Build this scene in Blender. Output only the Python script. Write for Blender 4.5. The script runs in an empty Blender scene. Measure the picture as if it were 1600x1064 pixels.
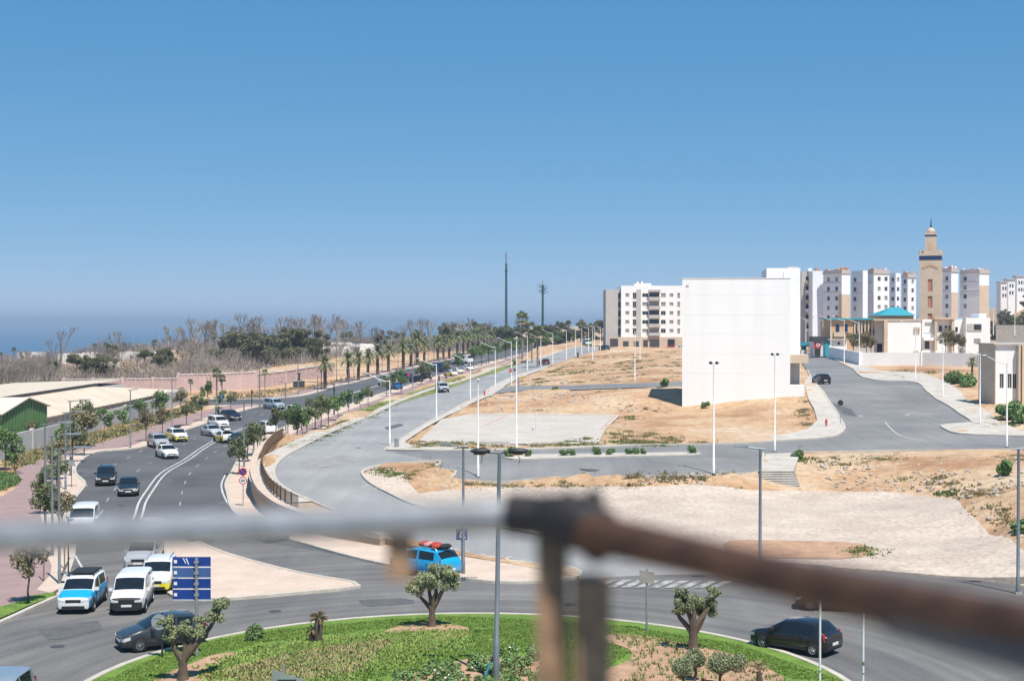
import bpy, bmesh, math, random
import numpy as np
from mathutils import Vector, Matrix
from mathutils.geometry import delaunay_2d_cdt

scene = bpy.context.scene
COL = scene.collection
R = random.Random(7)

# ------------------------------------------------------------------ camera, sky, sun, exposure
F = 2222.0; CH = 15.0; PITCH = math.atan((532 - 505) / F)
cam = bpy.data.cameras.new('camera'); cam.sensor_width = 36.0; cam.lens = 50.0
cam.clip_start = 0.05; cam.clip_end = 120000
cam.dof.use_dof = True; cam.dof.focus_distance = 150.0; cam.dof.aperture_fstop = 4.0
cam_ob = bpy.data.objects.new('camera', cam); COL.objects.link(cam_ob)
cam_ob.location = (0, 0, CH); cam_ob.rotation_euler = (math.pi / 2 - PITCH, 0, 0)
scene.camera = cam_ob

SUNV = Vector((0.24, -0.46, 1.0)).normalized()
SUN_EL = math.asin(SUNV.z); SUN_AZ = math.atan2(SUNV.x, SUNV.y)
world = bpy.data.worlds.new('World'); scene.world = world; world.use_nodes = True
nt = world.node_tree; nt.nodes.clear()
wo = nt.nodes.new('ShaderNodeOutputWorld'); bg = nt.nodes.new('ShaderNodeBackground')
sky = nt.nodes.new('ShaderNodeTexSky'); sky.sky_type = 'NISHITA'; sky.sun_disc = False
sky.sun_elevation = SUN_EL; sky.sun_rotation = SUN_AZ
sky.altitude = 0; sky.air_density = 0.3; sky.dust_density = 0.0; sky.ozone_density = 5.0
sep = nt.nodes.new('ShaderNodeSeparateColor'); cmb = nt.nodes.new('ShaderNodeCombineColor')
nt.links.new(sky.outputs[0], sep.inputs[0])
for ch, (gain, ex) in enumerate(((6.4, .90), (4.35, .45), (4.65, .27))):     # one tone curve for the whole sky
    m1 = nt.nodes.new('ShaderNodeMath'); m1.operation = 'MULTIPLY'; m1.inputs[1].default_value = .1
    m2 = nt.nodes.new('ShaderNodeMath'); m2.operation = 'POWER'; m2.inputs[1].default_value = ex
    m3 = nt.nodes.new('ShaderNodeMath'); m3.operation = 'MULTIPLY'; m3.inputs[1].default_value = gain
    nt.links.new(sep.outputs[ch], m1.inputs[0]); nt.links.new(m1.outputs[0], m2.inputs[0]); nt.links.new(m2.outputs[0], m3.inputs[0]); nt.links.new(m3.outputs[0], cmb.inputs[ch])
nt.links.new(cmb.outputs[0], bg.inputs[0])
bg.inputs[1].default_value = 0.1
nt.links.new(bg.outputs[0], wo.inputs[0])
sun = bpy.data.lights.new('sun', 'SUN'); sun.energy = 3.5; sun.angle = math.radians(0.53); sun.color = (1.0, 0.95, 0.87)
sun_ob = bpy.data.objects.new('sun', sun); COL.objects.link(sun_ob)
sun_ob.rotation_euler = (-SUNV).to_track_quat('-Z', 'Y').to_euler()
vs = scene.view_settings; vs.view_transform = 'Standard'; vs.look = 'None'; vs.gamma = 1.0; vs.exposure = 0.88
vs.use_curve_mapping = False
scene.cycles.use_denoising = True
scene.cycles.max_bounces = 6; scene.cycles.transparent_max_bounces = 8

# ------------------------------------------------------------------ where a direction seen from the camera meets the ground
_cp, _sp = math.cos(PITCH), math.sin(PITCH)
def ray(px, py):
    u = (px - 800) / F; v = (532 - py) / F
    return Vector((u, v * _sp + _cp, v * _cp - _sp))
def atz(px, py, z):
    d = ray(px, py); t = (z - CH) / d.z
    return Vector((d.x * t, d.y * t, z))
def atd(px, py, y):
    d = ray(px, py); t = y / d.y
    return Vector((d.x * t, y, CH + d.z * t))
def ppm(y):
    return F / y
def sstep(t):
    t = np.clip(t, 0, 1); return t * t * (3 - 2 * t)

# ------------------------------------------------------------------ terrain heights
def Lf(x, y):                                   # the low side: boulevard, promenade, coast land
    x = np.asarray(x, float); y = np.asarray(y, float)
    r = np.interp(y, [0, 230, 390, 480, 620, 900, 6000], [0, 0, 3.0, 4.6, 6.0, 7.5, 8])
    return r * (0.12 + 0.88 * sstep((x + 0.30 * y + 30) / 70))
CTRL = [(700,868,0),(800,885,0),(905,900,0),(1100,905,0),(1400,905,.05),(1600,915,.1),
 (655,846,.35),(600,828,.7),(540,808,1.0),(480,780,1.3),(430,745,1.55),(440,712,1.7),
 (860,842,.1),(760,826,.15),(700,812,.25),(640,790,.6),(580,760,1.1),(560,735,1.5),
 (680,772,.55),(780,764,.4),(900,768,.4),(1000,768,.4),(1180,772,.45),(1255,770,.45),(1380,772,.5),(1470,782,.5),
 (1350,870,.2),(1550,890,.2),(1150,850,.2),(1000,830,.25),(1500,850,.35),(1400,820,.4),(1100,800,.35),(900,800,.3),
 (780,756,1.0),(1000,752,1.3),(1180,750,1.3),
 (520,690,1.8),(600,660,1.9),(640,640,2.0),(690,614,2.4),(740,600,2.9),(790,582,3.5),(860,566,4.7),(900,556,5.7),(945,545,6.9),
 (600,715,1.7),(700,735,1.7),(800,715,1.8),(900,735,1.8),(1000,710,1.9),(1000,741,1.8),(1115,738,1.9),(1185,735,1.9),(1200,700,2.0),(1300,704,2.1),(1300,690,2.1),(1400,690,2.2),(1450,705,2.2),(1600,698,2.5),(1600,686,2.6),
 (1400,735,1.6),(1350,755,.7),(1520,740,2.0),(1590,735,2.4),(1590,830,1.6),(1540,800,1.5),(1650,860,1.8),(1640,750,3.2),(1560,838,.5),
 (750,670,2.1),(700,690,2.0),(850,690,2.0),(900,660,2.15),(960,680,2.1),(1060,680,2.3),(1065,643,2.7),(880,646,2.3),(770,642,2.2),(1000,644,2.4),
 (800,625,3.0),(900,618,3.9),(1000,615,4.4),(1060,612,4.6),
 (800,607,3.0),(900,606,4.1),(1060,602,4.9),
 (900,585,4.6),(1050,575,5.6),(1000,555,6.6),(955,547,7),(1065,546,7.1),
 (1232,612,5.1),(1150,628,3.9),(1250,640,3.7),(1240,670,2.8),(1150,680,2.4),
 (1300,640,3.8),(1340,660,3.0),(1380,678,2.5),(1283,601,5.4),(1275,580,6.3),(1265,560,7.2),(1330,578,6.4),(1380,600,5.3),(1450,625,4.3),(1480,650,3.5),(1550,640,4.2),(1600,660,3.6),(1600,640,4.5),(1500,585,6.2),(1420,578,6.3),
 (1400,551,8),(1540,546,8.2),(1300,548,7.9)]
_cw = np.array([tuple(atz(*c)) for c in CTRL])
_pp = _cw[:, :2]; _n = len(_pp)
_K = np.linalg.norm(_pp[:, None] - _pp[None], axis=2) + 0.6 * np.eye(_n) * -1
_A = np.zeros((_n + 3, _n + 3)); _A[:_n, :_n] = _K; _A[:_n, _n] = 1; _A[:_n, _n + 1:] = _pp; _A[_n, :_n] = 1; _A[_n + 1:, :_n] = _pp.T
_w = np.linalg.solve(_A, np.r_[_cw[:, 2], 0, 0, 0])
def Uf(x, y):                                   # the high side: service road, lots, streets on the right
    x = np.asarray(x, float); y = np.asarray(y, float); sh = np.broadcast(x, y).shape
    X = np.broadcast_to(x, sh).ravel(); Y = np.broadcast_to(y, sh).ravel()
    xc = np.clip(X, -60, 130); yc = np.clip(Y, 60, 440)
    out = np.empty(len(X))
    for a in range(0, len(X), 20000):
        b = slice(a, a + 20000)
        d = np.hypot(xc[b, None] - _pp[None, :, 0], yc[b, None] - _pp[None, :, 1])
        out[b] = d @ _w[:_n] + _w[_n] + xc[b] * _w[_n + 1] + yc[b] * _w[_n + 2]
    out = np.clip(out, -.2, 9.0)
    far = sstep((Y - 400) / 60)
    out = out * (1 - far) + 7.6 * far
    out *= sstep((Y - 70) / 14)
    return out.reshape(sh)
WIMG = [(909,534),(780,571),(711,590),(680,600),(630,619),(580,639),(551,650),(519,662),(492,679),(477,688),(446,698),(420,714),(400,738),(394,765),(399,784),(412,802),(440,820),(515,841),(603,856),(660,864),(780,883),(905,899)]
def Lray(px, py, fn=None, y0=40.0, y1=1500.0):
    fn = fn or Lf
    d = ray(px, py); ys = np.geomspace(y0, y1, 900); t = ys / d.y
    zz = CH + d.z * t - fn(d.x * t, ys)
    k = np.argmax(zz < 0)
    if zz[k] >= 0: k = len(ys) - 1
    if k > 0:
        f = zz[k - 1] / (zz[k - 1] - zz[k] + 1e-9); y = ys[k - 1] + f * (ys[k] - ys[k - 1])
    else: y = ys[k]
    p = Vector((d.x * y / d.y, y, 0)); p.z = float(fn(p.x, p.y)); return p
WL = [Lray(*p) for p in WIMG]
WL = [WL[0] + (WL[0] - WL[1]).normalized() * 500] + WL + [Vector((22, 60, 0)), Vector((60, 30, 0))]
_wa = np.array([[p.x, p.y] for p in WL])
def wside(x, y):                                # signed distance to the foot of the bank: > 0 on the high side
    x = np.asarray(x, float).ravel(); y = np.asarray(y, float).ravel()
    best = np.full(len(x), 1e9); sg = np.zeros(len(x))
    for a, b in zip(_wa[:-1], _wa[1:]):
        ab = b - a; t = np.clip(((x - a[0]) * ab[0] + (y - a[1]) * ab[1]) / (ab @ ab), 0, 1)
        dx = x - a[0] - t * ab[0]; dy = y - a[1] - t * ab[1]; d = np.hypot(dx, dy)
        s = np.sign(ab[0] * dy - ab[1] * dx); m = d < best - 1e-9
        best[m] = d[m]; sg[m] = s[m]
    return best * sg
def Tf(x, y):
    x = np.asarray(x, float); y = np.asarray(y, float); sh = np.broadcast(x, y).shape
    X = np.broadcast_to(x, sh).ravel(); Y = np.broadcast_to(y, sh).ravel()
    s = wside(X, Y); w = np.interp(Y, [0, 158, 172, 250, 400], [1.2, 1.2, 3.5, 3.5, 6])
    t = sstep(s / w)
    z = Lf(X, Y) * (1 - t) + Uf(X, Y) * t
    dc = 505 + 1.0 * np.maximum(0, X + 230) + 3000 * sstep((X + 20) / 100)
    z = z - 45 * sstep((Y - dc) / 80) - 45 * sstep((-X - 330) / 60)
    z = z + 25 * sstep((Y - 400) / 170) * sstep((X - 0.305 * Y) / 60)
    return z.reshape(sh)
def G(px, py):                                  # a point of the visible ground
    return Lray(px, py, Tf)
def gz(x, y): return float(Tf(x, y))

# ------------------------------------------------------------------ materials
def newmat(name):
    m = bpy.data.materials.new(name); m.use_nodes = True
    t = m.node_tree; b = t.nodes['Principled BSDF']
    return m, t, b
def M(name, c, rough=.8, var=.12, scale=2.0, bump=0., metal=0., c2=None, coat=0., spec=.4, obj=False, fine=0., rnd=0., bscale=None, lo=.35, hi=.65):
    m, t, b = newmat(name); N = t.nodes; Lk = t.links
    b.inputs['Roughness'].default_value = rough; b.inputs['Metallic'].default_value = metal
    b.inputs['Specular IOR Level'].default_value = spec; b.inputs['Coat Weight'].default_value = coat
    c = tuple(c); c2 = tuple(c2) if c2 else tuple(min(1, v * (1 - var)) for v in c)
    if not c2 == c:
        if obj: co = N.new('ShaderNodeTexCoord').outputs['Object']
        else: co = N.new('ShaderNodeNewGeometry').outputs['Position']
        n1 = N.new('ShaderNodeTexNoise'); n1.inputs['Scale'].default_value = scale; n1.inputs['Detail'].default_value = 6; n1.inputs['Roughness'].default_value = .65
        Lk.new(co, n1.inputs['Vector'])
        rp = N.new('ShaderNodeValToRGB'); rp.color_ramp.elements[0].position = lo; rp.color_ramp.elements[1].position = hi
        rp.color_ramp.elements[0].color = (*c2, 1); rp.color_ramp.elements[1].color = (*c, 1)
        Lk.new(n1.outputs['Fac'], rp.inputs['Fac']); out = rp.outputs[0]
        if fine:
            n2 = N.new('ShaderNodeTexNoise'); n2.inputs['Scale'].default_value = scale * 14; n2.inputs['Detail'].default_value = 3
            Lk.new(co, n2.inputs['Vector'])
            mr = N.new('ShaderNodeMapRange'); mr.inputs[1].default_value = .3; mr.inputs[2].default_value = .7; mr.inputs[3].default_value = 1 - fine; mr.inputs[4].default_value = 1 + fine
            Lk.new(n2.outputs['Fac'], mr.inputs[0])
            mx = N.new('ShaderNodeVectorMath'); mx.operation = 'SCALE'; Lk.new(out, mx.inputs[0]); Lk.new(mr.outputs[0], mx.inputs['Scale']); out = mx.outputs[0]
        if rnd:
            oi = N.new('ShaderNodeObjectInfo'); mr = N.new('ShaderNodeMapRange'); mr.inputs[3].default_value = 1 - rnd; mr.inputs[4].default_value = 1 + rnd
            Lk.new(oi.outputs['Random'], mr.inputs[0])
            mx = N.new('ShaderNodeVectorMath'); mx.operation = 'SCALE'; Lk.new(out, mx.inputs[0]); Lk.new(mr.outputs[0], mx.inputs['Scale']); out = mx.outputs[0]
        Lk.new(out, b.inputs['Base Color'])
        if bump:
            n3 = N.new('ShaderNodeTexNoise'); n3.inputs['Scale'].default_value = bscale or scale * 8; n3.inputs['Detail'].default_value = 5
            Lk.new(co, n3.inputs['Vector'])
            bp = N.new('ShaderNodeBump'); bp.inputs['Strength'].default_value = bump; bp.inputs['Distance'].default_value = .1
            Lk.new(n3.outputs['Fac'], bp.inputs['Height']); Lk.new(bp.outputs[0], b.inputs['Normal'])
    else: b.inputs['Base Color'].default_value = (*c, 1)
    return m
def leafmat(name, c, c2, rnd=.2):
    m = M(name, c, .65, c2=c2, scale=1.3, rnd=rnd, fine=.25, spec=.25)
    return m
def asphalt(name, c, worn, streak):
    m, t, b = newmat(name); N = t.nodes; Lk = t.links
    b.inputs['Roughness'].default_value = .85; b.inputs['Specular IOR Level'].default_value = .3
    co = N.new('ShaderNodeNewGeometry').outputs['Position']
    def noise(sc, det, rot=0, stretch=1):
        mp = N.new('ShaderNodeMapping'); mp.inputs['Rotation'].default_value = (0, 0, rot); mp.inputs['Scale'].default_value = (1, stretch, 1); Lk.new(co, mp.inputs[0])
        n = N.new('ShaderNodeTexNoise'); n.inputs['Scale'].default_value = sc; n.inputs['Detail'].default_value = det; Lk.new(mp.outputs[0], n.inputs['Vector']); return n.outputs['Fac']
    def ramp(f, a, bb, c0, c1):
        r = N.new('ShaderNodeValToRGB'); r.color_ramp.elements[0].position = a; r.color_ramp.elements[1].position = bb
        r.color_ramp.elements[0].color = (*c0, 1); r.color_ramp.elements[1].color = (*c1, 1); Lk.new(f, r.inputs[0]); return r.outputs[0]
    def mix(kind, f, a, bb):
        x = N.new('ShaderNodeMixRGB'); x.blend_type = kind
        if isinstance(f, float): x.inputs[0].default_value = f
        else: Lk.new(f, x.inputs[0])
        Lk.new(a, x.inputs[1]); Lk.new(bb, x.inputs[2]); return x.outputs[0]
    base = ramp(noise(.12, 5), .3, .7, c, worn)
    st = ramp(noise(.9, 4, streak, .05), .35, .7, (.86,) * 3, (1.10,) * 3)
    base = mix('MULTIPLY', .5, base, st)
    sp = ramp(noise(9, 3), .3, .7, (.85,) * 3, (1.12,) * 3)
    base = mix('MULTIPLY', 1.0, base, sp)
    dr = ramp(noise(.35, 6), .66, .74, (0,) * 3, (.5,) * 3)
    mixd = N.new('ShaderNodeMixRGB'); Lk.new(dr, mixd.inputs[0]); Lk.new(base, mixd.inputs[1]); mixd.inputs[2].default_value = (*[v * 1.5 for v in worn], 1)
    Lk.new(mixd.outputs[0], b.inputs['Base Color'])
    return m
def ringmarks(m, cx, cy):
    t = m.node_tree; N = t.nodes; Lk = t.links; b = N['Principled BSDF']; src = b.inputs['Base Color'].links[0].from_socket
    g = N.new('ShaderNodeNewGeometry'); sb = N.new('ShaderNodeVectorMath'); sb.operation = 'SUBTRACT'; sb.inputs[1].default_value = (cx, cy, 0); Lk.new(g.outputs['Position'], sb.inputs[0])
    ln = N.new('ShaderNodeVectorMath'); ln.operation = 'LENGTH'; Lk.new(sb.outputs[0], ln.inputs[0]); sx = N.new('ShaderNodeSeparateXYZ'); Lk.new(sb.outputs[0], sx.inputs[0])
    at = N.new('ShaderNodeMath'); at.operation = 'ARCTAN2'; Lk.new(sx.outputs[1], at.inputs[0]); Lk.new(sx.outputs[0], at.inputs[1])
    cb = N.new('ShaderNodeCombineXYZ'); Lk.new(ln.outputs['Value'], cb.inputs[0]); Lk.new(at.outputs[0], cb.inputs[1])
    n = N.new('ShaderNodeTexNoise'); n.inputs['Scale'].default_value = 1.1; n.inputs['Detail'].default_value = 5; Lk.new(cb.outputs[0], n.inputs['Vector'])
    r = N.new('ShaderNodeValToRGB'); r.color_ramp.elements[0].position = .35; r.color_ramp.elements[0].color = (.76, .76, .77, 1); r.color_ramp.elements[1].position = .68; r.color_ramp.elements[1].color = (1.12, 1.11, 1.09, 1); Lk.new(n.outputs['Fac'], r.inputs[0])
    mx = N.new('ShaderNodeMixRGB'); mx.blend_type = 'MULTIPLY'; mx.inputs[0].default_value = 1; Lk.new(src, mx.inputs[1]); Lk.new(r.outputs[0], mx.inputs[2]); Lk.new(mx.outputs[0], b.inputs['Base Color'])
def dirtmat():
    m, t, b = newmat('dry_earth'); N = t.nodes; Lk = t.links
    b.inputs['Roughness'].default_value = .95; b.inputs['Specular IOR Level'].default_value = .1
    co = N.new('ShaderNodeNewGeometry').outputs['Position']
    def noise(sc, det=6, rough=.6):
        n = N.new('ShaderNodeTexNoise'); n.inputs['Scale'].default_value = sc; n.inputs['Detail'].default_value = det; n.inputs['Roughness'].default_value = rough; Lk.new(co, n.inputs['Vector']); return n.outputs['Fac']
    r = N.new('ShaderNodeValToRGB'); e = r.color_ramp.elements
    e[0].position = .32; e[0].color = (.36, .20, .115, 1); e[1].position = .72; e[1].color = (.60, .49, .37, 1)
    k = e.new(.5); k.color = (.53, .36, .225, 1)
    Lk.new(noise(.09), r.inputs[0])
    r2 = N.new('ShaderNodeValToRGB'); r2.color_ramp.elements[0].position = .34; r2.color_ramp.elements[1].position = .6
    r2.color_ramp.elements[0].color = (.66, .62, .56, 1); r2.color_ramp.elements[1].color = (1.06, 1.05, 1.04, 1)
    Lk.new(noise(1.1, 7, .7), r2.inputs[0])
    mx = N.new('ShaderNodeMixRGB'); mx.blend_type = 'MULTIPLY'; mx.inputs[0].default_value = .85; Lk.new(r.outputs[0], mx.inputs[1]); Lk.new(r2.outputs[0], mx.inputs[2])
    r3 = N.new('ShaderNodeValToRGB'); r3.color_ramp.elements[0].position = .56; r3.color_ramp.elements[1].position = .7
    r3.color_ramp.elements[0].color = (0, 0, 0, 1); r3.color_ramp.elements[1].color = (.6, .6, .6, 1)
    Lk.new(noise(.22, 8, .7), r3.inputs[0])
    m2 = N.new('ShaderNodeMixRGB'); Lk.new(r3.outputs[0], m2.inputs[0]); Lk.new(mx.outputs[0], m2.inputs[1]); m2.inputs[2].default_value = (.33, .27, .17, 1)
    Lk.new(m2.outputs[0], b.inputs['Base Color'])
    bp = N.new('ShaderNodeBump'); bp.inputs['Strength'].default_value = .7; bp.inputs['Distance'].default_value = .3
    Lk.new(noise(1.6, 8, .7), bp.inputs['Height']); Lk.new(bp.outputs[0], b.inputs['Normal'])
    return m
MT = {}
def setup_mats():
    A = MT
    A['dirt'] = dirtmat()
    A['road_dark'] = asphalt('dark_asphalt', (.078, .079, .083), (.125, .124, .125), -.15)
    A['road_near'] = asphalt('roundabout_asphalt', (.125, .123, .122), (.20, .19, .178), 1.2)
    ringmarks(A['road_near'], -1.85, 57.0)
    A['road_pale'] = asphalt('pale_asphalt', (.235, .235, .235), (.32, .315, .305), -.3)
    A['road_mid'] = asphalt('grey_asphalt', (.165, .163, .162), (.24, .235, .23), .25)
    A['paint'] = M('road_paint', (.62, .60, .57), .7, c2=(.36, .35, .34), scale=1.5, fine=.2)
    A['paint_worn'] = M('worn_road_paint', (.42, .40, .38), .8, c2=(.19, .185, .18), scale=1.2, fine=.25, lo=.4, hi=.6)
    A['paint_red'] = M('court_red_paint', (.55, .22, .18), .8, c2=(.5, .38, .33), scale=1)
    A['prom'] = M('promenade_paving', (.33, .225, .205), .85, c2=(.265, .185, .175), scale=.6, fine=.12, bump=.1, bscale=9)
    A['pave'] = M('pale_paving', (.58, .455, .365), .85, c2=(.49, .385, .31), scale=.5, fine=.1, bump=.15, bscale=8)
    A['walk'] = M('concrete_walk', (.52, .475, .42), .9, c2=(.40, .36, .31), scale=.5, fine=.18, bump=.2)
    A['plaza'] = M('plaza_paving', (.53, .44, .36), .9, c2=(.42, .34, .275), scale=.22, fine=.2, bump=.3, bscale=5)
    A['court'] = M('court_concrete', (.50, .455, .40), .9, c2=(.41, .365, .31), scale=.25, fine=.12)
    A['kerb'] = M('kerb_concrete', (.52, .47, .40), .85, c2=(.40, .36, .31), scale=1.2, fine=.12)
    A['lawn'] = M('lawn', (.175, .265, .055), .9, c2=(.10, .175, .035), scale=.7, fine=.35, bump=.6, bscale=14, spec=.1)
    A['lawn_dry'] = M('dry_grass_slope', (.26, .25, .09), .9, c2=(.12, .17, .05), scale=.35, fine=.3, bump=.6, bscale=8, spec=.1)
    A['soil'] = M('red_soil', (.45, .28, .175), .95, c2=(.33, .20, .125), scale=.8, fine=.25, bump=.6, bscale=5)
    A['white'] = M('white_plaster', (.86, .85, .83), .85, c2=(.80, .79, .77), scale=.25, fine=.015)
    ww = M('streaked_white_wall', (.86, .85, .83), .85, c2=(.80, .79, .765), scale=.6, lo=.25, hi=.6, fine=.01); n_ = [q for q in ww.node_tree.nodes if q.type == 'TEX_NOISE'][0]; mp = ww.node_tree.nodes.new('ShaderNodeMapping'); mp.inputs['Scale'].default_value = (.9, .9, .07); src = n_.inputs['Vector'].links[0].from_socket; ww.node_tree.links.new(src, mp.inputs[0]); ww.node_tree.links.new(mp.outputs[0], n_.inputs['Vector']); A['whitewall'] = ww
    A['white2'] = M('weathered_white_plaster', (.74, .72, .69), .85, c2=(.56, .53, .49), scale=.4, fine=.05)
    A['bluewhite'] = M('cool_white_plaster', (.82, .835, .86), .85, c2=(.765, .78, .81), scale=.3, fine=.02)
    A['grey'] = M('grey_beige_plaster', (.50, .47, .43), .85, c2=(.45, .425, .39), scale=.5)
    A['tan'] = M('tan_plaster', (.60, .48, .36), .85, c2=(.54, .425, .315), scale=.5, fine=.03)
    A['ochre'] = M('ochre_plaster', (.60, .40, .235), .85, c2=(.53, .345, .195), scale=.5)
    A['pink'] = M('pink_plaster', (.58, .43, .40), .85, c2=(.50, .365, .335), scale=.5, fine=.06)
    A['wallgrey'] = M('perimeter_wall_plaster', (.56, .55, .53), .85, c2=(.45, .43, .41), scale=.4, fine=.06)
    A['cladding'] = M('tan_wall_cladding', (.47, .345, .235), .85, c2=(.39, .28, .19), scale=1.2, fine=.1)
    A['concrete'] = M('concrete', (.42, .40, .37), .9, c2=(.34, .32, .29), scale=1, fine=.1)
    A['pane'] = M('window_glass', (.028, .034, .042), .12, var=.3, scale=.6, spec=.5)
    A['shutter'] = M('grey_shutter', (.34, .31, .285), .7, var=.2, scale=1)
    A['frame'] = M('window_frame', (.55, .54, .52), .6, var=.1)
    A['dark'] = M('dark_opening', (.03, .029, .03), .7, var=.3)
    A['garage'] = M('dark_metal_shutter', (.075, .072, .075), .55, var=.3)
    A['roof_y'] = M('cream_roof_sheet', (.66, .56, .43), .55, c2=(.57, .475, .355), scale=.3, fine=.03)
    A['roof_c'] = M('pale_roof_sheet', (.66, .60, .49), .55, c2=(.58, .52, .42), scale=.4)
    A['green_metal'] = M('green_metal_sheet', (.125, .235, .085), .5, c2=(.10, .20, .07), scale=.4)
    A['teal'] = M('turquoise_tile', (.05, .33, .40), .4, c2=(.04, .27, .33), scale=2)
    A['navy'] = M('navy_zellige', (.02, .04, .14), .3, var=.4, scale=6)
    A['terracotta'] = M('terracotta_roof_edge', (.50, .24, .15), .8, var=.2)
    A['pole_grey'] = M('grey_lamp_steel', (.18, .20, .22), .45, var=.15, metal=.3)
    A['pole_white'] = M('white_lamp_steel', (.72, .72, .70), .5, var=.1)
    A['pole_dark'] = M('dark_steel', (.035, .035, .04), .5, var=.2)
    A['galv'] = M('galvanised_steel', (.40, .42, .43), .4, var=.2, metal=.5)
    A['lamp_glass'] = M('lamp_glass', (.65, .65, .62), .3, var=.1)
    A['mast'] = M('mast_steel', (.05, .095, .105), .5, var=.2)
    A['bark'] = M('bark', (.16, .12, .085), .9, c2=(.09, .066, .047), scale=4, bump=.5, obj=True)
    A['bark_pale'] = M('pale_bark', (.27, .22, .17), .9, c2=(.17, .135, .10), scale=4, bump=.5, obj=True)
    A['twig'] = M('bare_twig', (.27, .235, .205), .9, c2=(.185, .16, .14), scale=1.5, rnd=.25)
    A['olive'] = leafmat('olive_leaf', (.33, .36, .20), (.19, .22, .11))
    A['leaf'] = leafmat('street_tree_leaf', (.19, .215, .10), (.10, .125, .055))
    A['leaf_b'] = leafmat('brownish_leaf', (.25, .215, .12), (.14, .125, .065))
    A['leaf_g'] = leafmat('fresh_green_leaf', (.17, .26, .09), (.09, .155, .05))
    A['leaf_d'] = leafmat('dark_evergreen_leaf', (.165, .165, .085), (.085, .09, .045))
    A['palm'] = leafmat('palm_frond', (.24, .27, .12), (.13, .155, .07))
    A['palm_dry'] = leafmat('dry_palm_frond', (.30, .23, .12), (.18, .135, .07))
    A['weed_dry'] = leafmat('dry_weed', (.36, .30, .15), (.22, .18, .09))
    A['weed_green'] = leafmat('green_weed', (.17, .21, .06), (.10, .13, .04))
    A['cover'] = leafmat('ground_cover_leaf', (.27, .37, .09), (.17, .25, .06))
    A['flower'] = M('white_flower', (.75, .73, .7), .7, var=.05)
    A['stone'] = M('rubble_stone', (.50, .44, .37), .95, c2=(.33, .28, .23), scale=2)
    A['tyre'] = M('tyre_rubber', (.018, .018, .019), .85, var=.2)
    A['rim'] = M('alloy_rim', (.45, .46, .47), .35, var=.1, metal=.7)
    A['carglass'] = M('car_glass', (.012, .017, .021), .06, var=.3, spec=.6)
    A['plastic'] = M('black_plastic', (.022, .022, .024), .6, var=.2)
    A['lens'] = M('headlight_lens', (.62, .64, .66), .15, var=.15, scale=9)
    A['red_lens'] = M('tail_lens', (.40, .02, .02), .2, var=.2)
    A['plate'] = M('number_plate', (.68, .68, .66), .5, var=.08, scale=12)
    A['skin'] = M('skin', (.36, .21, .14), .6, var=.1)
    A['sign_blue'] = M('sign_blue', (.012, .05, .26), .45, c2=(.01, .04, .21), scale=2)
    A['sign_blue2'] = M('faded_sign_blue', (.06, .12, .30), .5, c2=(.05, .10, .26), scale=2)
    A['sign_red'] = M('sign_red', (.55, .03, .035), .45, var=.1)
    A['sign_white'] = M('sign_white', (.78, .78, .78), .5, var=.05)
    A['sign_black'] = M('sign_black', (.02, .02, .02), .5, var=.1)
    A['sign_back'] = M('sign_back_grey', (.30, .32, .33), .5, var=.15)
    A['rust'] = M('rusty_steel', (.19, .09, .048), .4, c2=(.08, .042, .028), scale=40, metal=.35, bump=.3, obj=True)
    A['rail_steel'] = M('worn_galvanised_pipe', (.50, .49, .48), .38, c2=(.35, .33, .31), scale=30, metal=.6, obj=True)
    A['rail_tan'] = M('rust_stained_post', (.38, .23, .13), .7, c2=(.17, .10, .06), scale=75, obj=True)
    A['rail_dark'] = M('dark_painted_clamp', (.03, .025, .025), .5, var=.3, obj=True)
    A['rail_grey'] = M('dull_grey_sleeve', (.14, .135, .135), .5, var=.2, obj=True)
_paints = {}
def paint(c, rough=.28):
    k = tuple(c)
    if k not in _paints:
        _paints[k] = M('car_paint', c, rough, var=.04, coat=.6, spec=.5, scale=3)
    return _paints[k]
setup_mats()
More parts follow.
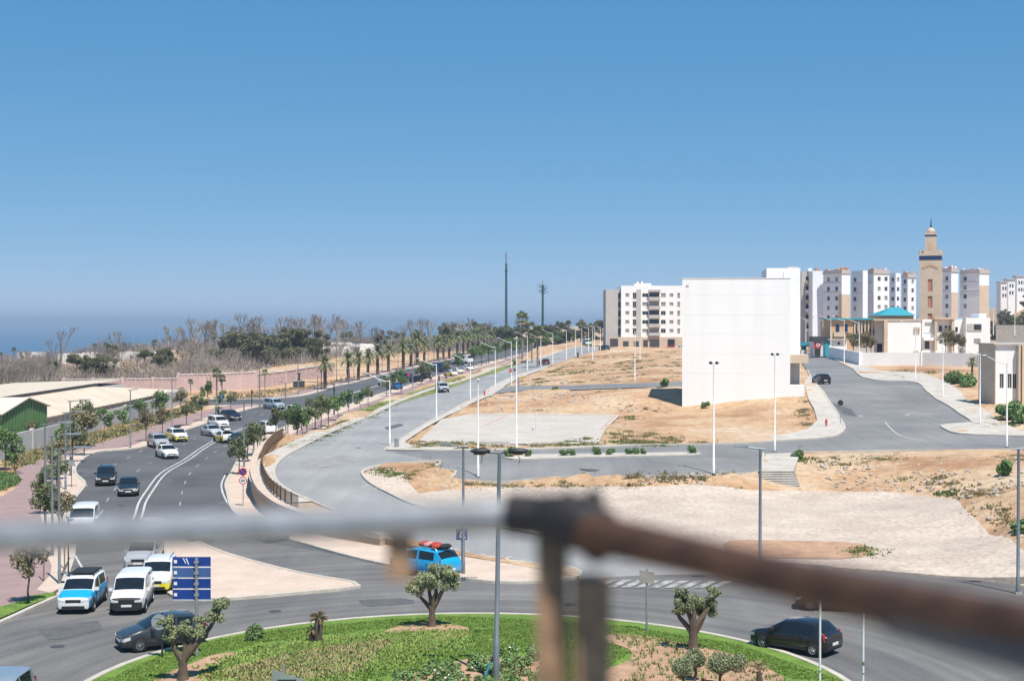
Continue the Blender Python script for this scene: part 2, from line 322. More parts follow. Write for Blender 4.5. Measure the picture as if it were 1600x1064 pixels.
# ------------------------------------------------------------------ objects and shapes
def link(name, data, parent=None, loc=None, rz=0):
    o = bpy.data.objects.new(name, data); COL.objects.link(o)
    if parent is not None: o.parent = parent
    if loc is not None: o.location = loc
    if rz: o.rotation_euler = (0, 0, rz)
    return o
def tag(o, label=None, cat=None, group=None, kind=None):
    if label: o['label'] = label
    if cat: o['category'] = cat
    if group: o['group'] = group
    if kind: o['kind'] = kind
    return o
def thing(name, label, cat, loc=(0, 0, 0), rz=0, group=None):
    return tag(link(name, None, None, loc, rz), label, cat, group)
def copy_tree(o, parent=None):
    c = o.copy(); COL.objects.link(c); c.parent = parent
    for ch in o.children: copy_tree(ch, c)
    return c
class MB:
    def __init__(s): s.v = []; s.f = []; s.m = []
    def add(s, vs, fs, m=0):
        k = len(s.v); s.v += [tuple(v) for v in vs]; s.f += [tuple(i + k for i in f) for f in fs]; s.m += [m] * len(fs); return s
    def box(s, x0, x1, y0, y1, z0, z1, m=0):
        v = [(x0, y0, z0), (x1, y0, z0), (x1, y1, z0), (x0, y1, z0), (x0, y0, z1), (x1, y0, z1), (x1, y1, z1), (x0, y1, z1)]
        return s.add(v, [(3, 2, 1, 0), (4, 5, 6, 7), (0, 1, 5, 4), (1, 2, 6, 5), (2, 3, 7, 6), (3, 0, 4, 7)], m)
    def tube(s, pts, rad, n=8, m=0, cap=True):
        pts = [Vector(p) for p in pts]
        if not isinstance(rad, (list, tuple)): rad = [rad] * len(pts)
        rings = []; up = None
        for i, p in enumerate(pts):
            d = (pts[min(i + 1, len(pts) - 1)] - pts[max(i - 1, 0)])
            d = d.normalized() if d.length > 1e-9 else Vector((0, 0, 1))
            if up is None:
                up = Vector((1, 0, 0)) if abs(d.x) < .9 else Vector((0, 1, 0))
            a = (up - d * up.dot(d)).normalized(); b = d.cross(a); up = a
            rings.append([p + (a * math.cos(2 * math.pi * k / n) + b * math.sin(2 * math.pi * k / n)) * rad[i] for k in range(n)])
        vs = [v for r in rings for v in r]; fs = []
        for i in range(len(pts) - 1):
            for k in range(n):
                fs.append((i * n + k, i * n + (k + 1) % n, (i + 1) * n + (k + 1) % n, (i + 1) * n + k))
        if cap: fs.append(tuple(range(n - 1, -1, -1))); fs.append(tuple((len(pts) - 1) * n + k for k in range(n)))
        return s.add(vs, fs, m)
    def prism(s, poly, axis, a, b, m=0):        # poly: 2D points; axis 'x','y','z' is the extrusion axis
        n = len(poly)
        def P(p, t): return {'x': (t, p[0], p[1]), 'y': (p[0], t, p[1]), 'z': (p[0], p[1], t)}[axis]
        vs = [P(p, a) for p in poly] + [P(p, b) for p in poly]
        fs = [tuple(range(n - 1, -1, -1)), tuple(range(n, 2 * n))] + [(i, (i + 1) % n, n + (i + 1) % n, n + i) for i in range(n)]
        return s.add(vs, fs, m)
    def lathe(s, prof, n=16, c=(0, 0), m=0, cap=True):    # prof: (r, z)
        vs = []; fs = []
        for r, z in prof: vs += [(c[0] + r * math.cos(2 * math.pi * k / n), c[1] + r * math.sin(2 * math.pi * k / n), z) for k in range(n)]
        for i in range(len(prof) - 1):
            for k in range(n): fs.append((i * n + k, i * n + (k + 1) % n, (i + 1) * n + (k + 1) % n, (i + 1) * n + k))
        if cap: fs.append(tuple(range(n - 1, -1, -1))); fs.append(tuple((len(prof) - 1) * n + k for k in range(n)))
        return s.add(vs, fs, m)
    def blob(s, c, r, sub=1, jit=.15, m=0, rng=R):
        bm = bmesh.new(); bmesh.ops.create_icosphere(bm, subdivisions=sub, radius=1)
        vs = [Vector((v.co.x * r[0], v.co.y * r[1], v.co.z * r[2])) * (1 + rng.uniform(-jit, jit)) + Vector(c) for v in bm.verts]
        fs = [tuple(v.index for v in f.verts) for f in bm.faces]; bm.free()
        return s.add(vs, fs, m)
    def xf(s, mat):
        s.v = [tuple(mat @ Vector(v)) for v in s.v]; return s
    def mesh(s, name, mats, smooth=None, fix=False):
        me = bpy.data.meshes.new(name); me.from_pydata(s.v, [], s.f)
        for mm in (mats if isinstance(mats, (list, tuple)) else [mats]): me.materials.append(MT[mm] if isinstance(mm, str) else mm)
        if any(s.m): me.polygons.foreach_set('material_index', s.m)
        if fix:
            bm = bmesh.new(); bm.from_mesh(me); bmesh.ops.recalc_face_normals(bm, faces=bm.faces); bm.to_mesh(me); bm.free()
        if smooth is not None:
            me.polygons.foreach_set('use_smooth', [True] * len(me.polygons))
            if smooth < 180: me.set_sharp_from_angle(angle=math.radians(smooth))
        me.update(); return me
    def build(s, name, mats, parent=None, smooth=None, loc=None, rz=0, fix=False):
        return link(name, s.mesh(name, mats, smooth, fix), parent, loc, rz)
def arr_mesh(name, verts, nper, mat):           # many loose polygons of nper corners, fast
    verts = np.asarray(verts, np.float32).reshape(-1, 3); n = len(verts)
    me = bpy.data.meshes.new(name); me.vertices.add(n); me.vertices.foreach_set('co', verts.ravel())
    nf = n // nper; me.loops.add(n); me.loops.foreach_set('vertex_index', np.arange(n, dtype=np.int32))
    me.polygons.add(nf); me.polygons.foreach_set('loop_start', np.arange(0, n, nper, dtype=np.int32))
    try: me.polygons.foreach_set('loop_total', np.full(nf, nper, np.int32))
    except Exception: pass
    me.materials.append(MT[mat] if isinstance(mat, str) else mat); me.update(calc_edges=True); return me
def smooth_line(pts, k=4, closed=False):        # Catmull-Rom through 2D points
    P = [Vector((p[0], p[1])) for p in pts]; n = len(P); out = []
    rng = range(n if closed else n - 1)
    for i in rng:
        p0 = P[(i - 1) % n] if closed or i > 0 else P[0] * 2 - P[1]
        p1 = P[i]; p2 = P[(i + 1) % n]
        p3 = P[(i + 2) % n] if closed or i + 2 < n else P[-1] * 2 - P[-2]
        al = .5
        t0 = 0; t1 = t0 + max((p1 - p0).length, 1e-4) ** al; t2 = t1 + max((p2 - p1).length, 1e-4) ** al; t3 = t2 + max((p3 - p2).length, 1e-4) ** al
        for j in range(k):
            t = t1 + (t2 - t1) * j / k
            A1 = p0 * ((t1 - t) / (t1 - t0)) + p1 * ((t - t0) / (t1 - t0)); A2 = p1 * ((t2 - t) / (t2 - t1)) + p2 * ((t - t1) / (t2 - t1)); A3 = p2 * ((t3 - t) / (t3 - t2)) + p3 * ((t - t2) / (t3 - t2))
            B1 = A1 * ((t2 - t) / (t2 - t0)) + A2 * ((t - t0) / (t2 - t0)); B2 = A2 * ((t3 - t) / (t3 - t1)) + A3 * ((t - t1) / (t3 - t1))
            out.append(B1 * ((t2 - t) / (t2 - t1)) + B2 * ((t - t1) / (t2 - t1)))
    if not closed: out.append(P[-1])
    return out
def IL(pts, fn=None):                           # picked directions -> plan points on a surface
    return [Vector((q.x, q.y)) for q in (Lray(p[0], p[1], fn or Tf) if len(p) == 2 else Vector(p[:2]) for p in pts)]
def resample(pts, step):
    out = [pts[0]]; acc = 0
    for a, b in zip(pts[:-1], pts[1:]):
        d = (b - a).length; t = step - acc
        while t < d: out.append(a + (b - a) * (t / d)); t += step
        acc = (acc + d) % step if d + acc >= step else acc + d
    if (out[-1] - pts[-1]).length > step * .3: out.append(pts[-1])
    return out
def inpoly(x, y, poly):
    c = np.zeros(len(x), bool); j = len(poly) - 1
    for i in range(len(poly)):
        xi, yi = poly[i]; xj, yj = poly[j]
        if yi != yj:
            m = ((yi > y) != (yj > y)) & (x < (xj - xi) * (y - yi) / (yj - yi) + xi); c ^= m
        j = i
    return c
SUNK = []                                       # plan polygons the ground sheet dips under
def sheet(name, poly, fn, off, mat, step=2.0, skirt=0., sink=True, parent=None, kind='structure'):
    poly = [Vector((p[0], p[1])) for p in poly]; q = [poly[0]]
    for p in poly[1:]:
        if (p - q[-1]).length > .05: q.append(p)
    if (q[0] - q[-1]).length < .05: q.pop()
    q = resample(q + [q[0]], step)
    if (q[0] - q[-1]).length < step * .35: q.pop()
    xs = [p.x for p in q]; ys = [p.y for p in q]
    gx, gy = np.meshgrid(np.arange(min(xs) + step / 2, max(xs), step), np.arange(min(ys) + step / 2, max(ys), step))
    gx = gx.ravel(); gy = gy.ravel(); k = inpoly(gx, gy, [tuple(p) for p in q]); gx = gx[k]; gy = gy[k]
    co = [Vector(p) for p in q] + [Vector((float(a), float(b))) for a, b in zip(gx, gy)]
    n = len(q)
    res = delaunay_2d_cdt(co, [(i, (i + 1) % n) for i in range(n)], [list(range(n))], 1, 1e-4)
    V2 = res[0]; FS = res[2]
    vx = np.array([v.x for v in V2]); vy = np.array([v.y for v in V2]); z = fn(vx, vy) + off
    b = MB(); b.add(np.c_[vx, vy, z].tolist(), [tuple(f) for f in FS])
    if skirt:
        zz = fn(np.array([p.x for p in q]), np.array([p.y for p in q])) + off
        vs = [(p.x, p.y, float(h)) for p, h in zip(q, zz)] + [(p.x, p.y, float(h) - skirt) for p, h in zip(q, zz)]
        b.add(vs, [(i, (i + 1) % n, n + (i + 1) % n, n + i) for i in range(n)])
    me = b.mesh(name, mat)
    bm = bmesh.new(); bm.from_mesh(me)
    for f in bm.faces:
        f.normal_update()
        if f.normal.z < -1e-4: f.normal_flip()
    bm.to_mesh(me); bm.free()
    o = link(name, me, parent)
    if parent is None: tag(o, kind=kind)
    if sink: SUNK.append([tuple(p) for p in q])
    return o
def strip(name, line, w, fn, off, mat, parent=None, h=0., kind='structure', step=1.5, shift=0.):
    P = resample([Vector((p[0], p[1])) for p in line], step); n = len(P); vs = []; fs = []
    px = []
    for i, p in enumerate(P):
        d = (P[min(i + 1, n - 1)] - P[max(i - 1, 0)]).normalized(); nr = Vector((-d.y, d.x))
        px += [p + nr * (shift + w / 2), p + nr * (shift - w / 2)]
    z = fn(np.array([p.x for p in px]), np.array([p.y for p in px]))
    zc = (z[0::2] + z[1::2]) / 2 if h else None
    b = MB()
    if not h:
        b.add([(p.x, p.y, float(q) + off) for p, q in zip(px, z)], [(2 * i, 2 * i + 1, 2 * i + 3, 2 * i + 2) for i in range(n - 1)])
    else:
        vs = []
        for i in range(n):
            a, c = px[2 * i], px[2 * i + 1]; zz = float(zc[i]) + off
            vs += [(a.x, a.y, zz - .25), (a.x, a.y, zz + h), (c.x, c.y, zz + h), (c.x, c.y, zz - .25)]
        fs = []
        for i in range(n - 1):
            k = 4 * i
            fs += [(k, k + 1, k + 5, k + 4), (k + 1, k + 2, k + 6, k + 5), (k + 2, k + 3, k + 7, k + 6)]
        fs += [(0, 1, 2, 3), (4 * n - 1, 4 * n - 2, 4 * n - 3, 4 * n - 4)]
        b.add(vs, fs)
    o = b.build(name, mat, parent, fix=True)
    if parent is None: tag(o, kind=kind)
    return o
def kerb(line, fn, off=0.0, w=.28, h=.17, mat='kerb', **k):
    return strip('kerb', line, w, fn, off, mat, h=h, **k)
def wall_run(name, line, fn, h, th, mat, parent=None, base=-.4, step=3.0, hs=None, smooth=None):
    P = resample([Vector((p[0], p[1])) for p in line], step); n = len(P); b = MB(); vs = []
    for i, p in enumerate(P):
        d = (P[min(i + 1, n - 1)] - P[max(i - 1, 0)]).normalized(); nr = Vector((-d.y, d.x)) * th / 2
        z = float(fn(p.x, p.y)); top = z + (h if hs is None else hs(i / (n - 1)))
        vs += [(p.x + nr.x, p.y + nr.y, z + base), (p.x + nr.x, p.y + nr.y, top), (p.x - nr.x, p.y - nr.y, top), (p.x - nr.x, p.y - nr.y, z + base)]
    fs = []
    for i in range(n - 1):
        k = 4 * i; fs += [(k, k + 1, k + 5, k + 4), (k + 1, k + 2, k + 6, k + 5), (k + 2, k + 3, k + 7, k + 6), (k + 3, k, k + 4, k + 7)]
    fs += [(0, 1, 2, 3), (4 * n - 1, 4 * n - 2, 4 * n - 3, 4 * n - 4)]
    b.add(vs, fs)
    return b.build(name, mat, parent, fix=True)
ORD = ['first', 'second', 'third', 'fourth', 'fifth', 'sixth', 'seventh', 'eighth', 'ninth', 'tenth', 'eleventh', 'twelfth', 'thirteenth', 'fourteenth', 'fifteenth', 'sixteenth', 'seventeenth', 'eighteenth', 'nineteenth', 'twentieth', 'twenty-first', 'twenty-second', 'twenty-third', 'twenty-fourth', 'twenty-fifth', 'twenty-sixth', 'twenty-seventh', 'twenty-eighth', 'twenty-ninth', 'thirtieth']
ORD += ['thirty-' + w for w in ORD[:9]]
# ------------------------------------------------------------------ roads, pavements, kerbs
RC = Vector((-1.85, 57.0)); RR = 16.0
U, L = Uf, Lf
ring = lambda r, n=96: [RC + Vector((r * math.cos(2 * math.pi * k / n), r * math.sin(2 * math.pi * k / n))) for k in range(n)]
# roundabout carriageway and the boulevard
near_poly = [Vector((-46, 30)), Vector((60, 30)), Vector((62, 82))] + IL([(1600,903),(1394,894),(1300,888),(1100,872),(905,889),(720,890),(600,880),(480,850),(300,826),(100,826),(40,850),(-60,900)], L)
road_near = sheet('roundabout_road', near_poly, L, .012, 'road_near', 2.5)
ave_left = [(112,868),(110,826),(104,795),(131,757),(117,742),(119,727),(158,706),(200,703),(232,697),(263,682),(292,672),(322,662),(346,652),(370,645),(400,637),(417,634)]
ave_left2 = [(417,624),(465,620),(498,613),(525,604),(551,599),(580,591),(606,584),(652,574),(680,567),(714,560),(738,554),(780,546),(840,538)]
ave_right = [(850,911),(783,912),(712,904),(600,883),(540,869),(480,852),(445,842),(400,824),(366,801),(356,773),(353,759),(357,748),(363,738),(373,718),(385,703),(406,687),(440,670),(480,654),(520,640),(560,627),(600,614),(640,602),(680,589),(720,577),(760,567),(800,557),(850,546),(900,533)]
AL = smooth_line(IL(ave_left, L)); AL2 = smooth_line(IL(ave_left2, L)); AR = smooth_line(IL(ave_right, L))
arr = AR[14:]
ave_poly = IL([(60,870)], L) + [p + Vector((-1.5, 0)) for p in AL] + IL([(380,634),(300,631),(300,626),(380,622.5)], L) + [p + Vector((-1.0, .6)) for p in AL2] + [p + Vector((1.0, 0)) for p in reversed(arr)] + IL([(400,845)], L)
avenue = sheet('avenue', ave_poly, L, .022, 'road_dark', 3.0)
# promenade on the left (purple paving), its pale edge band
prom_left = [(-80,800),(0,779),(24,765),(34,752),(27,743),(21,738),(46,726),(66,718),(100,708),(131,698),(155,694),(200,679),(268,657),(310,645),(339,638),(358,634),(400,631.5)]
PLl = IL(prom_left, L)
prom_near = IL([(112,868),(95,900),(96,920),(60,945),(0,960),(-80,990)], L)
prom_poly = PLl + list(AL)[::-1] + prom_near
promenade = sheet('promenade', prom_poly, L, .13, 'prom', 2.5, skirt=.2)
band = smooth_line(IL([(96,915),(112,868),(110,826),(104,795),(131,757),(117,742),(119,727),(158,706),(200,703),(232,697),(263,682),(292,672),(322,662),(346,652),(370,645),(400,637),(415,634)], L))
def inset(line, d):
    out = []
    for i, p in enumerate(line):
        t = (line[min(i + 1, len(line) - 1)] - line[max(i - 1, 0)]).normalized(); out.append(p + Vector((-t.y, t.x)) * d)
    return out
# wide pale corner next to the roundabout, then a band along the kerb
corner = IL([(112,868),(95,900),(96,920),(85,930),(52,930),(76,905),(82,890),(72,868),(80,840),(92,820),(104,795),(110,826)], L)
strip('paving_band', [p for p in band[8:-2]], 1.9, L, .137, 'pave', shift=.95)
sheet('corner_paving', corner, L, .145, 'pave', 2, sink=False)
kerb(band, L, shift=-.1)
tip = IL([(104,798),(131,757),(117,743),(108,752),(92,778),(88,800)], L)
sheet('tree_island', tip, L, .15, 'pave', 1.5, sink=False)
nl = smooth_line(IL([(-60,1000),(0,975),(50,952),(95,930),(97,912)], L)); kerb(nl, L)
lawn_l = sheet('lawn_corner', IL([(-70,995),(0,971),(50,948),(90,933),(84,929),(50,934),(20,948),(-70,965)], L), L, .17, 'lawn', 1.0, sink=False)
# far side of the side street: sandy kerb line by the palms
FW = sheet('far_pavement', [p for p in AL2] + [p + Vector((-4.2, 1.2)) for p in reversed(AL2)], L, .12, 'prom', 3, skirt=.2)
strip('paving_band', AL2, 1.4, L, .127, 'pave', shift=.8); kerb(AL2, L)
strip('kerb', smooth_line(IL([(300,625),(380,624),(417,624)], L)), .5, L, 0, 'kerb', h=.13)
# splitter island
sp = smooth_line(IL([(228,812),(249,850),(270,888),(273,936),(350,938),(458,929),(566,917.5),(469,898),(350,866),(285,836),(246,812)], L), 3, True)
sheet('splitter_island', sp, L, .14, 'pave', 2, skirt=.25); kerb(sp + [sp[0]], L)
# pavement between boulevard and service road, retaining wall foot on its right
WL2 = [Vector((p.x, p.y)) for p in WL[1:23]]
rs_poly = list(AR) + [p + Vector((.5, 0)) for p in WL2] + IL([(912,899),(905,905),(880,909)], L)
sheet('boulevard_pavement', rs_poly, L, .13, 'pave', 2.5, skirt=.2)
rsl = [p for p in AR if p.y > 150]
strip('paving_band', [p for p in WL2 if p.y > 168], 2.6, L, .142, 'prom', shift=-1.7)
kerb(AR, L)
kerb(smooth_line(IL([(850,911),(880,908),(903,903),(908,898),(895,889),(850,884),(790,878)], L)), L)
# service road on the high side
up_left = [(905,905),(895,889),(779,876),(710,861),(655,848),(600,827),(540,805),(476,780),(449,767),(431,751),(428,737),(440,719),(470,701),(504,683),(538,668),(580,651),(610,636),(640,623),(680,608),(730,594),(780,575),(850,559),(919,541)]
up_right = [(945,546),(898,558),(864,570),(823,582),(780,599),(765,607),(755,617),(735,626),(714,637),(685,652),(650,672),(620,692),(600,704)]
UL = smooth_line(IL(up_left, U)); UR = smooth_line(IL(up_right, U))
isl = [(690,721),(600,727),(572,734),(566,742),(581,758),(610,773),(639,787),(720,812),(786,826),(855,839),(960,858),(1150,876),(1300,888)]
ISL = smooth_line(IL(isl, U))
tmp = IL([(790,700)], U)
up_poly = list(UL) + list(UR) + IL([(690,700),(720,715),(735,735)], U) + list(ISL) + IL([(1240,891),(1100,897),(1000,899)], U)
service = sheet('service_road', up_poly, U, .03, 'road_pale', 2.5, skirt=.5)
vg = [p for p in UL if 80 < p.y < 116]; vw = [Vector((p.x, p.y)) + Vector((.3, .3)) for p in WL[14:22]]
def vfn(x, y): return np.maximum(U(x, y), L(x, y) + .1)
sheet('verge', vg + list(reversed([p for p in smooth_line(vw[::-1])]))[::1], vfn, .06, 'dirt', 1.2, skirt=.5, sink=False)
# cross road, with the wide paved bay on its near side
cx_up = [(600,704),(700,705),(800,704),(900,701),(1000,697),(1150,694),(1211,690),(1263,687),(1303,683),(1319,672),(1318,664),(1307,645),(1294,626),(1274,600),(1262,580),(1250,560)]
CU = smooth_line(IL(cx_up, U))
st_r = [(1262,553),(1298,560),(1329,575),(1368,595),(1422,597),(1448,612),(1474,630),(1521,661)]
SR = smooth_line(IL(st_r, U))
st_c = [(1521,661),(1495,663),(1472,665),(1478,672),(1500,679),(1600,683),(1700,686)]
SC = smooth_line(IL(st_c, U))
cx_lo = [(1700,702),(1600,703),(1400,705),(1255,708),(1193,710),(1190,738),(1115,742),(1000,743),(850,746),(702,748),(716,738),(678,730),(690,722)]
CLo = IL(cx_lo, U)
cross = sheet('cross_road', list(CU) + list(SR) + list(SC) + CLo, U, .042, 'road_mid', 2.5)
for ln in (CU[:-4], SR, SC, UR, ISL[4:], IL(cx_lo[:4], U), IL(cx_lo[4:6], U), IL([(567,738),(600,727),(690,721)], U)): kerb(ln, U, w=.24, h=.18)
kerb(IL(cx_lo[5:], U), U, w=.2, h=.08)
kerb([p for p in UL if p.y > 104], U, w=.24, h=.19)
# walks beside the service road and streets
def side(name, line, d, fn, off=.14, mat='walk', sh=None): return strip(name, line, d, fn, off, mat, shift=(d / 2 if sh is None else sh))
strip('service_walk', [p for p in UL if 108 < p.y < 175], 2.2, U, .15, 'walk', shift=1.1)
strip('service_walk', [p for p in UL if p.y >= 172], 1.3, U, .15, 'walk', shift=.65)
wk = sheet('lot_walk', list(UR)[8:] + IL([(610,705),(700,705),(720,699),(650,700),(632,692),(668,668),(700,650),(740,630),(770,618),(790,603)], U), U, .13, 'walk', 2, sink=False)
strip('lot_walk', CU[:18], 1.3, U, .135, 'walk', shift=.65)
sheet('corner_walk', list(CU)[24:-5] + IL([(1256,600),(1262,622),(1272,640),(1277,658),(1262,672),(1215,682),(1150,689)], U), U, .14, 'walk', 2, sink=False)
sheet('street_walk', list(SR) + list(SC)[1:] + IL([(1700,680),(1600,676),(1560,660),(1537,640),(1512,628),(1500,612),(1475,596),(1440,583),(1375,580),(1340,570),(1303,556),(1268,550)], U), U, .14, 'walk', 2.5, sink=False)
# side street up the bank
ss = IL([(765,606),(800,603),(900,602),(1000,599),(1070,596),(1070,604),(1000,606),(900,609.5),(800,612),(768,616)], U)
sheet('side_street', ss, U, .05, 'road_mid', 2.5)
# plaza of pale pavers below the bank, with its corner by the service road
pz = IL([(568,741),(590,731),(607,733),(640,756),(655,772),(682,767),(780,760),(900,761),(1000,762),(1190,768),(1255,767),(1380,768),(1480,778),(1510,800),(1540,828),(1600,862),(1690,890),(1700,906),(1600,902),(1394,893),(1300,887),(1150,875),(960,857),(855,838),(786,825),(720,811),(639,786),(610,772),(581,757)], U)
sheet('plaza', pz, U, .05, 'plaza', 2.0, skirt=.5)
sheet('dirt_patch', smooth_line(IL([(1140,846),(1240,846),(1335,849),(1362,858),(1345,872),(1250,874),(1150,868)], U), 3, True), U, .075, 'soil', 1.5, sink=False)
# concrete sports court with faded red lines
court_c = IL([(690,655),(740,646),(970,648),(945,672),(935,694),(760,694),(650,694)], U)
sheet('sports_court', court_c, U, .05, 'court', 2)
crt = bpy.data.objects['sports_court']
for a, b in (((793,648),(753,667)), ((963,648),(938,672)), ((740,648.5),(960,649.5))):
    strip('court_line', IL([a, b], U), .22, U, .06, 'paint_red', crt)
# grass bank between boulevard and service road
gb = [Vector((p.x, p.y)) for p in WL[2:13]]
def bank_fn(x, y): return Tf(x, y)
gpoly = [p for p in smooth_line(gb)] + [p + Vector((-.9, 0)) for p in UL if p.y >= 165][:0]
ub = [p for p in UL if 163 < p.y < WL[2].y]
ub = inset(ub, 1.25)
gpoly = list(reversed(smooth_line(gb))) + ub
sheet('grass_bank', gpoly, bank_fn, .06, 'lawn_dry', 1.6, sink=False)
# median strip on the cross road
md = smooth_line(IL([(790,712.5),(900,711),(1000,709.5),(1090,708.5),(1094,711.5),(1000,714),(900,716),(800,719)], U), 3, True)
sheet('median_strip', md, U, .15, 'walk', 1.5, skirt=.2, sink=False)
# roundabout island
kerb(ring(RR) + [ring(RR)[0]], L, w=.3, h=.12)
def Isl(x, y):
    r = np.hypot(np.asarray(x) - RC.x, np.asarray(y) - RC.y); return .1 + .75 * sstep((RR - r) / 13)
sheet('roundabout_lawn', ring(RR - .15), Isl, 0, 'lawn', .9, sink=False)
def img_isl(pts): return smooth_line(IL(pts, Isl), 3, True)
for nm, pts in (('soil_bed', [(955,990),(1000,992),(1060,1003),(1130,1018),(1190,1040),(1230,1064),(1230,1100),(880,1100),(940,1050),(985,1030),(980,1012),(948,1004)]),
                ('soil_bed', [(690,1040),(740,1028),(800,1030),(850,1018),(862,1040),(870,1100),(560,1100),(620,1060)]),
                ('soil_bed', [(620,979),(660,972),(712,976),(735,985),(700,1003),(655,1022),(585,1033),(548,1040),(560,1010),(590,992)]),
                ('soil_bed', [(330,1040),(390,1018),(480,1000),(600,990),(560,1010),(640,1030),(560,1048),(520,1075),(330,1085)]),
                ('soil_bed', [(300,1036),(340,1021),(378,1018),(382,1026),(352,1038),(378,1045),(330,1062),(270,1075),(240,1060)])):
    sheet(nm, img_isl(pts), Isl, .012 + .003 * len(bpy.data.objects) % .02, 'soil', .8, sink=False)
# left planting strip beside the perimeter wall is earth of the ground sheet; a green bed at the near end
sheet('succulent_bed', smooth_line(IL([(-40,770),(0,764),(22,757),(31,750),(22,742),(0,738),(-40,745)], L), 3, True), L, .16, 'lawn_dry', 1, sink=False)
# ------------------------------------------------------------------ painted markings
def pline(pts, fn, w, parent, off, name='road_line', mat='paint'):
    return strip(name, smooth_line(IL(pts, fn)), w, fn, off, mat, parent)
med = [(214,812),(218,800),(222,786),(235,765),(256,739),(292,718),(316,701),(338,688),(362,676),(400,663),(446,649)]
mdl = smooth_line(IL(med, L))
strip('median_line', mdl, .18, L, .032, 'paint', avenue, shift=.28); strip('median_line', mdl, .18, L, .032, 'paint', avenue, shift=-.28)
strip('median_line', smooth_line(IL([(446,649),(500,630),(560,611.5),(640,589),(700,573),(760,560)], L)), .4, L, .032, 'paint', avenue)
for pts in ([(158,803),(177,767),(208,741),(240,720),(300,688),(330,673),(380,657),(440,638),(520,616)], [(281,790),(284,772),(288,757),(300,736),(330,711),(352,697),(400,676),(460,652),(540,625)], [(158,741),(176,728),(200,716),(224,703)]):
    ln = resample(smooth_line(IL(pts, L)), .5); k = 0
    while k + 6 < len(ln):
        strip('lane_dash', ln[k:k + 6], .13, L, .032, 'paint_worn', avenue); k += 16
pline([(103,800),(120,776),(136,757)], L, .14, avenue, .032, 'edge_line')
pline([(372,812),(350,775),(346,757),(352,742)], L, .16, avenue, .032, 'edge_line')
pline([(420,826),(470,842),(540,862),(600,876)], L, .16, avenue, .034, 'edge_line')
e1 = IL([(116,866),(130,890)], L); strip('edge_line', e1, .14, L, .032, 'paint', road_near)
for i in range(9):                               # zebra crossing at the exit to the service road
    x = 925 + i * 22.5; yb = 917 + i * .25; sk = 26
    q = IL([(x, yb + 1), (x + 14, yb + 1), (x + 14 + sk, yb - 10.5), (x + sk, yb - 10.5)], L)
    b = MB(); b.add([(p.x, p.y, float(L(p.x, p.y)) + .046) for p in q], [(0, 1, 2, 3)]); b.build('crossing_bar', 'paint_worn', road_near)
for (a, b_) in (((753,587.5),(783,588.5)), ((770,581),(792,582)), ((714,636),(738,634))):
    strip('crossing_bar', IL([a, b_], U), .9, U, .044, 'paint', service)
pline([(1383,660),(1396,674),(1412,683),(1450,690)], U, .14, cross, .055, 'lane_line')
for (x, y) in ((1342,650),(1414,648)):
    strip('lane_mark', IL([(x, y), (x + 7, y + .6)], U), .5, U, .055, 'paint', cross)
# worn patches and manhole covers
MT['patch'] = M('asphalt_patch', (.115, .114, .115), .9, c2=(.08, .08, .082), scale=1, fine=.15); MT['patch_pale'] = M('pale_asphalt_patch', (.30, .29, .275), .9, c2=(.22, .215, .205), scale=.8, fine=.15)
for par, fn, off, mt, q in ((road_near, L, .026, 'patch', [(560, 938), (640, 934), (655, 943), (570, 948)]), (road_near, L, .026, 'patch', [(60, 985), (150, 968), (165, 982), (80, 1003)]), (service, U, .04, 'patch', [(600, 668), (625, 662), (632, 665), (606, 672)]), (service, U, .04, 'patch_pale', [(470, 722), (540, 712), (560, 722), (480, 735)]), (service, U, .04, 'patch_pale', [(690, 790), (660, 772), (640, 775), (680, 798)]), (cross, U, .052, 'patch', [(905, 733), (935, 733), (938, 736), (908, 736)]), (cross, U, .052, 'patch', [(1300, 630), (1330, 640), (1340, 652), (1318, 648)]), (avenue, L, .029, 'patch', [(230, 775), (260, 745), (272, 750), (243, 785)])):
    sheet('asphalt_patch', IL(q, fn), fn, off, mt, 1.2, sink=False, parent=par)
for par, fn, off, (x, y) in ((road_near, L, .03, (430, 955)), (road_near, L, .03, (890, 945)), (avenue, L, .034, (190, 790)), (avenue, L, .034, (300, 760)), (service, U, .045, (560, 700)), (cross, U, .056, (1250, 698)), (road_near, L, .03, (90, 1010))):
    p = Lray(x, y, fn); MB().lathe([(.33, p.z + off - .03), (.33, p.z + off)], 18, (p.x, p.y)).build('manhole_cover', 'garage', par)
# ------------------------------------------------------------------ ground sheet, sea
xs = np.unique(np.r_[-np.geomspace(95, 400, 46), np.arange(-95, 100.1, .9), np.geomspace(100, 1500, 46)])
ys = np.unique(np.r_[np.arange(24, 265, .9), np.geomspace(265, 3200, 110)])
gx, gy = np.meshgrid(xs, ys); fx = gx.ravel(); fy = gy.ravel()
gzv = Tf(fx, fy)
sunk = np.zeros(len(fx), bool)
for poly in SUNK:
    pa = np.array(poly); bb = (fx > pa[:, 0].min()) & (fx < pa[:, 0].max()) & (fy > pa[:, 1].min()) & (fy < pa[:, 1].max())
    idx = np.nonzero(bb)[0]
    if len(idx): sunk[idx] |= inpoly(fx[idx], fy[idx], poly)
rg = np.random.default_rng(3)
def fnoise(x, y):
    z = np.zeros_like(x)
    for k in range(14):
        a = rg.uniform(0, 6.28); f = rg.uniform(.12, 1.6); z += np.sin((x * math.cos(a) + y * math.sin(a)) * f + rg.uniform(0, 6)) * .05 / f ** .6
    return z
hump = np.where((fy < 600) & (fx > -110), fnoise(fx, fy), 0)
steep = np.hypot(np.gradient(gzv.reshape(gx.shape), axis=0), np.gradient(gzv.reshape(gx.shape), axis=1)).ravel()
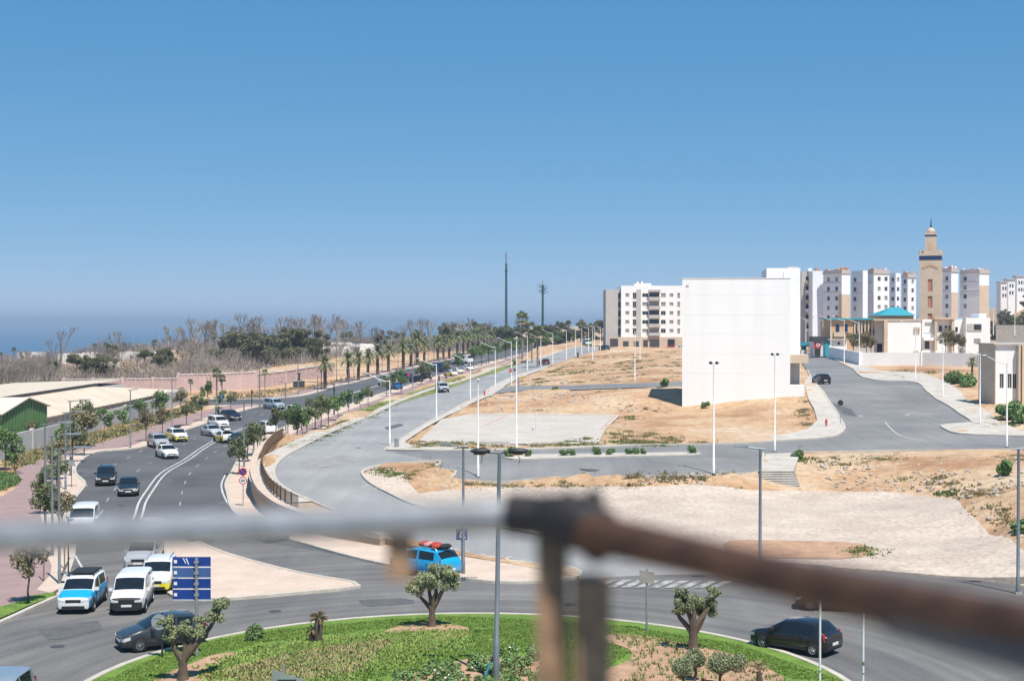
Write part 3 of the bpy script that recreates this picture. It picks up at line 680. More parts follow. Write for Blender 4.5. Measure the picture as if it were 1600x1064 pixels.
gzv = gzv + np.where(sunk, -.35, np.maximum(hump, -.08) * np.clip(.4 + steep * 3, 0, 1.6)) + rg.normal(0, .03, len(fx)) * (fy < 265) * ~sunk
nx, ny = len(xs), len(ys)
ii = np.arange(nx * ny).reshape(ny, nx)
quads = np.stack([ii[:-1, :-1], ii[:-1, 1:], ii[1:, 1:], ii[1:, :-1]], -1).reshape(-1, 4)
gm = bpy.data.meshes.new('ground'); gm.from_pydata(np.c_[fx, fy, gzv].tolist(), [], quads.tolist()); gm.materials.append(MT['dirt'])
gm.polygons.foreach_set('use_smooth', [True] * len(gm.polygons))
tag(link('ground', gm), kind='structure')
mS, tS, bS = newmat('sea_water'); bS.inputs['Base Color'].default_value = (.012, .075, .15, 1); bS.inputs['Roughness'].default_value = .25
nz = tS.nodes.new('ShaderNodeTexNoise'); nz.inputs['Scale'].default_value = .05; nz.inputs['Detail'].default_value = 6
gp = tS.nodes.new('ShaderNodeNewGeometry'); tS.links.new(gp.outputs['Position'], nz.inputs['Vector'])
bp = tS.nodes.new('ShaderNodeBump'); bp.inputs['Strength'].default_value = .5; bp.inputs['Distance'].default_value = 4; tS.links.new(nz.outputs['Fac'], bp.inputs['Height']); tS.links.new(bp.outputs[0], bS.inputs['Normal'])
b = MB(); b.add([(-60000, 200, -30), (60000, 200, -30), (60000, 60000, -30), (-60000, 60000, -30)], [(0, 1, 2, 3)])
tag(b.build('sea', mS), kind='structure')
# ------------------------------------------------------------------ buildings
def facade(b, o, u, W, H, ops, depth=.22, m=0, n=None):
    """wall sheet with real openings: o lower-left corner, u unit vector along it; outward normal is u x z; ops (u0,u1,z0,z1)"""
    o = Vector(o); u = Vector(u).normalized(); nn = Vector((u.y, -u.x, 0)); z = Vector((0, 0, 1))
    us = sorted({0., W, *[q for p in ops for q in p[:2]]}); zs = sorted({0., H, *[q for p in ops for q in p[2:4]]})
    for a, c in zip(us[:-1], us[1:]):
        for e, g in zip(zs[:-1], zs[1:]):
            mu, mz = (a + c) / 2, (e + g) / 2
            if any(p[0] < mu < p[1] and p[2] < mz < p[3] for p in ops): continue
            b.add([o + u * a + z * e, o + u * c + z * e, o + u * c + z * g, o + u * a + z * g], [(0, 1, 2, 3)], m)
    for p in ops:
        q = [o + u * p[0] + z * p[2], o + u * p[1] + z * p[2], o + u * p[1] + z * p[3], o + u * p[0] + z * p[3]]; r = [v - nn * depth for v in q]
        b.add(q + r, [(0, 4, 5, 1), (1, 5, 6, 2), (2, 6, 7, 3), (3, 7, 4, 0)], m)
def window(par, o, u, p, depth=.2, mat='pane', frame=True, name='window', bars=1, fmat='frame'):
    o = Vector(o); u = Vector(u).normalized(); nn = Vector((u.y, -u.x, 0)); z = Vector((0, 0, 1))
    def slab(b, a0, a1, z0, z1, d0, d1):
        vs = [o + u * a + z * h - nn * d for d in (d0, d1) for a, h in ((a0, z0), (a1, z0), (a1, z1), (a0, z1))]
        b.add(vs, [(0, 1, 2, 3), (7, 6, 5, 4), (0, 4, 5, 1), (1, 5, 6, 2), (2, 6, 7, 3), (3, 7, 4, 0)])
    a0, a1, z0, z1 = p[:4]
    if frame:
        b = MB(); t = .07
        slab(b, a0, a0 + t, z0, z1, depth - .08, depth); slab(b, a1 - t, a1, z0, z1, depth - .08, depth)
        slab(b, a0 + t, a1 - t, z0, z0 + t, depth - .08, depth); slab(b, a0 + t, a1 - t, z1 - t, z1, depth - .08, depth)
        for k in range(bars):
            c = a0 + (a1 - a0) * (k + 1) / (bars + 1); slab(b, c - .03, c + .03, z0 + t, z1 - t, depth - .07, depth)
        w = b.build(name, fmat, par); b = MB(); slab(b, a0, a1, z0, z1, depth - .02, depth + .03); b.build('pane', mat, w)
    else:
        b = MB(); slab(b, a0, a1, z0, z1, depth - .02, depth + .03); w = b.build(name, mat, par)
    return w
def block(root, name, x0, x1, y0, y1, z0, z1, mat, ang=0, pivot=None, front=(), left=(), right=(), front_mat='pane', frame=True, parapet=.5, wn='window'):
    """box volume with openings; front looks to -y before turning by ang about pivot"""
    piv = Vector(pivot) if pivot else Vector(((x0 + x1) / 2, (y0 + y1) / 2, 0)); Rm = Matrix.Rotation(ang, 4, 'Z')
    def T(v): v = Vector(v); q = Rm @ (v - Vector((piv.x, piv.y, 0))); return q + Vector((piv.x, piv.y, 0))
    def D(v): return (Rm.to_3x3() @ Vector(v))
    b = MB(); H = z1 - z0
    sides = [((x0, y0, z0), (1, 0, 0), x1 - x0, front), ((x1, y0, z0), (0, 1, 0), y1 - y0, right), ((x1, y1, z0), (-1, 0, 0), x1 - x0, ()), ((x0, y1, z0), (0, -1, 0), y1 - y0, left)]
    for o, u, W, ops in sides: facade(b, T(o), D(u), W, H, [p[:4] for p in ops])
    rz = z1 - parapet if parapet else z1
    c = [T(v) for v in ((x0, y0, rz), (x1, y0, rz), (x1, y1, rz), (x0, y1, rz))]; b.add(c, [(0, 1, 2, 3)])
    if parapet:
        t = .25; i = [T(v) for v in ((x0 + t, y0 + t, z1), (x1 - t, y0 + t, z1), (x1 - t, y1 - t, z1), (x0 + t, y1 - t, z1))]; q = [T(v) for v in ((x0, y0, z1), (x1, y0, z1), (x1, y1, z1), (x0, y1, z1))]
        j = [Vector((v.x, v.y, rz)) for v in i]
        b.add(q + i + j, [(0, 1, 5, 4), (1, 2, 6, 5), (2, 3, 7, 6), (3, 0, 4, 7), (4, 5, 9, 8), (5, 6, 10, 9), (6, 7, 11, 10), (7, 4, 8, 11)])
    w = b.build(name, mat, root)
    for o, u, W, ops in sides:
        for p in ops:
            mt = p[4] if len(p) > 4 else front_mat; nm = p[5] if len(p) > 5 else wn
            window(root, T(o), D(u), p, mat=mt, name=nm, frame=frame and nm == 'window')
    return w, T, D
def slab(root, name, x0, x1, y0, y1, z0, z1, mat, T=None):
    b = MB().box(x0, x1, y0, y1, z0, z1)
    if T: b.v = [tuple(T(v)) for v in b.v]
    return b.build(name, mat, root)

# --- far apartment block with shops at street level
d0 = 444.; k = d0 / F
def X_(px, d=d0): return (px - 800) * d / F
def Z_(py, d=d0): return CH - (py - 505) * d / F
A = thing('apartment_building', 'six storey white apartment block with grey side wing and dark shop shutters, end of road', 'building', (0, 0, 0))
zb = 6.6; x0, x1 = X_(970.5), X_(1066); rows = [Z_(y) for y in (517, 503.2, 489.3, 475.4, 461.5)]
def wr(u0, u1, z, h=1.15, m='pane'): return (u0 - x0, u1 - x0, z - zb - h / 2, z - zb + h / 2, m)
ops = []
for i, z in enumerate(rows):
    ops += [wr(X_(977), X_(983), z, 1.15, 'shutter'), wr(X_(988.5), X_(994), z - .1, 1.9, 'pane'), wr(X_(1003.5), X_(1013), z, 1.2, ['shutter', 'pane', 'pane', 'shutter', 'pane'][i]),
            wr(X_(1032.5), X_(1040), z, 1.35, ['pane', 'pane', 'pane', 'shutter', 'shutter'][i]), wr(X_(1046), X_(1052), z, 1.15, 'shutter'), wr(X_(1058), X_(1062.5), z - .1, 1.7, 'shutter')]
_, T, D = block(A, 'wall', x0, x1, d0, d0 + 16, zb, Z_(446.5), 'white', front=ops)
slab(A, 'stair_panel', X_(994.5), X_(1001.5), d0 - .12, d0 + .1, Z_(527), Z_(452.5), 'grey')
slab(A, 'roof_box', X_(993), X_(1019), d0 + 3, d0 + 9, Z_(447), Z_(442.5), 'white')
for px in (998, 1005): b = MB().lathe([(.5, 0), (.9, .25), (.8, .4)], 10, (X_(px), d0 + 5)); b.v = [(x, y, z + Z_(442.5)) for x, y, z in b.v]; b.build('satellite_dish', 'galv', A)
slab(A, 'side_wing', X_(947), x0 - .02, d0 + 1.6, d0 + 14, zb, Z_(452.5), 'grey')
for i, z in enumerate(rows):                      # stacked balconies of the stair bay and of the middle bay
    slab(A, 'balcony', X_(1013.5), X_(1031), d0 - 1.3, d0 + .05, z - 1.5, z - .55, 'grey')
    slab(A, 'balcony_window', X_(1014.5), X_(1030), d0 - .12, d0 - .02, z - .5, z + .85, ['shutter', 'pane', 'pane', 'shutter', 'pane'][i])
    slab(A, 'corner_window', X_(966.5), X_(970.2), d0 + 1.45, d0 + 1.58, z - 1, z + .8, 'pane')
    slab(A, 'stair_window', X_(989), X_(994), d0 - .1, d0 + .01, z - 1.1, z - .95, 'frame')
slab(A, 'balcony_canopy', X_(1013.5), X_(1031.5), d0 - 1.35, d0 + .05, Z_(455.5), Z_(452.7), 'grey')
slab(A, 'shop_band', X_(951), X_(1066), d0 - .5, d0 - .01, zb, Z_(526.6), 'tan')
for a, c, y0_, m in ((953, 965.5, 529, 'garage'), (973.5, 982, 533, 'garage'), (990, 998, 533, 'garage'), (1005, 1012, 531, 'garage'), (1015, 1030, 531, 'garage'), (1043, 1054, 530, 'pane')):
    slab(A, 'shop_shutter', X_(a), X_(c), d0 - .62, d0 - .505, zb, Z_(y0_), m)
slab(A, 'shop_slab', X_(951), X_(1066), d0 - 1.6, d0 + 3, zb - .5, zb + .05, 'concrete')

# --- blank white block in the middle distance
d1 = 202.; B = thing('white_building', 'tall blank windowless white block standing on the dirt bank', 'building')
xb0, xb1 = X_(1066, d1), X_(1232, d1)
b = MB()
tl, tr = Z_(436, d1), Z_(436, d1)
b.box(xb0, xb1, d1, d1 + 14, 1.5, tl); b.build('wall', 'whitewall', B)
b = MB(); b.box(xb0 - .06, xb1 + .02, d1 - .05, d1 + .3, tl, tl + .12); b.build('parapet_cap', 'white2', B)
d1b = 216.
for k in range(1, 6):
    zj = 5.2 + k * 2.75; b = MB(); b.box(xb0 + .01, xb1 - .01, d1 - .012, d1 + .002, zj, zj + .05); b.build('floor_joint', 'white', B)
b = MB(); b.box(xb0 + .5, xb0 + .9, d1 - .05, d1 + .002, tl - 1.1, tl - .85); b.build('vent', 'grey', B)
d1b = 216.
b = MB(); b.box(X_(1190, d1b) - 1.2, X_(1250.5, d1b) - 2.1, d1b + .02, d1b + 16, 3, Z_(420, d1b)); b.build('rear_block', 'bluewhite', B)
b = MB(); b.box(xb1 + .02, X_(1250.5, d1 + 2) - .6, d1 + 3.5, d1 + 14, Z_(556, d1), Z_(436, d1) + .3); b.build('side_bay', 'bluewhite', B)
b = MB(); b.box(xb1 - .4, X_(1260.5, d1), d1 + .8, d1 + 5, Z_(567, d1), Z_(554, d1)); b.build('entrance_canopy', 'tan', B)
b = MB(); b.box(xb1 + .03, X_(1250, d1), d1 + 4.2, d1 + 14, 4, Z_(567, d1)); b.build('entrance_recess', 'grey', B)
b = MB(); b.box(xb1 - .1, X_(1254, d1), d1 + .2, d1 + 3, 4.0, Z_(601, d1)); b.build('entrance_plinth', 'white', B)
b = MB(); b.box(X_(1212, d1b), X_(1228, d1b), d1b + 3, d1b + 6, Z_(420, d1b) - .1, Z_(416.5, d1b)); b.build('roof_hatch', 'grey', B)
b = MB(); b.tube([(X_(1203, d1b), d1b - .04, Z_(436, d1b)), (X_(1203, d1b), d1b - .04, Z_(424, d1b))], .06, 6); b.build('drain_pipe', 'grey', B)

B.rotation_euler = (0, 0, math.radians(-7.2)); _pv = Vector((xb0, d1, 0)); B.location = _pv - Matrix.Rotation(math.radians(-7.2), 3, 'Z') @ _pv
# --- housing estate on the right
def zr(d, *ys): return [Z_(y, d) for y in ys]
def estate(label, px0, px1, d, ytop, ang, depth=13., split=None, left_rows=None, front_cols=(), left_cols=(), rows=(437, 452, 467, 481), tan_from=None, mat='bluewhite', roof=True, rightpx=None, piv=None):
    t = thing('apartment_building', label, 'building', group='housing estate on the right')
    x0, x1 = X_(px0, d), X_(px1, d); z0 = 7.4; z1 = Z_(ytop, d)
    def mk(cols, W):
        o = []
        for y in rows:
            zc = Z_(y, d) - z0
            for c in cols: o.append((c - .55, c + .55, zc - .65, zc + .65, R.choice(['pane', 'pane', 'shutter'])))
        return o
    pv = ((x0 if piv is None else piv), d, 0)
    W = x1 - x0
    _, T, D = block(t, 'wall', x0, x1, d, d + depth, z0, z1, mat, ang, pv, front=mk(front_cols, W), left=mk([depth - c for c in left_cols], depth), parapet=.6)
    if tan_from:
        zt = Z_(tan_from, d)
        for (a, c) in (split or ()):
            slab(t, 'tan_panel', x0 + a, x0 + c, d - .06, d - .005, z0, zt, 'tan', T) if not mk(front_cols, W) else None
    if roof:
        for q in range(9):
            a = x0 + (q + .3) * W / 9
            slab(t, 'roof_pot', a, a + W / 16, d + .2, d + .9, z1 + .002, z1 + R.uniform(.5, 1.3), R.choice(['terracotta', 'pink', 'white', 'tan']), T)
        slab(t, 'roof_trim', x0 - .1, x1 + .1, d - .12, d + .18, z1 - .5, z1 - .12, 'grey', T)
    return t, T, D, x0, x1, z0, z1
# narrow dark terrace seen end-on behind the white block, with balconies
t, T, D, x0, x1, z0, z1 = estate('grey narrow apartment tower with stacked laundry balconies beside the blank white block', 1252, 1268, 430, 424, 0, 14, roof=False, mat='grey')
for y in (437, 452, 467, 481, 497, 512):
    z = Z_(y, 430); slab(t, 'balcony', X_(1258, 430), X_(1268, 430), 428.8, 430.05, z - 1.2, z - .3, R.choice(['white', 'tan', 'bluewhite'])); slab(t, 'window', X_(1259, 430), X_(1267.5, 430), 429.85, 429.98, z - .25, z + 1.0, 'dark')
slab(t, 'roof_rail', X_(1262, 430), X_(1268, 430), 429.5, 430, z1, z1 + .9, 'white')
t, T, D, x0, x1, z0, z1 = estate('plain pale blue-white apartment slab with no front windows, left of the estate', 1269.5, 1286, 424, 423.5, 0, 14, roof=False)
slab(t, 'roof_tank', X_(1278, 424), X_(1283, 424), 427, 429, z1 - .4, z1 + .9, 'terracotta')
def ewin(t, T, x0, d, z0, cols, rows, w=1.2, h=1.25):
    for c in cols:
        for y in rows:
            zc = Z_(y, d); f = slab(t, 'window', X_(c, d) - w / 2, X_(c, d) + w / 2, d - .05, d + .02, zc - h / 2, zc + h / 2, R.choice(['pane', 'pane', 'dark', 'shutter']), T)
# angled blocks: a shaded broad face on the left, a sunny narrow face on the right
def angled(label, px0, pxc, px1, d, ytop, rows, lw, rw, la, ra, tan_y, tan_left=False, roof=True, tan_right=True, wcols=(.28, .72), rcols=()):
    """corner building: left face from px0 to corner pxc, right face from pxc to px1"""
    t = thing('apartment_building', label, 'building', group='housing estate on the right')
    c = Vector((X_(pxc, d), d, 0)); z0 = 7.4; z1 = Z_(ytop, d)
    Lv = Vector((-math.cos(la), math.sin(la), 0)); Rv = Vector((math.cos(ra), math.sin(ra), 0))
    # length so that the ends project to px0 / px1
    def end(v, px):
        s = (px - 800) / F; tt = (s * c.y - c.x) / (v.x - s * v.y); return c + v * tt, tt
    pl, Wl = end(Lv, px0); pr, Wr = end(Rv, px1)
    back = pl + (pr - c)
    b = MB()
    lops = [(Wl * q - .6, Wl * q + .6, Z_(y, d) - z0 - .65, Z_(y, d) - z0 + .65) for q in wcols for y in rows]
    rops = [(Wr * q - .5, Wr * q + .5, Z_(y, d) - z0 - .65, Z_(y, d) - z0 + .65) for q in rcols for y in rows]
    facade(b, (pl.x, pl.y, z0), -Lv, Wl, z1 - z0, lops); facade(b, (c.x, c.y, z0), Rv, Wr, z1 - z0, rops)
    facade(b, (pr.x, pr.y, z0), (back - pr), (back - pr).length, z1 - z0, []); facade(b, (back.x, back.y, z0), (pl - back), (pl - back).length, z1 - z0, [])
    b.add([(p.x, p.y, z1 - .5) for p in (pl, c, pr, back)], [(0, 1, 2, 3)])
    b.build('wall', 'bluewhite', t)
    for p in lops: window(t, (pl.x, pl.y, z0), -Lv, p, mat=R.choice(['pane', 'pane', 'shutter']))
    for p in rops: window(t, (c.x, c.y, z0), Rv, p, mat=R.choice(['pane', 'dark', 'shutter']))
    zt = Z_(tan_y, d)
    def face_panel(o, v, a, e, za, zc, mat, name='tan_panel', out=.05):
        n = Vector((v.y, -v.x, 0)); b = MB(); q = [Vector((o.x, o.y, 0)) + v * s + n * k for k in (.004, out) for s in (a, e)]
        vs = [(q[0].x, q[0].y, za), (q[1].x, q[1].y, za), (q[1].x, q[1].y, zc), (q[0].x, q[0].y, zc), (q[2].x, q[2].y, za), (q[3].x, q[3].y, za), (q[3].x, q[3].y, zc), (q[2].x, q[2].y, zc)]
        b.add(vs, [(0, 3, 2, 1), (4, 5, 6, 7), (0, 1, 5, 4), (1, 2, 6, 5), (2, 3, 7, 6), (3, 0, 4, 7)]); return b.build(name, mat, t)
    if tan_right and not rops: face_panel(c, Rv, 0, Wr, z0, zt, 'tan')
    if tan_left: face_panel(pl, -Lv, Wl * .84, Wl, z0, zt, 'tan')
    for y in rows[:2]: face_panel(pl, -Lv, 0.1, Wl - .1, Z_(y, d) - 1.05, Z_(y, d) - .85, 'grey', 'string_course', .1)
    if roof:
        for v, o, W, sgn in ((-Lv, pl, Wl, 1), (Rv, c, Wr, 1)):
            face_panel(o, v, -.1, W + .1, z1 - .75, z1 - .25, 'grey', 'roof_trim', .25)
            n = max(3, int(W / 1.3))
            for q in range(n):
                s = (q + .5) * W / n; p = o + v * s - Vector((v.y, -v.x, 0)) * .7
                b = MB(); hh = R.uniform(.5, 1.25); b.box(p.x - .32, p.x + .32, p.y - .3, p.y + .3, z1 - .5, z1 + hh); b.build('roof_pot', R.choice(['terracotta', 'terracotta', 'pink', 'white', 'tan']), t)
            face_panel(o, v, 0, W, z1 - .1, z1 + .35, 'pink', 'roof_parapet', .06)
    return t, c, Lv, Rv, pl, pr, z0, z1
angled('apartment block with terracotta roof edge behind the ochre hall, third from the white block', 1286, 1315, 1328, 415, 423.5, (436, 451, 466, 481, 496), 0, 0, math.radians(60), math.radians(30), 460, True)
angled('slim apartment block with small square windows and no roof pots, behind the turquoise canopy', 1330, 1348, 1355.5, 418, 423, (437, 452, 467, 482), 0, 0, math.radians(60), math.radians(40), 460, False, False, False, (.3,))
angled('apartment block with tan lower corner and pots along the roof, left of the turquoise roof', 1356, 1365, 1389, 420, 423.5, (436, 451.5, 466, 480, 495), 0, 0, math.radians(62), math.radians(14), 460, True, True, True, (), (.35, .8))
angled('set back apartment block with dark balconies, half hidden beside the minaret', 1390, 1399, 1407, 450, 427, (437, 452, 467, 481), 0, 0, math.radians(60), math.radians(28), 458, False, False, False, (.5,), (.5,))
angled('apartment block with dark stair window showing just left of the minaret', 1409, 1418, 1431, 440, 430, (440, 454, 468, 482), 0, 0, math.radians(58), math.radians(28), 458, False, True, False, (.5,), (.6,))
angled('apartment block with tan lower right face and roof pots, just right of the minaret', 1472, 1486, 1497, 420, 421, (435, 449, 463.5, 478, 493), 0, 0, math.radians(60), math.radians(30), 457, False, True, True, (.5,))
t, c, Lv, Rv, pl, pr, z0, z1 = angled('rightmost estate block with tan windowed end and roof pots', 1500, 1530, 1545, 418, 423, (435, 449, 463, 478), 0, 0, math.radians(56), math.radians(30), 446, False, True, True, (.25,))
def boxat(t, name, px0, px1, y0, y1, d, dep, mat): b = MB().box(X_(px0, d), X_(px1, d), d - dep, d, Z_(y1, d), Z_(y0, d)); return b.build(name, mat, t)

# --- minaret
dm = 350.; c = Vector((X_(1454, dm), dm)); s = 2.55; am = math.radians(20)
Mn = thing('minaret', 'tall square tan minaret with navy tile band, crenels and small lantern', 'minaret', (c.x, c.y, 0), -am)
zt = Z_(407, dm)
fo = [(2.0, 3.1, Z_(y1, dm) - 6, Z_(y0, dm) - 6) for y0, y1 in ((437, 456), (463, 481), (490, 503))]
b = MB()
for o, u, ops in (((-s, -s, 6), (1, 0, 0), fo), ((s, -s, 6), (0, 1, 0), fo), ((s, s, 6), (-1, 0, 0), []), ((-s, s, 6), (0, -1, 0), [])): facade(b, o, u, 2 * s, zt - 6, ops, .25)
b.add([(-s, -s, zt), (s, -s, zt), (s, s, zt), (-s, s, zt)], [(0, 1, 2, 3)]); b.build('shaft', 'tan', Mn)
for o, u in (((-s, -s, 6), (1, 0, 0)), ((s, -s, 6), (0, 1, 0))):
    for p in fo: window(Mn, o, u, p, .23, 'terracotta', False)
def ledge(px0, z0_, z1_, m, nm, e): b = MB().box(-s - e, s + e, -s - e, s + e, z0_, z1_); b.build(nm, m, Mn)
ledge(0, zt, Z_(400.5, dm), 'navy', 'tile_band', .06); ledge(0, Z_(400.5, dm), Z_(396.5, dm), 'tan', 'cornice', .14)
zc = Z_(396.5, dm)
for i in range(6):
    for q in range(4):
        a = -s + .1 + i * (2 * s - .2) / 5.6; w_ = .5
        r = [(a, a + w_, -s - .1, -s + .25), (s - .25, s + .1, a, a + w_), (a, a + w_, s - .25, s + .1), (-s - .1, -s + .25, a, a + w_)][q]
        MB().box(*r, zc, zc + .75).build('merlon', 'tan', Mn)
for sgn, (o, u) in enumerate((((-s, -s), (1, 0)), ((s, -s), (0, 1)))):   # blind arch relief near the top
    for k in range(5):
        f = [0, .35, .6, .35, 0][k]; a = .7 + k * .75; zz = Z_(420, dm) + f
        if sgn == 0: MB().box(-s + a, -s + a + .75, -s - .1, -s - .005, zz, zz + .55).build('arch_relief', 'ochre', Mn)
        else: MB().box(s + .005, s + .1, -s + a, -s + a + .75, zz, zz + .55).build('arch_relief', 'ochre', Mn)
l = 1.28; zl = Z_(370, dm)
ln = MB().box(-l, l, -l, l, zc - .1, zl).build('lantern', 'tan', Mn)
MB().box(-l - .05, l + .05, -l - .05, l + .05, zl, Z_(367.5, dm)).build('lantern_band', 'navy', ln)
MB().box(-l, l, -l, l, Z_(367.5, dm), Z_(364, dm)).build('lantern_top', 'tan', ln)
for q in (-.9, 0, .9):
    MB().box(q - .25, q + .25, -l - .02, -l + .2, Z_(364, dm), Z_(362, dm)).build('merlon', 'tan', ln)
MB().box(-.5, .5, -l - .06, -l - .005, zc + .8, zc + 2.6).build('niche', 'ochre', ln); MB().box(l + .005, l + .06, -.5, .5, zc + .8, zc + 2.6).build('niche', 'ochre', ln)
zd = Z_(364, dm)
MB().lathe([(1.0, zd), (1.05, zd + .35), (.85, zd + .8), (.4, zd + 1.12), (.05, zd + 1.25)], 16).build('dome', 'tan', Mn, smooth=60)
fz = zd + 1.2; fb = MB().tube([(0, 0, fz), (0, 0, fz + 2.4)], .05, 6)
for h, r in ((.35, .3), (.9, .24), (1.35, .2), (1.75, .15)): fb.blob((0, 0, fz + h), (r, r, r), 1, 0)
fb.build('finial', 'pole_dark', Mn)

# --- mosque hall and its annexes
dq = 322.
def grp(label, cat='building', name='mosque_building'): return thing(name, label, cat)
def bq(t, name, px0, px1, y0, y1, d, dep, mat): return MB().box(X_(px0, d), X_(px1, d), d, d + dep, Z_(y1, d), Z_(y0, d)).build(name, mat, t)
H_ = grp('prayer hall with turquoise hipped roof in front of the minaret', name='prayer_hall')
dh = 334.; xa, xb_ = X_(1374, dh), X_(1431, dh); ze = Z_(493, dh); zr_ = Z_(479.5, dh)
b = MB(); b.add([(xa, dh, ze), (xb_, dh, ze), (xb_, dh + 12, ze), (xa, dh + 12, ze), (xa + 4.2, dh + 5, zr_), (xb_ - 2.5, dh + 5, zr_)], [(0, 1, 5, 4), (1, 2, 5), (2, 3, 4, 5), (3, 0, 4)]); b.build('roof', 'teal', H_)
MB().box(xa + .5, xb_ - .4, dh + .5, dh + 11.5, 7.5, ze).build('wall', 'ochre', H_)
O_ = grp('ochre hall with arched windows under a turquoise tiled eave', name='ochre_hall')
xa, xb_ = X_(1297, dq), X_(1333, dq)
zb_ = 7.4
bq(O_, 'wall', 1297, 1333, 500, 560, dq, 10, 'ochre'); bq(O_, 'eave', 1295, 1366, 497, 500, dq - .7, 11, 'teal')
for px in (1308.5, 1321.5):
    xx = X_(px, dq); zz = Z_(512, dq); pol = [(xx - .42, zz - 1.0), (xx + .42, zz - 1.0), (xx + .42, zz + .3)] + [(xx + .42 * math.cos(a), zz + .3 + .5 * math.sin(a)) for a in np.linspace(.3, 2.84, 6)] + [(xx - .42, zz + .3)]
    w = MB().prism(pol, 'y', dq - .06, dq - .005).build('arched_window', 'navy', O_)
    MB().box(xx - .52, xx + .52, dq - .1, dq - .005, zz - 1.15, zz - 1.02).build('sill', 'tan', w)
bq(O_, 'side_wall', 1333.2, 1366, 500.2, 560, dq + .3, 9, 'grey')
for i in range(6):
    bq(O_, 'pilaster', 1334.5 + i * 5.4, 1336.5 + i * 5.4, 500.3, 535, dq - .25, .5, 'tan'); bq(O_, 'window', 1337.2 + i * 5.4, 1339.2 + i * 5.4, 514, 523, dq + .22, .07, 'pane')
bq(O_, 'balcony_panel', 1303, 1320, 519, 526, dq - .5, .5, 'tan')
Ww = grp('low white annex with one small dark window below the ochre hall', name='white_annex')
bq(Ww, 'wall', 1298, 1323, 532, 560, dq - 4, 3.5, 'white'); bq(Ww, 'window', 1309, 1312.5, 534.5, 538.5, dq - 4.06, .05, 'pane'); bq(Ww, 'roof_slab', 1294, 1324, 529.5, 532, dq - 4.6, 4.6, 'concrete')
Wm = grp('white mosque wing with tan corner pier and slatted vent, in front of the prayer hall', name='mosque_wing')
bq(Wm, 'wall', 1387, 1439, 501, 560, dq - 2, 9, 'white'); bq(Wm, 'corner_pier', 1381.5, 1386.8, 500, 560, dq - 2.6, 1.5, 'tan'); bq(Wm, 'roof_band', 1365, 1440, 498.5, 501, dq - 2.2, 9, 'tan')
b = MB(); b.prism([(X_(1367, dq), Z_(560, dq)), (X_(1381, dq), Z_(560, dq)), (X_(1381, dq), Z_(501, dq)), (X_(1367, dq), Z_(501, dq))], 'y', dq + 1, dq + 5); b.build('side_wall', 'white', Wm)
bq(Wm, 'doorway', 1370.5, 1378.5, 537, 553, dq + .9, .08, 'dark')
for i in range(3): bq(Wm, 'vent_slat', 1428.5 + i * 3.4, 1430.5 + i * 3.4, 511.5, 519.5, dq - 2.3, .28, 'tan')
En = grp('white entrance block with tall tan framed portal at the foot of the minaret', name='entrance_block')
bq(En, 'wall', 1441, 1508, 499, 560, dq - 1, 9, 'white')
bq(En, 'portal_pier', 1460.5, 1464.5, 499, 548, dq - 2.2, 1.15, 'tan'); bq(En, 'portal_pier', 1487, 1491, 499, 548, dq - 2.2, 1.15, 'tan'); bq(En, 'portal_lintel', 1460, 1492, 496, 499, dq - 2.4, 1.4, 'tan')
for px, w_ in ((1467, 5), (1476, 4), (1482, 4)): bq(En, 'window', px, px + w_, 509, 518, dq - 1.06, .05, 'pane')
bq(En, 'balcony', 1443, 1461, 527, 532, dq - 2, .95, 'white'); bq(En, 'window', 1445, 1452, 533, 545, dq - 1.06, .05, 'pane'); bq(En, 'window', 1492.5, 1496.5, 511, 518, dq - 1.06, .05, 'pane')
bq(En, 'column', 1446, 1460, 503, 505, dq - 1.3, .28, 'grey')
Er = grp('white flat roofed house with grey framed recessed window, right end of mosque row', name='white_house')
bq(Er, 'wall', 1509, 1547, 496.5, 560, dq - 3, 11, 'white'); bq(Er, 'window_surround', 1511, 1534, 506, 517.5, dq - 3.12, .1, 'grey'); bq(Er, 'window', 1522, 1533, 507, 515, dq - 3.2, .06, 'pane'); bq(Er, 'roof_step', 1530, 1541, 490, 496.5, dq, 6, 'white'); bq(Er, 'lower_window', 1522, 1532, 529, 536, dq - 3.08, .06, 'shutter')
# boundary wall of the mosque plot
bw = thing('boundary_wall', 'long low white wall around the mosque plot beside the street', 'wall')
wl = [atz(1297, 562, 7.0), atz(1345, 572, 6.6), atz(1440, 571, 6.6), atz(1530, 574, 6.5)]
wl = IL([(1297, 560), (1345, 571), (1440, 571), (1530, 573)], U)
for a, c_ in zip(wl[:-1], wl[1:]):
    wall_run('wall_panel', [a, c_], U, 2.55, .3, 'white', bw)
for p in wl: MB().box(p.x - .25, p.x + .25, p.y - .25, p.y + .25, float(U(p.x, p.y)) - .4, float(U(p.x, p.y)) + 2.75).build('pier', 'white', bw)
# kiosks at the head of the street
kq = thing('street_kiosk', 'kiosk with dark fascia, red panel and teal side at the top of the street', 'kiosk')
dk = 318.
bq(kq, 'wall', 1272, 1297, 534, 557, dk, 5, 'green_metal' if 0 else 'white2'); bq(kq, 'fascia', 1272, 1297.5, 526, 534, dk - .4, 5.5, 'garage'); bq(kq, 'red_panel', 1272, 1283, 534.5, 544, dk - .15, .14, 'sign_red')
bq(kq, 'side_panel', 1287, 1297.5, 534, 557, dk - .2, .19, 'teal'); bq(kq, 'dark_opening', 1273, 1282, 545, 556, dk - .1, .09, 'dark')
hb = MB()
for q in ((1275, 536, 1281, 537.5), (1279.5, 537.5, 1281, 540), (1276, 540, 1279.5, 541.5), (1275, 538, 1276.5, 540)): hb.box(X_(q[0], dk), X_(q[2], dk), dk - .2, dk - .152, Z_(q[3], dk), Z_(q[1], dk))
hb.build('white_emblem', 'sign_white', kq)
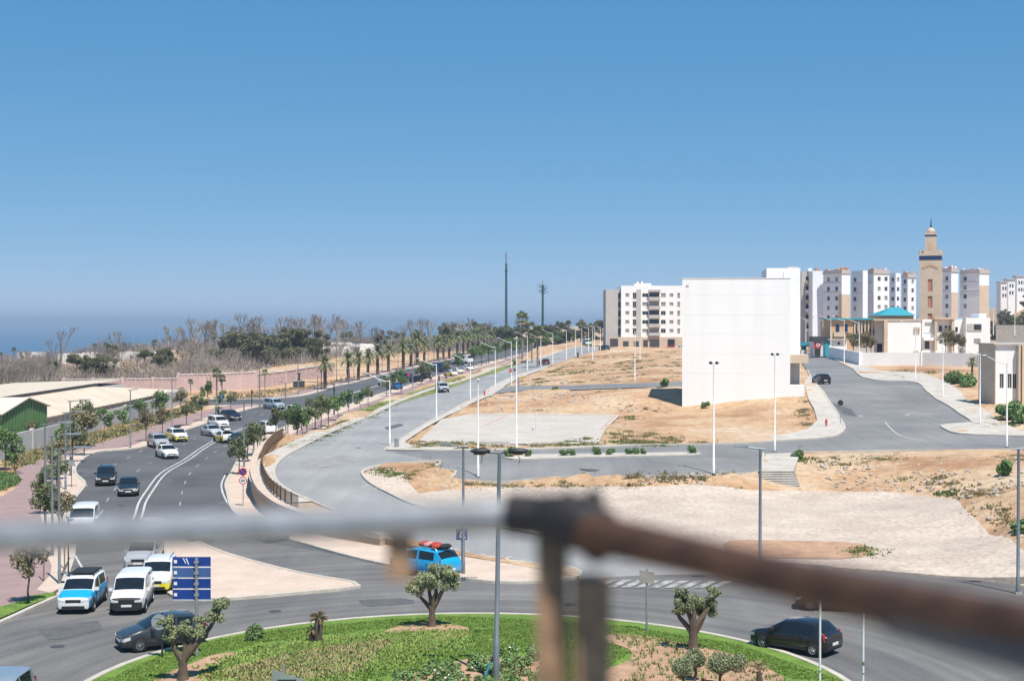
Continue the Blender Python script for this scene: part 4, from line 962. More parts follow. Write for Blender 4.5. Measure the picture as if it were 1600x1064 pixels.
k2 = thing('market_awning', 'small blue canopy stand beside the grey tower at the top of the street', 'stand')
bq(k2, 'canopy', 1251, 1264, 535, 540, dk + 6, 3, 'teal'); bq(k2, 'counter', 1252, 1261, 547, 555, dk + 6.3, 2, 'white2'); bq(k2, 'post', 1262.5, 1263.3, 540, 556, dk + 6.1, .2, 'pole_white'); bq(k2, 'back_panel', 1252, 1260, 540, 547, dk + 8, .2, 'teal')
# --- villa at the right edge
Vl = thing('villa', 'two tone white and tan modern villa with slit windows at the right edge', 'house')
dv = 184.; xa = X_(1556, dv); xb_ = xa + 14; z0 = 3.0; z1 = Z_(539, dv)
fo = [(X_(a, dv) - xa, X_(a, dv) - xa + .55, Z_(607, dv) - z0, Z_(584, dv) - z0) for a in (1562, 1574.5, 1582.5)]
_, T, D = block(Vl, 'wall', xa, xb_, dv, dv + 6.4, z0, z1, 'white', front=fo, frame=True)
MB().box(xa - .12, xa - .005, dv - .05, dv + 6.4, z0, z1 + .03).build('tan_side', 'tan', Vl)
MB().box(xa - .3, xb_, dv - .35, dv + 6.6, z1, z1 + .2).build('roof_slab', 'grey', Vl)
for a in (1588, 1593.5): MB().box(X_(a, dv), X_(a, dv) + .25, dv - .9, dv - .004, z0, z1).build('fin', 'tan', Vl)
gw = thing('garden_wall', 'grey concrete wall at the foot of the scrubby hill', 'wall')
wall_run('wall_panel', [Vector((X_(1556, 420), 420)), Vector((X_(1640, 420), 414))], lambda x, y: np.asarray(x) * 0 + 11.2, Z_(508, 420) - 11.2, .4, 'concrete', gw, base=-8)
# houses on the far hill
for i, (p0, p1, y0_, y1_, d, lab) in enumerate(((1562, 1573, 441, 468, 560, 'narrow pale hillside house with tan corner, left of the hill houses'), (1573, 1586, 437, 472, 566, 'tall pale hillside house in the middle of the hill row'), (1587, 1606, 432, 470, 572, 'wide hillside house with dark windows at the top right'))):
    t = thing('hill_house', lab, 'house', group='houses on the far hill')
    bq(t, 'wall', p0, p1, y0_, 500, d, 4, 'bluewhite'); bq(t, 'corner_strip', p0 + .4, p0 + 2, y0_ + 2, 500, d - .12, .1, 'tan')
    for r_ in range(2):
        for c_ in range(2 if i < 2 else 3): bq(t, 'window', p0 + 4.2 + c_ * 4, p0 + 6.2 + c_ * 4, y0_ + 7 + r_ * 11, y0_ + 12 + r_ * 11, d - .1, .08, 'pane')
    bq(t, 'roof_slab', p0 - .5, p1 + .5, y0_ - 1.2, y0_, d - .4, 4.5, 'grey')

# --- warehouse behind the left perimeter wall
Wh = thing('warehouse', 'long low warehouse with cream sheet roof and dark gutter behind the perimeter wall', 'warehouse')
ya, yb_ = 130., 262.
MB().box(-66.8, -61.6, ya, 256, -.3, 2.6).build('wall', 'wallgrey', Wh)
n = 11
for i in range(n):                                 # sheets of the near roof slope, seams proud
    y0_ = ya + i * (228 - ya) / n; y1_ = ya + (i + 1) * (228 - ya) / n - .12
    b = MB(); b.add([(-60.9, y0_, 2.7), (-60.9, y1_, 2.7), (-67, y1_, 4.85), (-67, y0_, 4.85), (-60.9, y0_, 2.6), (-60.9, y1_, 2.6), (-67, y1_, 4.75), (-67, y0_, 4.75)], [(0, 1, 2, 3), (7, 6, 5, 4), (0, 4, 5, 1), (1, 5, 6, 2), (2, 6, 7, 3), (3, 7, 4, 0)]); b.build('roof_sheet', 'roof_y', Wh)
b = MB(); b.add([(-60.9, 228, 2.7), (-60.9, yb_, 2.7), (-67, 228, 4.85), (-78, yb_, 2.7), (-78, 246, 4.3)], [(0, 1, 2), (1, 3, 4, 2)]); b.build('roof_hip', 'roof_y', Wh)
b = MB(); b.add([(-60.95, ya, 2.66), (-60.95, 228, 2.66), (-67, 228, 4.80), (-67, ya, 4.80)], [(0, 1, 2, 3)]); b.build('seam_strip', 'shutter', Wh)
MB().box(-67.3, -67.0, ya, 230, 4.5, 5.25).build('gutter', 'pole_dark', Wh)
n = 6
for i in range(n):
    y0_ = ya + i * (246 - ya) / n; y1_ = ya + (i + 1) * (246 - ya) / n - .15
    b = MB(); b.add([(-67.2, y0_, 5.3), (-67.2, y1_, 5.3), (-86, y1_, 4.7), (-86, y0_, 4.7)], [(0, 1, 2, 3)]); b.build('roof_sheet', 'roof_y', Wh)
MB().box(-86, -67.3, ya, 246, -.3, 4.6).build('rear_wall', 'wallgrey', Wh)
Sh = thing('green_shed', 'green gabled metal shed with pale roof above the perimeter wall', 'shed')
gpoly = [(165, -.2), (181, -.2), (181, 4.4), (173.5, 5.75), (165, 4.45)]
MB().prism(gpoly, 'x', -75, -59.2).build('wall', 'green_metal', Sh)
for i in range(15):                                # ribs of the gable sheet
    y = 165.6 + i * 1.06; zt_ = 4.4 + (1.35 * (1 - abs(y - 173.4) / 8.2)) - .12
    MB().box(-59.195, -59.12, y, y + .12, 0, zt_).build('rib', 'green_metal', Sh)
for (a, za, c_, zc_) in ((164.4, 4.42, 173.5, 5.85), (173.5, 5.85, 181.6, 4.38)):
    b = MB(); b.add([(-58.9, a, za), (-58.9, c_, zc_), (-76, c_, zc_), (-76, a, za), (-58.9, a, za + .12), (-58.9, c_, zc_ + .12), (-76, c_, zc_ + .12), (-76, a, za + .12)], [(3, 2, 1, 0), (4, 5, 6, 7), (0, 1, 5, 4), (1, 2, 6, 5), (2, 3, 7, 6), (3, 0, 4, 7)]); b.build('roof_slope', 'roof_c', Sh)
# perimeter wall with barbed-wire brackets
pw = thing('perimeter_wall', 'long pale grey rendered wall with barbed wire brackets beside the promenade planting', 'wall')
segs = [(-54.5, 118), (-55.2, 142), (-56.1, 166), (-57.2, 190), (-58.2, 214), (-59.2, 238), (-60.0, 260)]
for i, (a, c_) in enumerate(zip(segs[:-1], segs[1:])): wall_run('wall_panel', [Vector(a), Vector(c_)], L, 2.45 + (.12 if i % 2 else 0), .28, 'wallgrey', pw, step=6)
for a in segs: MB().box(a[0] - .2, a[0] + .26, a[1] - .25, a[1] + .25, -.3, 2.75).build('pier', 'wallgrey', pw)
wall_run('end_wall', [Vector((-60.0, 260)), Vector((-75, 264))], L, 2.4, .28, 'wallgrey', pw)
for i in range(34):
    y = 122 + i * 4.2; x = np.interp(y, [s_[1] for s_ in segs], [s_[0] for s_ in segs]) - .05
    b = MB(); b.tube([(x, y, 2.4), (x, y, 2.85)], .035, 5); b.tube([(x, y, 2.83), (x + .3, y + .2, 3.3)], .03, 5); b.tube([(x, y, 2.83), (x - .3, y - .2, 3.3)], .03, 5); b.build('wire_bracket', 'pole_dark', pw)
# --- pink walls with piers
def pink_wall(label, pts, h):
    t = thing('pink_wall', label, 'wall', group='pink boundary walls'); P = IL(pts, L)
    wall_run('wall_panel', P, L, h * .62, .35, 'pink', t, step=5); 
    wall_run('upper_panel', P, L, h - .15, .2, 'pink', t, step=5); wall_run('coping', P, lambda x, y: L(x, y) + h - .15, .18, .42, 'white2', t, base=0, step=5)
    q = resample(P, 7.0)
    for p in q: z = float(L(p.x, p.y)); MB().box(p.x - .3, p.x + .3, p.y - .3, p.y + .3, z - .3, z + h + .3).build('pier', 'pink', t)
    for p in resample(P, 1.0):
        z = float(L(p.x, p.y)); MB().box(p.x - .07, p.x + .07, p.y - .2, p.y + .2, z + h * .62, z + h - .16).build('rib', 'pink', t)
pink_wall('low pink wall with ribbed top behind the warehouse end', [(100, 612), (181, 611.5), (278, 611)], 2.7)
pink_wall('higher pink wall with ribbed top and piers beside the sandy lot', [(279, 611), (345, 610), (400, 606.5)], 3.5)
pink_wall('pink wall stepping away behind the first palms', [(401, 606.5), (440, 601.5), (480, 594), (520, 588)], 3.0)
# --- ruined white buildings and far white buildings near the coast
def ruin(label, px0, px1, ytop, ybase, d, dep, wins, mat='white2', steps=()):
    t = thing('ruined_building', label, 'building', group='white ruins near the coast')
    x0, x1 = X_(px0, d), X_(px1, d); zb_ = float(L((x0 + x1) / 2, d)) - .6; z1 = Z_(ytop, d)
    block(t, 'wall', x0, x1, d, d + dep, zb_, z1, mat, front=[(X_(a, d) - x0, X_(c_, d) - x0, Z_(y1_, d) - zb_, Z_(y0_, d) - zb_, 'dark', 'opening') for a, c_, y0_, y1_ in wins], parapet=.3)
    for a, c_, y in steps: MB().box(X_(a, d), X_(c_, d), d + .3, d + dep - .3, z1 - .4, Z_(y, d)).build('roof_block', mat, t)
ruin('small white ruined house near the sea at the far left', 27, 61, 551, 565, 520, 8, [(33, 37, 555, 560), (50, 53, 556, 561)])
ruin('long low grey-white ruin with broken roof line among bare shrubs', 90, 186, 553, 575, 470, 9, [(110, 114, 559, 566), (140, 146, 560, 568)], steps=[(128, 150, 551)])
ruin('white ruin with two dark openings right of the long ruin', 187, 252, 550.5, 575, 462, 9, [(203, 208, 556, 562), (222, 226, 557, 563)], steps=[(220, 250, 549.5)])
ruin('cream cube shaped ruin with one square opening', 252, 284, 548, 575, 458, 8, [(267, 272, 553, 559)], 'tan')
ruin('low broken white garden ruin below the evergreen', 160, 185, 566, 578, 430, 4, [(166, 169, 569, 574)])
lw = thing('white_building', 'long white flat roofed building behind the first boulevard palms', 'building')
dl = 470.
x0, x1 = X_(497, dl), X_(589, dl); zb_ = 1.5; z1 = Z_(538, dl)
block(lw, 'wall', x0, x1, dl, dl + 10, zb_, z1, 'white', front=[(X_(a, dl) - x0, X_(c_, dl) - x0, Z_(y1_, dl) - zb_, Z_(y0_, dl) - zb_) for a, c_, y0_, y1_ in ((573, 579, 545, 550), (553, 562, 542, 553), (510, 514, 546, 550))])
MB().box(X_(500, dl), X_(545, dl), dl - .3, dl + 9, z1 - .1, z1 + .5).build('roof_edge', 'white2', lw)
# --- retaining wall with fence along the service road
rw = thing('retaining_wall', 'curved tan clad retaining wall with fence between boulevard pavement and service road', 'wall')
rl = [Vector((p.x, p.y)) for p in WL[11:20]]; rl = smooth_line(rl, 5)
rl = inset(rl, -.1) if wside([inset(rl, -.1)[10].x], [inset(rl, -.1)[10].y])[0] > 0 else inset(rl, .1)
def rtop(x, y): return np.maximum(Uf(x, y), Lf(x, y)) + .32
P = resample(rl, 1.6); nP = len(P)
for i in range(nP - 1):                             # one facing panel per bay
    seg = [P[i], P[i + 1]]; a, c_ = seg; za, zc_ = float(rtop(a.x, a.y)), float(rtop(c_.x, c_.y))
    if i < 2: za *= .55 + .2 * i; zc_ *= .75 + .2 * i if i < 1 else 1
    d = (c_ - a).normalized(); nr = Vector((-d.y, d.x)) * .22
    b = MB(); vs = []
    for p, zz in ((a, za), (c_ - d * .02, zc_)):
        vs += [(p.x + nr.x, p.y + nr.y, -.3), (p.x + nr.x, p.y + nr.y, zz), (p.x - nr.x, p.y - nr.y, zz), (p.x - nr.x, p.y - nr.y, -.3)]
    b.add(vs, [(0, 1, 5, 4), (1, 2, 6, 5), (2, 3, 7, 6), (3, 0, 4, 7), (0, 3, 2, 1), (4, 5, 6, 7)]); b.build('wall_panel', 'cladding', rw, fix=True)
    m = seg
cop = strip('coping', P[1:], .62, lambda x, y: rtop(x, y), .0, 'pave', rw, h=.09)
# fence on the high side of the wall
fr = thing('pavement_fence', 'brown railing fence of upright pales along the curved service walk', 'fence')
fl = inset(rl, .75) if wside([inset(rl, .75)[10].x], [inset(rl, .75)[10].y])[0] > 0 else inset(rl, -.75)
fl = fl[3:int(len(fl) * .80)]
FP = resample(fl, 1.7)
MT['fence'] = M('brown_fence_metal', (.20, .125, .075), .6, c2=(.12, .075, .045), scale=3)
for i, (a, c_) in enumerate(zip(FP[:-1], FP[1:])):
    za, zc_ = float(Uf(a.x, a.y)) + .12, float(Uf(c_.x, c_.y)) + .12
    MB().box(a.x - .05, a.x + .05, a.y - .05, a.y + .05, za - .3, za + 1.12).build('post', 'fence', fr)
    b = MB(); b.tube([(a.x, a.y, za + 1.03), (c_.x, c_.y, zc_ + 1.03)], .03, 5); b.tube([(a.x, a.y, za + .15), (c_.x, c_.y, zc_ + .15)], .025, 5)
    rail = b.build('rail', 'fence', fr)
    for q in range(1, 8):
        p = a + (c_ - a) * q / 8; z = za + (zc_ - za) * q / 8; d = (c_ - a).normalized() * .05; nn = Vector((-d.y, d.x)) * .3
        b = MB(); b.add([(p.x - d.x, p.y - d.y, z + .12), (p.x + d.x, p.y + d.y, z + .12), (p.x + d.x, p.y + d.y, z + 1.02), (p.x - d.x, p.y - d.y, z + 1.02), (p.x - d.x + nn.x, p.y - d.y + nn.y, z + .12), (p.x + d.x + nn.x, p.y + d.y + nn.y, z + .12), (p.x + d.x + nn.x, p.y + d.y + nn.y, z + 1.02), (p.x - d.x + nn.x, p.y - d.y + nn.y, z + 1.02)], [(0, 1, 2, 3), (7, 6, 5, 4), (3, 2, 6, 7), (0, 3, 7, 4), (1, 5, 6, 2)]); b.build('pale', 'fence', rail)
# --- steps from the cross road to the plaza
stp = thing('steps', 'flight of pale concrete steps from the cross road down to the plaza', 'steps')
pt = IL([(1196, 738), (1251, 737)], U); top = 1.95; n = 9
pa = atz(1195, 768, .45); pb = atz(1252, 768, .45); run = .34
for i in range(n):
    z = .45 + (i + 1) * (top - .45) / n; y0_ = pa.y + i * run
    MB().box(pa.x, pb.x, y0_, y0_ + run + (.0 if i < n - 1 else .3), z - .5, z - .002).build('step', 'walk', stp)
    MB().box(pa.x - .02, pb.x + .02, y0_ - .04, y0_ + .02, z - .05, z).build('nosing', 'concrete', stp)
yl = pa.y + n * run + .3
b = MB(); q = IL([(1197, 711), (1250, 709)], U)
b.add([(pa.x, yl, top), (pb.x, yl, top), (q[1].x, q[1].y, float(U(q[1].x, q[1].y)) + .14), (q[0].x, q[0].y, float(U(q[0].x, q[0].y)) + .14), (pa.x, yl, top - .8), (pb.x, yl, top - .8), (q[1].x, q[1].y, 1), (q[0].x, q[0].y, 1)], [(0, 1, 2, 3), (4, 5, 1, 0), (5, 6, 2, 1), (7, 4, 0, 3)]); b.build('landing', 'walk', stp)
st2 = thing('steps', 'low wide worn steps between court and cross road', 'steps')
pa = Lray(748, 695, U); pb = Lray(796, 694, U)
for i in range(3): MB().box(pa.x, pb.x, pa.y + i * .45, pa.y + i * .45 + .44, pa.z - .4, pa.z + .06 + i * .1).build('step', 'concrete', st2)
# ------------------------------------------------------------------ plants
def leaves(clumps, n, size, seed, shell=.75, flat=0., droop=0.):
    g = np.random.default_rng(seed); cs = np.array([c for c, r in clumps], float); rs = np.array([r if hasattr(r, '__len__') else (r, r, r) for c, r in clumps], float)
    w = rs.prod(1) ** .67; k = g.choice(len(cs), n, p=w / w.sum())
    d = g.normal(size=(n, 3)); d /= np.linalg.norm(d, axis=1)[:, None]
    rad = np.where(g.random(n) < shell, g.uniform(.78, 1.08, n), g.random(n) ** .5)
    p = cs[k] + d * rs[k] * rad[:, None]
    nrm = d + g.normal(size=(n, 3)) * .8; nrm[:, 2] += flat; nrm /= np.linalg.norm(nrm, axis=1)[:, None]
    a = np.cross(nrm, g.normal(size=(n, 3))); a /= np.linalg.norm(a, axis=1)[:, None] + 1e-9; b = np.cross(nrm, a)
    s = size * g.uniform(.55, 1.25, n)[:, None]; l = s * g.uniform(.9, 1.7, n)[:, None]
    v = np.stack([p - a * l - b * s * .25, p - a * l * .1 - b * s * .8, p + a * l, p + b * s * .7], 1)
    return v.reshape(-1, 3)
def leaf_mesh(name, clumps, n, size, seed, mat, **k): return arr_mesh(name, leaves(clumps, n, size, seed, **k), 4, mat)
def limb(b, p, q, r0, r1, n=5, wob=.08, rng=R):
    p = Vector(p); q = Vector(q); L_ = (q - p).length
    m1 = p.lerp(q, .35) + Vector([rng.uniform(-1, 1) * wob * L_ for _ in range(3)]); m2 = p.lerp(q, .7) + Vector([rng.uniform(-1, 1) * wob * L_ for _ in range(3)])
    b.tube([p, m1, m2, q], [r0, r0 * .75 + r1 * .25, r0 * .4 + r1 * .6, r1], n)
def proto_tree(kind, seed):
    rng = random.Random(seed); b = MB()
    if kind in ('street', 'streetb', 'streetg'):
        h = 1.5; limb(b, (0, 0, -.1), (rng.uniform(-.1, .1), rng.uniform(-.1, .1), h + .6), .065, .045, 6, .03, rng); cl = []
        for i in range(6):
            a = i * 1.05 + rng.uniform(-.3, .3); rr = rng.uniform(.35, .75); z = h + rng.uniform(.5, 1.9)
            c = (rr * math.cos(a), rr * math.sin(a), z); limb(b, (0, 0, h + rng.uniform(-.1, .4)), c, .035, .012, 4, .1, rng); cl.append((c, rng.uniform(.38, .62)))
        cl.append(((0, 0, h + 1.9), .5)); cl.append(((rng.uniform(-.3, .3), 0, h + .9), .6))
        mt = {'street': 'leaf', 'streetb': 'leaf_b', 'streetg': 'leaf_g'}[kind]
        cl += [((c[0] * 1.25 + rng.uniform(-.2, .2), c[1] * 1.25 + rng.uniform(-.2, .2), c[2] + rng.uniform(-.3, .35)), rng.uniform(.12, .28)) for c, r_ in cl[:6] for _ in range(3)]
        return b.mesh('trunk', 'bark', 60), leaf_mesh('crown', cl, 1500, .085, seed, mt, shell=.35)
    if kind == 'thin':
        limb(b, (0, 0, -.1), (rng.uniform(-.2, .2), 0, 2.6), .05, .03, 5, .04, rng); cl = []
        for i in range(8):
            c = (rng.uniform(-.8, .8), rng.uniform(-.8, .8), rng.uniform(1.5, 3.5)); limb(b, (0, 0, rng.uniform(1.2, 2.3)), c, .025, .01, 4, .1, rng); cl.append((c, rng.uniform(.2, .5)))
        return b.mesh('trunk', 'bark', 60), leaf_mesh('crown', cl, 620, .13, seed, 'leaf_g')
    if kind == 'ever':
        limb(b, (0, 0, -.3), (rng.uniform(-.4, .4), 0, 3.4), .3, .2, 7, .06, rng); cl = []
        for i in range(26):
            a = rng.uniform(0, 6.28); rr = rng.uniform(.4, 3.6); z = rng.uniform(.9, 7.4); c = (rr * math.cos(a), rr * math.sin(a), z * (1 - rr * .04))
            limb(b, (0, 0, rng.uniform(1.8, 3.4)), c, .12, .03, 5, .1, rng); r_ = rng.uniform(.5, 1.35); cl.append((c, (r_, r_, r_ * .75)))
        return b.mesh('trunk', 'bark', 60), leaf_mesh('crown', cl, 5500, .19, seed, 'leaf_d', shell=.4)
    if kind == 'pine':
        limb(b, (0, 0, -.3), (.5, 0, 5), .22, .14, 6, .05, rng); cl = []
        for i in range(9):
            a = rng.uniform(0, 6.28); rr = rng.uniform(.3, 2.6); c = (rr * math.cos(a) + .4, rr * math.sin(a), rng.uniform(4.6, 6.6)); limb(b, (.4, 0, rng.uniform(3.6, 5)), c, .08, .02, 4, .1, rng); cl.append((c, (1.2, 1.2, .7)))
        return b.mesh('trunk', 'bark', 60), leaf_mesh('crown', cl, 2000, .24, seed, 'leaf_d')
    if kind == 'bare':
        def grow(p, d, ln, r, lv):
            q = p + d * ln; mid = p.lerp(q, .5) + Vector((rng.uniform(-1, 1), rng.uniform(-1, 1), rng.uniform(-.3, .3))) * ln * .07
            b.tube([p, mid, q], [r, r * .82, r * .64], 5 if lv < 2 else 3, cap=lv == 0)
            if lv >= 5: return
            for k in range(rng.choice((2, 3)) if lv < 4 else 2):
                nd = (d + Vector((rng.uniform(-1, 1), rng.uniform(-1, 1), rng.uniform(-.25, .65))) * (.55 if lv else .75)).normalized()
                grow(q, nd, ln * rng.uniform(.6, .85), max(r * .62, .035), lv + 1)
        grow(Vector((0, 0, -.3)), Vector((rng.uniform(-.1, .1), rng.uniform(-.1, .1), 1)).normalized(), 2.6, .26, 0)
        return b.mesh('branches', 'twig'), None
    if kind == 'brush':
        def grow(p, d, ln, r, lv):
            q = p + d * ln; b.tube([p, q], [r, r * .6], 3, cap=False)
            if lv >= 4: return
            for k in range(rng.choice((2, 3))):
                nd = (d + Vector((rng.uniform(-1, 1), rng.uniform(-1, 1), rng.uniform(-.3, .5))) * .7).normalized(); grow(q, nd, ln * rng.uniform(.6, .9), max(r * .65, .02), lv + 1)
        for k in range(5): grow(Vector((rng.uniform(-.6, .6), rng.uniform(-.6, .6), -.1)), Vector((rng.uniform(-.5, .5), rng.uniform(-.5, .5), 1)).normalized(), 1.1, .07, 0)
        return b.mesh('branches', 'twig'), None
    if kind == 'bush':
        cl = [((rng.uniform(-.5, .5), rng.uniform(-.5, .5), rng.uniform(.25, .75)), rng.uniform(.3, .5)) for i in range(7)]
        for c, r in cl: limb(b, (0, 0, -.05), c, .03, .012, 4, .1, rng)
        return b.mesh('stem', 'bark', 60), leaf_mesh('foliage', cl, 1000, .1, seed, 'leaf_g')
    if kind in ('date', 'fan'):
        H = 5.2 if kind == 'date' else 6.6; x = 0; pts = []
        for i in range(9): pts.append((rng.uniform(-.04, .04), rng.uniform(-.04, .04), -.2 + i * (H + .2) / 8))
        r0 = .36 if kind == 'date' else .17
        b.tube(pts, [r0 * 1.25] + [r0 * (1.02 if i % 2 else .92) for i in range(7)] + [r0 * (1.3 if kind == 'date' else 1.1)], 9)
        V = []; D_ = []
        nfr = 46 if kind == 'date' else 34
        for i in range(nfr):
            a = i * 2.39996 + rng.uniform(-.2, .2); up = 1 - i / nfr; el = math.radians(-28 + 105 * up ** .9 + rng.uniform(-7, 7))
            ln = (2.9 if kind == 'date' else 1.5) * rng.uniform(.85, 1.1); dry = up < .14
            o = Vector((0, 0, H)); d = Vector((math.cos(a) * math.cos(el), math.sin(a) * math.cos(el), math.sin(el))); pts_ = [o]; p = o; n_ = 8
            for s in range(n_):
                d = (d + Vector((0, 0, -.085 - .03 * s * (kind == 'date')))).normalized(); p = p + d * ln / n_; pts_.append(p)
            out = D_ if dry else V
            sd = Vector((-math.sin(a), math.cos(a), 0))
            if kind == 'date':
                for s in range(n_):
                    p0, p1 = pts_[s], pts_[s + 1]; t = (s + .5) / n_; wl_ = .52 * math.sin(math.pi * min(1, t * .85 + .14)) + .08
                    for q in (0, .33, .66):
                        pp = p0.lerp(p1, q); ax = (p1 - p0).normalized()
                        for sg in (-1, 1):
                            tip = pp + sd * sg * wl_ * .85 + ax * wl_ * .75 + Vector((0, 0, -.12 * wl_ + .12 * wl_ * rng.random()))
                            out += [pp - ax * .045, pp + ax * .06, tip]
            else:
                c = pts_[5]; ax = (pts_[6] - pts_[4]).normalized(); nrm = sd.cross(ax)
                out += [pts_[0] + sd * .02, pts_[0] - sd * .02, c]
                for s in range(13):
                    f = -1.9 + s * 3.8 / 12; tip = c + (ax * math.cos(f) + sd * math.sin(f)) * .78 + Vector((0, 0, -.22 * abs(f) * .5)); w_ = (ax * -math.sin(f) + sd * math.cos(f)) * .07
                    m_ = c + (tip - c) * .55; out += [c, m_ + w_, tip, c, tip, m_ - w_]
        return b.mesh('trunk', 'bark_pale' if kind == 'fan' else 'bark', 70), (arr_mesh('crown', [tuple(v) for v in V], 3, 'palm'), arr_mesh('dead_fronds', [tuple(v) for v in D_], 3, 'palm_dry'))
_proto = {}
def tree(name, label, kind, pos, scale=1., group=None, cat='tree', var=None, sz=1., rz=None, n=3):
    v = R.randrange(n) if var is None else var; key = (kind, v)
    if key not in _proto: _proto[key] = proto_tree(kind, 100 * v + sum(map(ord, kind)))
    tr, cr = _proto[key]
    t = thing(name, label, cat, pos, R.uniform(0, 6.28) if rz is None else rz, group); t.scale = (scale, scale, scale * sz)
    link(tr.name.split('.')[0], tr, t)
    if isinstance(cr, tuple):
        link('crown', cr[0], t); link('dead_fronds', cr[1], t)
    elif cr is not None: link(cr.name.split('.')[0], cr, t)
    return t
# --- sculpted olive trees on the roundabout
def olive(label, base, px_h, limbs, seed, trunk_h=1.0, r=.2, lean=(0, 0)):
    """limbs: (dx, dy, z, clump radius)"""
    rng = random.Random(seed); p = Lray(*base, Isl)
    t = thing('olive_tree', label, 'tree', p, 0, 'olive trees on the roundabout'); b = MB()
    fork = Vector((lean[0], lean[1], trunk_h)); b.tube([(0, 0, -.15), (lean[0] * .3, 0, trunk_h * .3), (lean[0] * .6, 0, trunk_h * .65), fork], [r * 1.3, r * .95, r * .8, r * .85], 9)
    cl = []
    for dx, dy, z, cr in limbs:
        q = Vector((dx, dy, z)); limb(b, fork - Vector((0, 0, .15)), q, r * .62, r * .25, 7, .07, rng)
        for k in range(8):
            c = q + Vector((rng.uniform(-1, 1), rng.uniform(-1, 1), rng.uniform(-.5, 1.0))) * cr * .8; limb(b, q - (q - fork) * .12, c, r * .18, .012, 4, .1, rng); cl.append((tuple(c), cr * rng.uniform(.26, .52)))
    b.build('trunk', 'bark', t, 60)
    link('crown', leaf_mesh('crown', cl, int(2000 * len(limbs)), .036, seed, 'olive', shell=.3), t)
    return t
olive('rounded olive tree with open crown on the roundabout lawn behind the lamp post', (675, 979), 0, [(-.75, 0, 1.75, .5), (-.25, .2, 2.35, .6), (.15, -.2, 2.1, .55), (.6, .1, 2.2, .62), (.35, .3, 2.55, .55), (.85, -.1, 2.5, .42)], 1, .95, .19)
olive('pollarded olive tree with four thick limbs on the soil bed near the dark hatchback', (1083, 1016), 0, [(-.75, 0, 1.75, .38), (-.35, .1, 2.35, .5), (.1, -.1, 2.2, .5), (.55, .2, 1.85, .48), (1.0, .1, 2.5, .34)], 2, .85, .24)
olive('gnarled forked olive tree in front of the blue direction boards', (286, 1062), 0, [(-.75, -.1, 2.35, .36), (-.45, .1, 1.75, .42), (.15, 0, 2.05, .38), (.6, .15, 2.1, .42), (1.45, 0, 2.75, .55)], 3, .9, .22)
# topiary-like small olives low on the right
for i, (px, py, s_, lab) in enumerate(((1085, 1064, .62, 'small ball shaped olive bush, tallest of three on the soil bed'), (1066, 1078, .58, 'small ball shaped olive bush at the left of the soil bed trio'), (1124, 1072, .7, 'small spreading olive bush at the right of the soil bed trio'))):
    p = Lray(px, py, Isl); t = thing('olive_bush', lab, 'bush', p, 0, 'small olive bushes on the roundabout'); b = MB(); limb(b, (0, 0, -.1), (.05, 0, .5), .07, .05, 6); cl = [((0, 0, .95), s_ * .62), ((.3 * s_, .1, .85), s_ * .45), ((-.3 * s_, -.1, .9), s_ * .45)] + ([((.75, 0, .95), .38)] if i == 2 else [])
    for c, r_ in cl: limb(b, (.03, 0, .4), c, .035, .012, 5)
    b.build('trunk', 'bark', t, 60); link('crown', leaf_mesh('crown', cl, 4500, .034, 40 + i, 'olive', shell=.45), t)
# cut date palm stump pair with short crown
p = Lray(497, 1003, Isl); t = thing('palm_stump', 'short twin stemmed palm with ragged tuft on the roundabout lawn', 'palm', p); b = MB()
b.tube([(0, 0, -.1), (0, 0, .4), (.02, 0, .8), (.05, 0, 1.15)], [.17, .2, .2, .15], 10); b.tube([(-.28, .05, -.1), (-.3, .05, .35), (-.28, .05, .55)], [.12, .14, .1], 8)
b.build('trunk', 'bark', t, 60); V = []
for o, n_, ln in (((.05, 0, 1.15), 46, .5), ((-.28, .05, .6), 22, .36)):
    for i in range(n_):
        a = R.uniform(0, 6.28); el = R.uniform(-.5, 1.2); d = Vector((math.cos(a) * math.cos(el), math.sin(a) * math.cos(el), math.sin(el))); sd = Vector((-math.sin(a), math.cos(a), 0)) * .035; q = Vector(o); m_ = q + d * ln * .6; e = q + d * ln + Vector((0, 0, -.1)); V += [q - sd, m_ - sd, e, q - sd, e, m_ + sd]
link('crown', arr_mesh('crown', [tuple(v) for v in V], 3, 'palm_dry'), t)
p = Lray(1190, 1090, Isl); t = thing('young_palm', 'small leaning palm with few dry fronds on the soil bed', 'palm', p); b = MB(); b.tube([(0, 0, -.1), (-.05, 0, .5), (-.12, 0, 1.05)], [.16, .14, .1], 9); b.build('trunk', 'bark', t, 60); V = []
for i in range(9):
    a = i * .75; el = R.uniform(.5, 1.2); d = Vector((math.cos(a) * math.cos(el), math.sin(a) * math.cos(el), math.sin(el))); sd = Vector((-math.sin(a), math.cos(a), 0))
    for s in range(8):
        q = Vector((-.12, 0, 1.05)) + d * (.08 + s * .085) + Vector((0, 0, -.006 * s * s))
        for sg in (-1, 1): V += [q - d * .02, q + d * .03, q + sd * sg * .16 + d * .12]
link('crown', arr_mesh('crown', [tuple(v) for v in V], 3, 'palm_dry'), t)
tree('round_shrub', 'single round grey-green shrub at the left lawn edge of the roundabout', 'bush', Lray(396, 999, Isl), .62, None, 'shrub', 0)
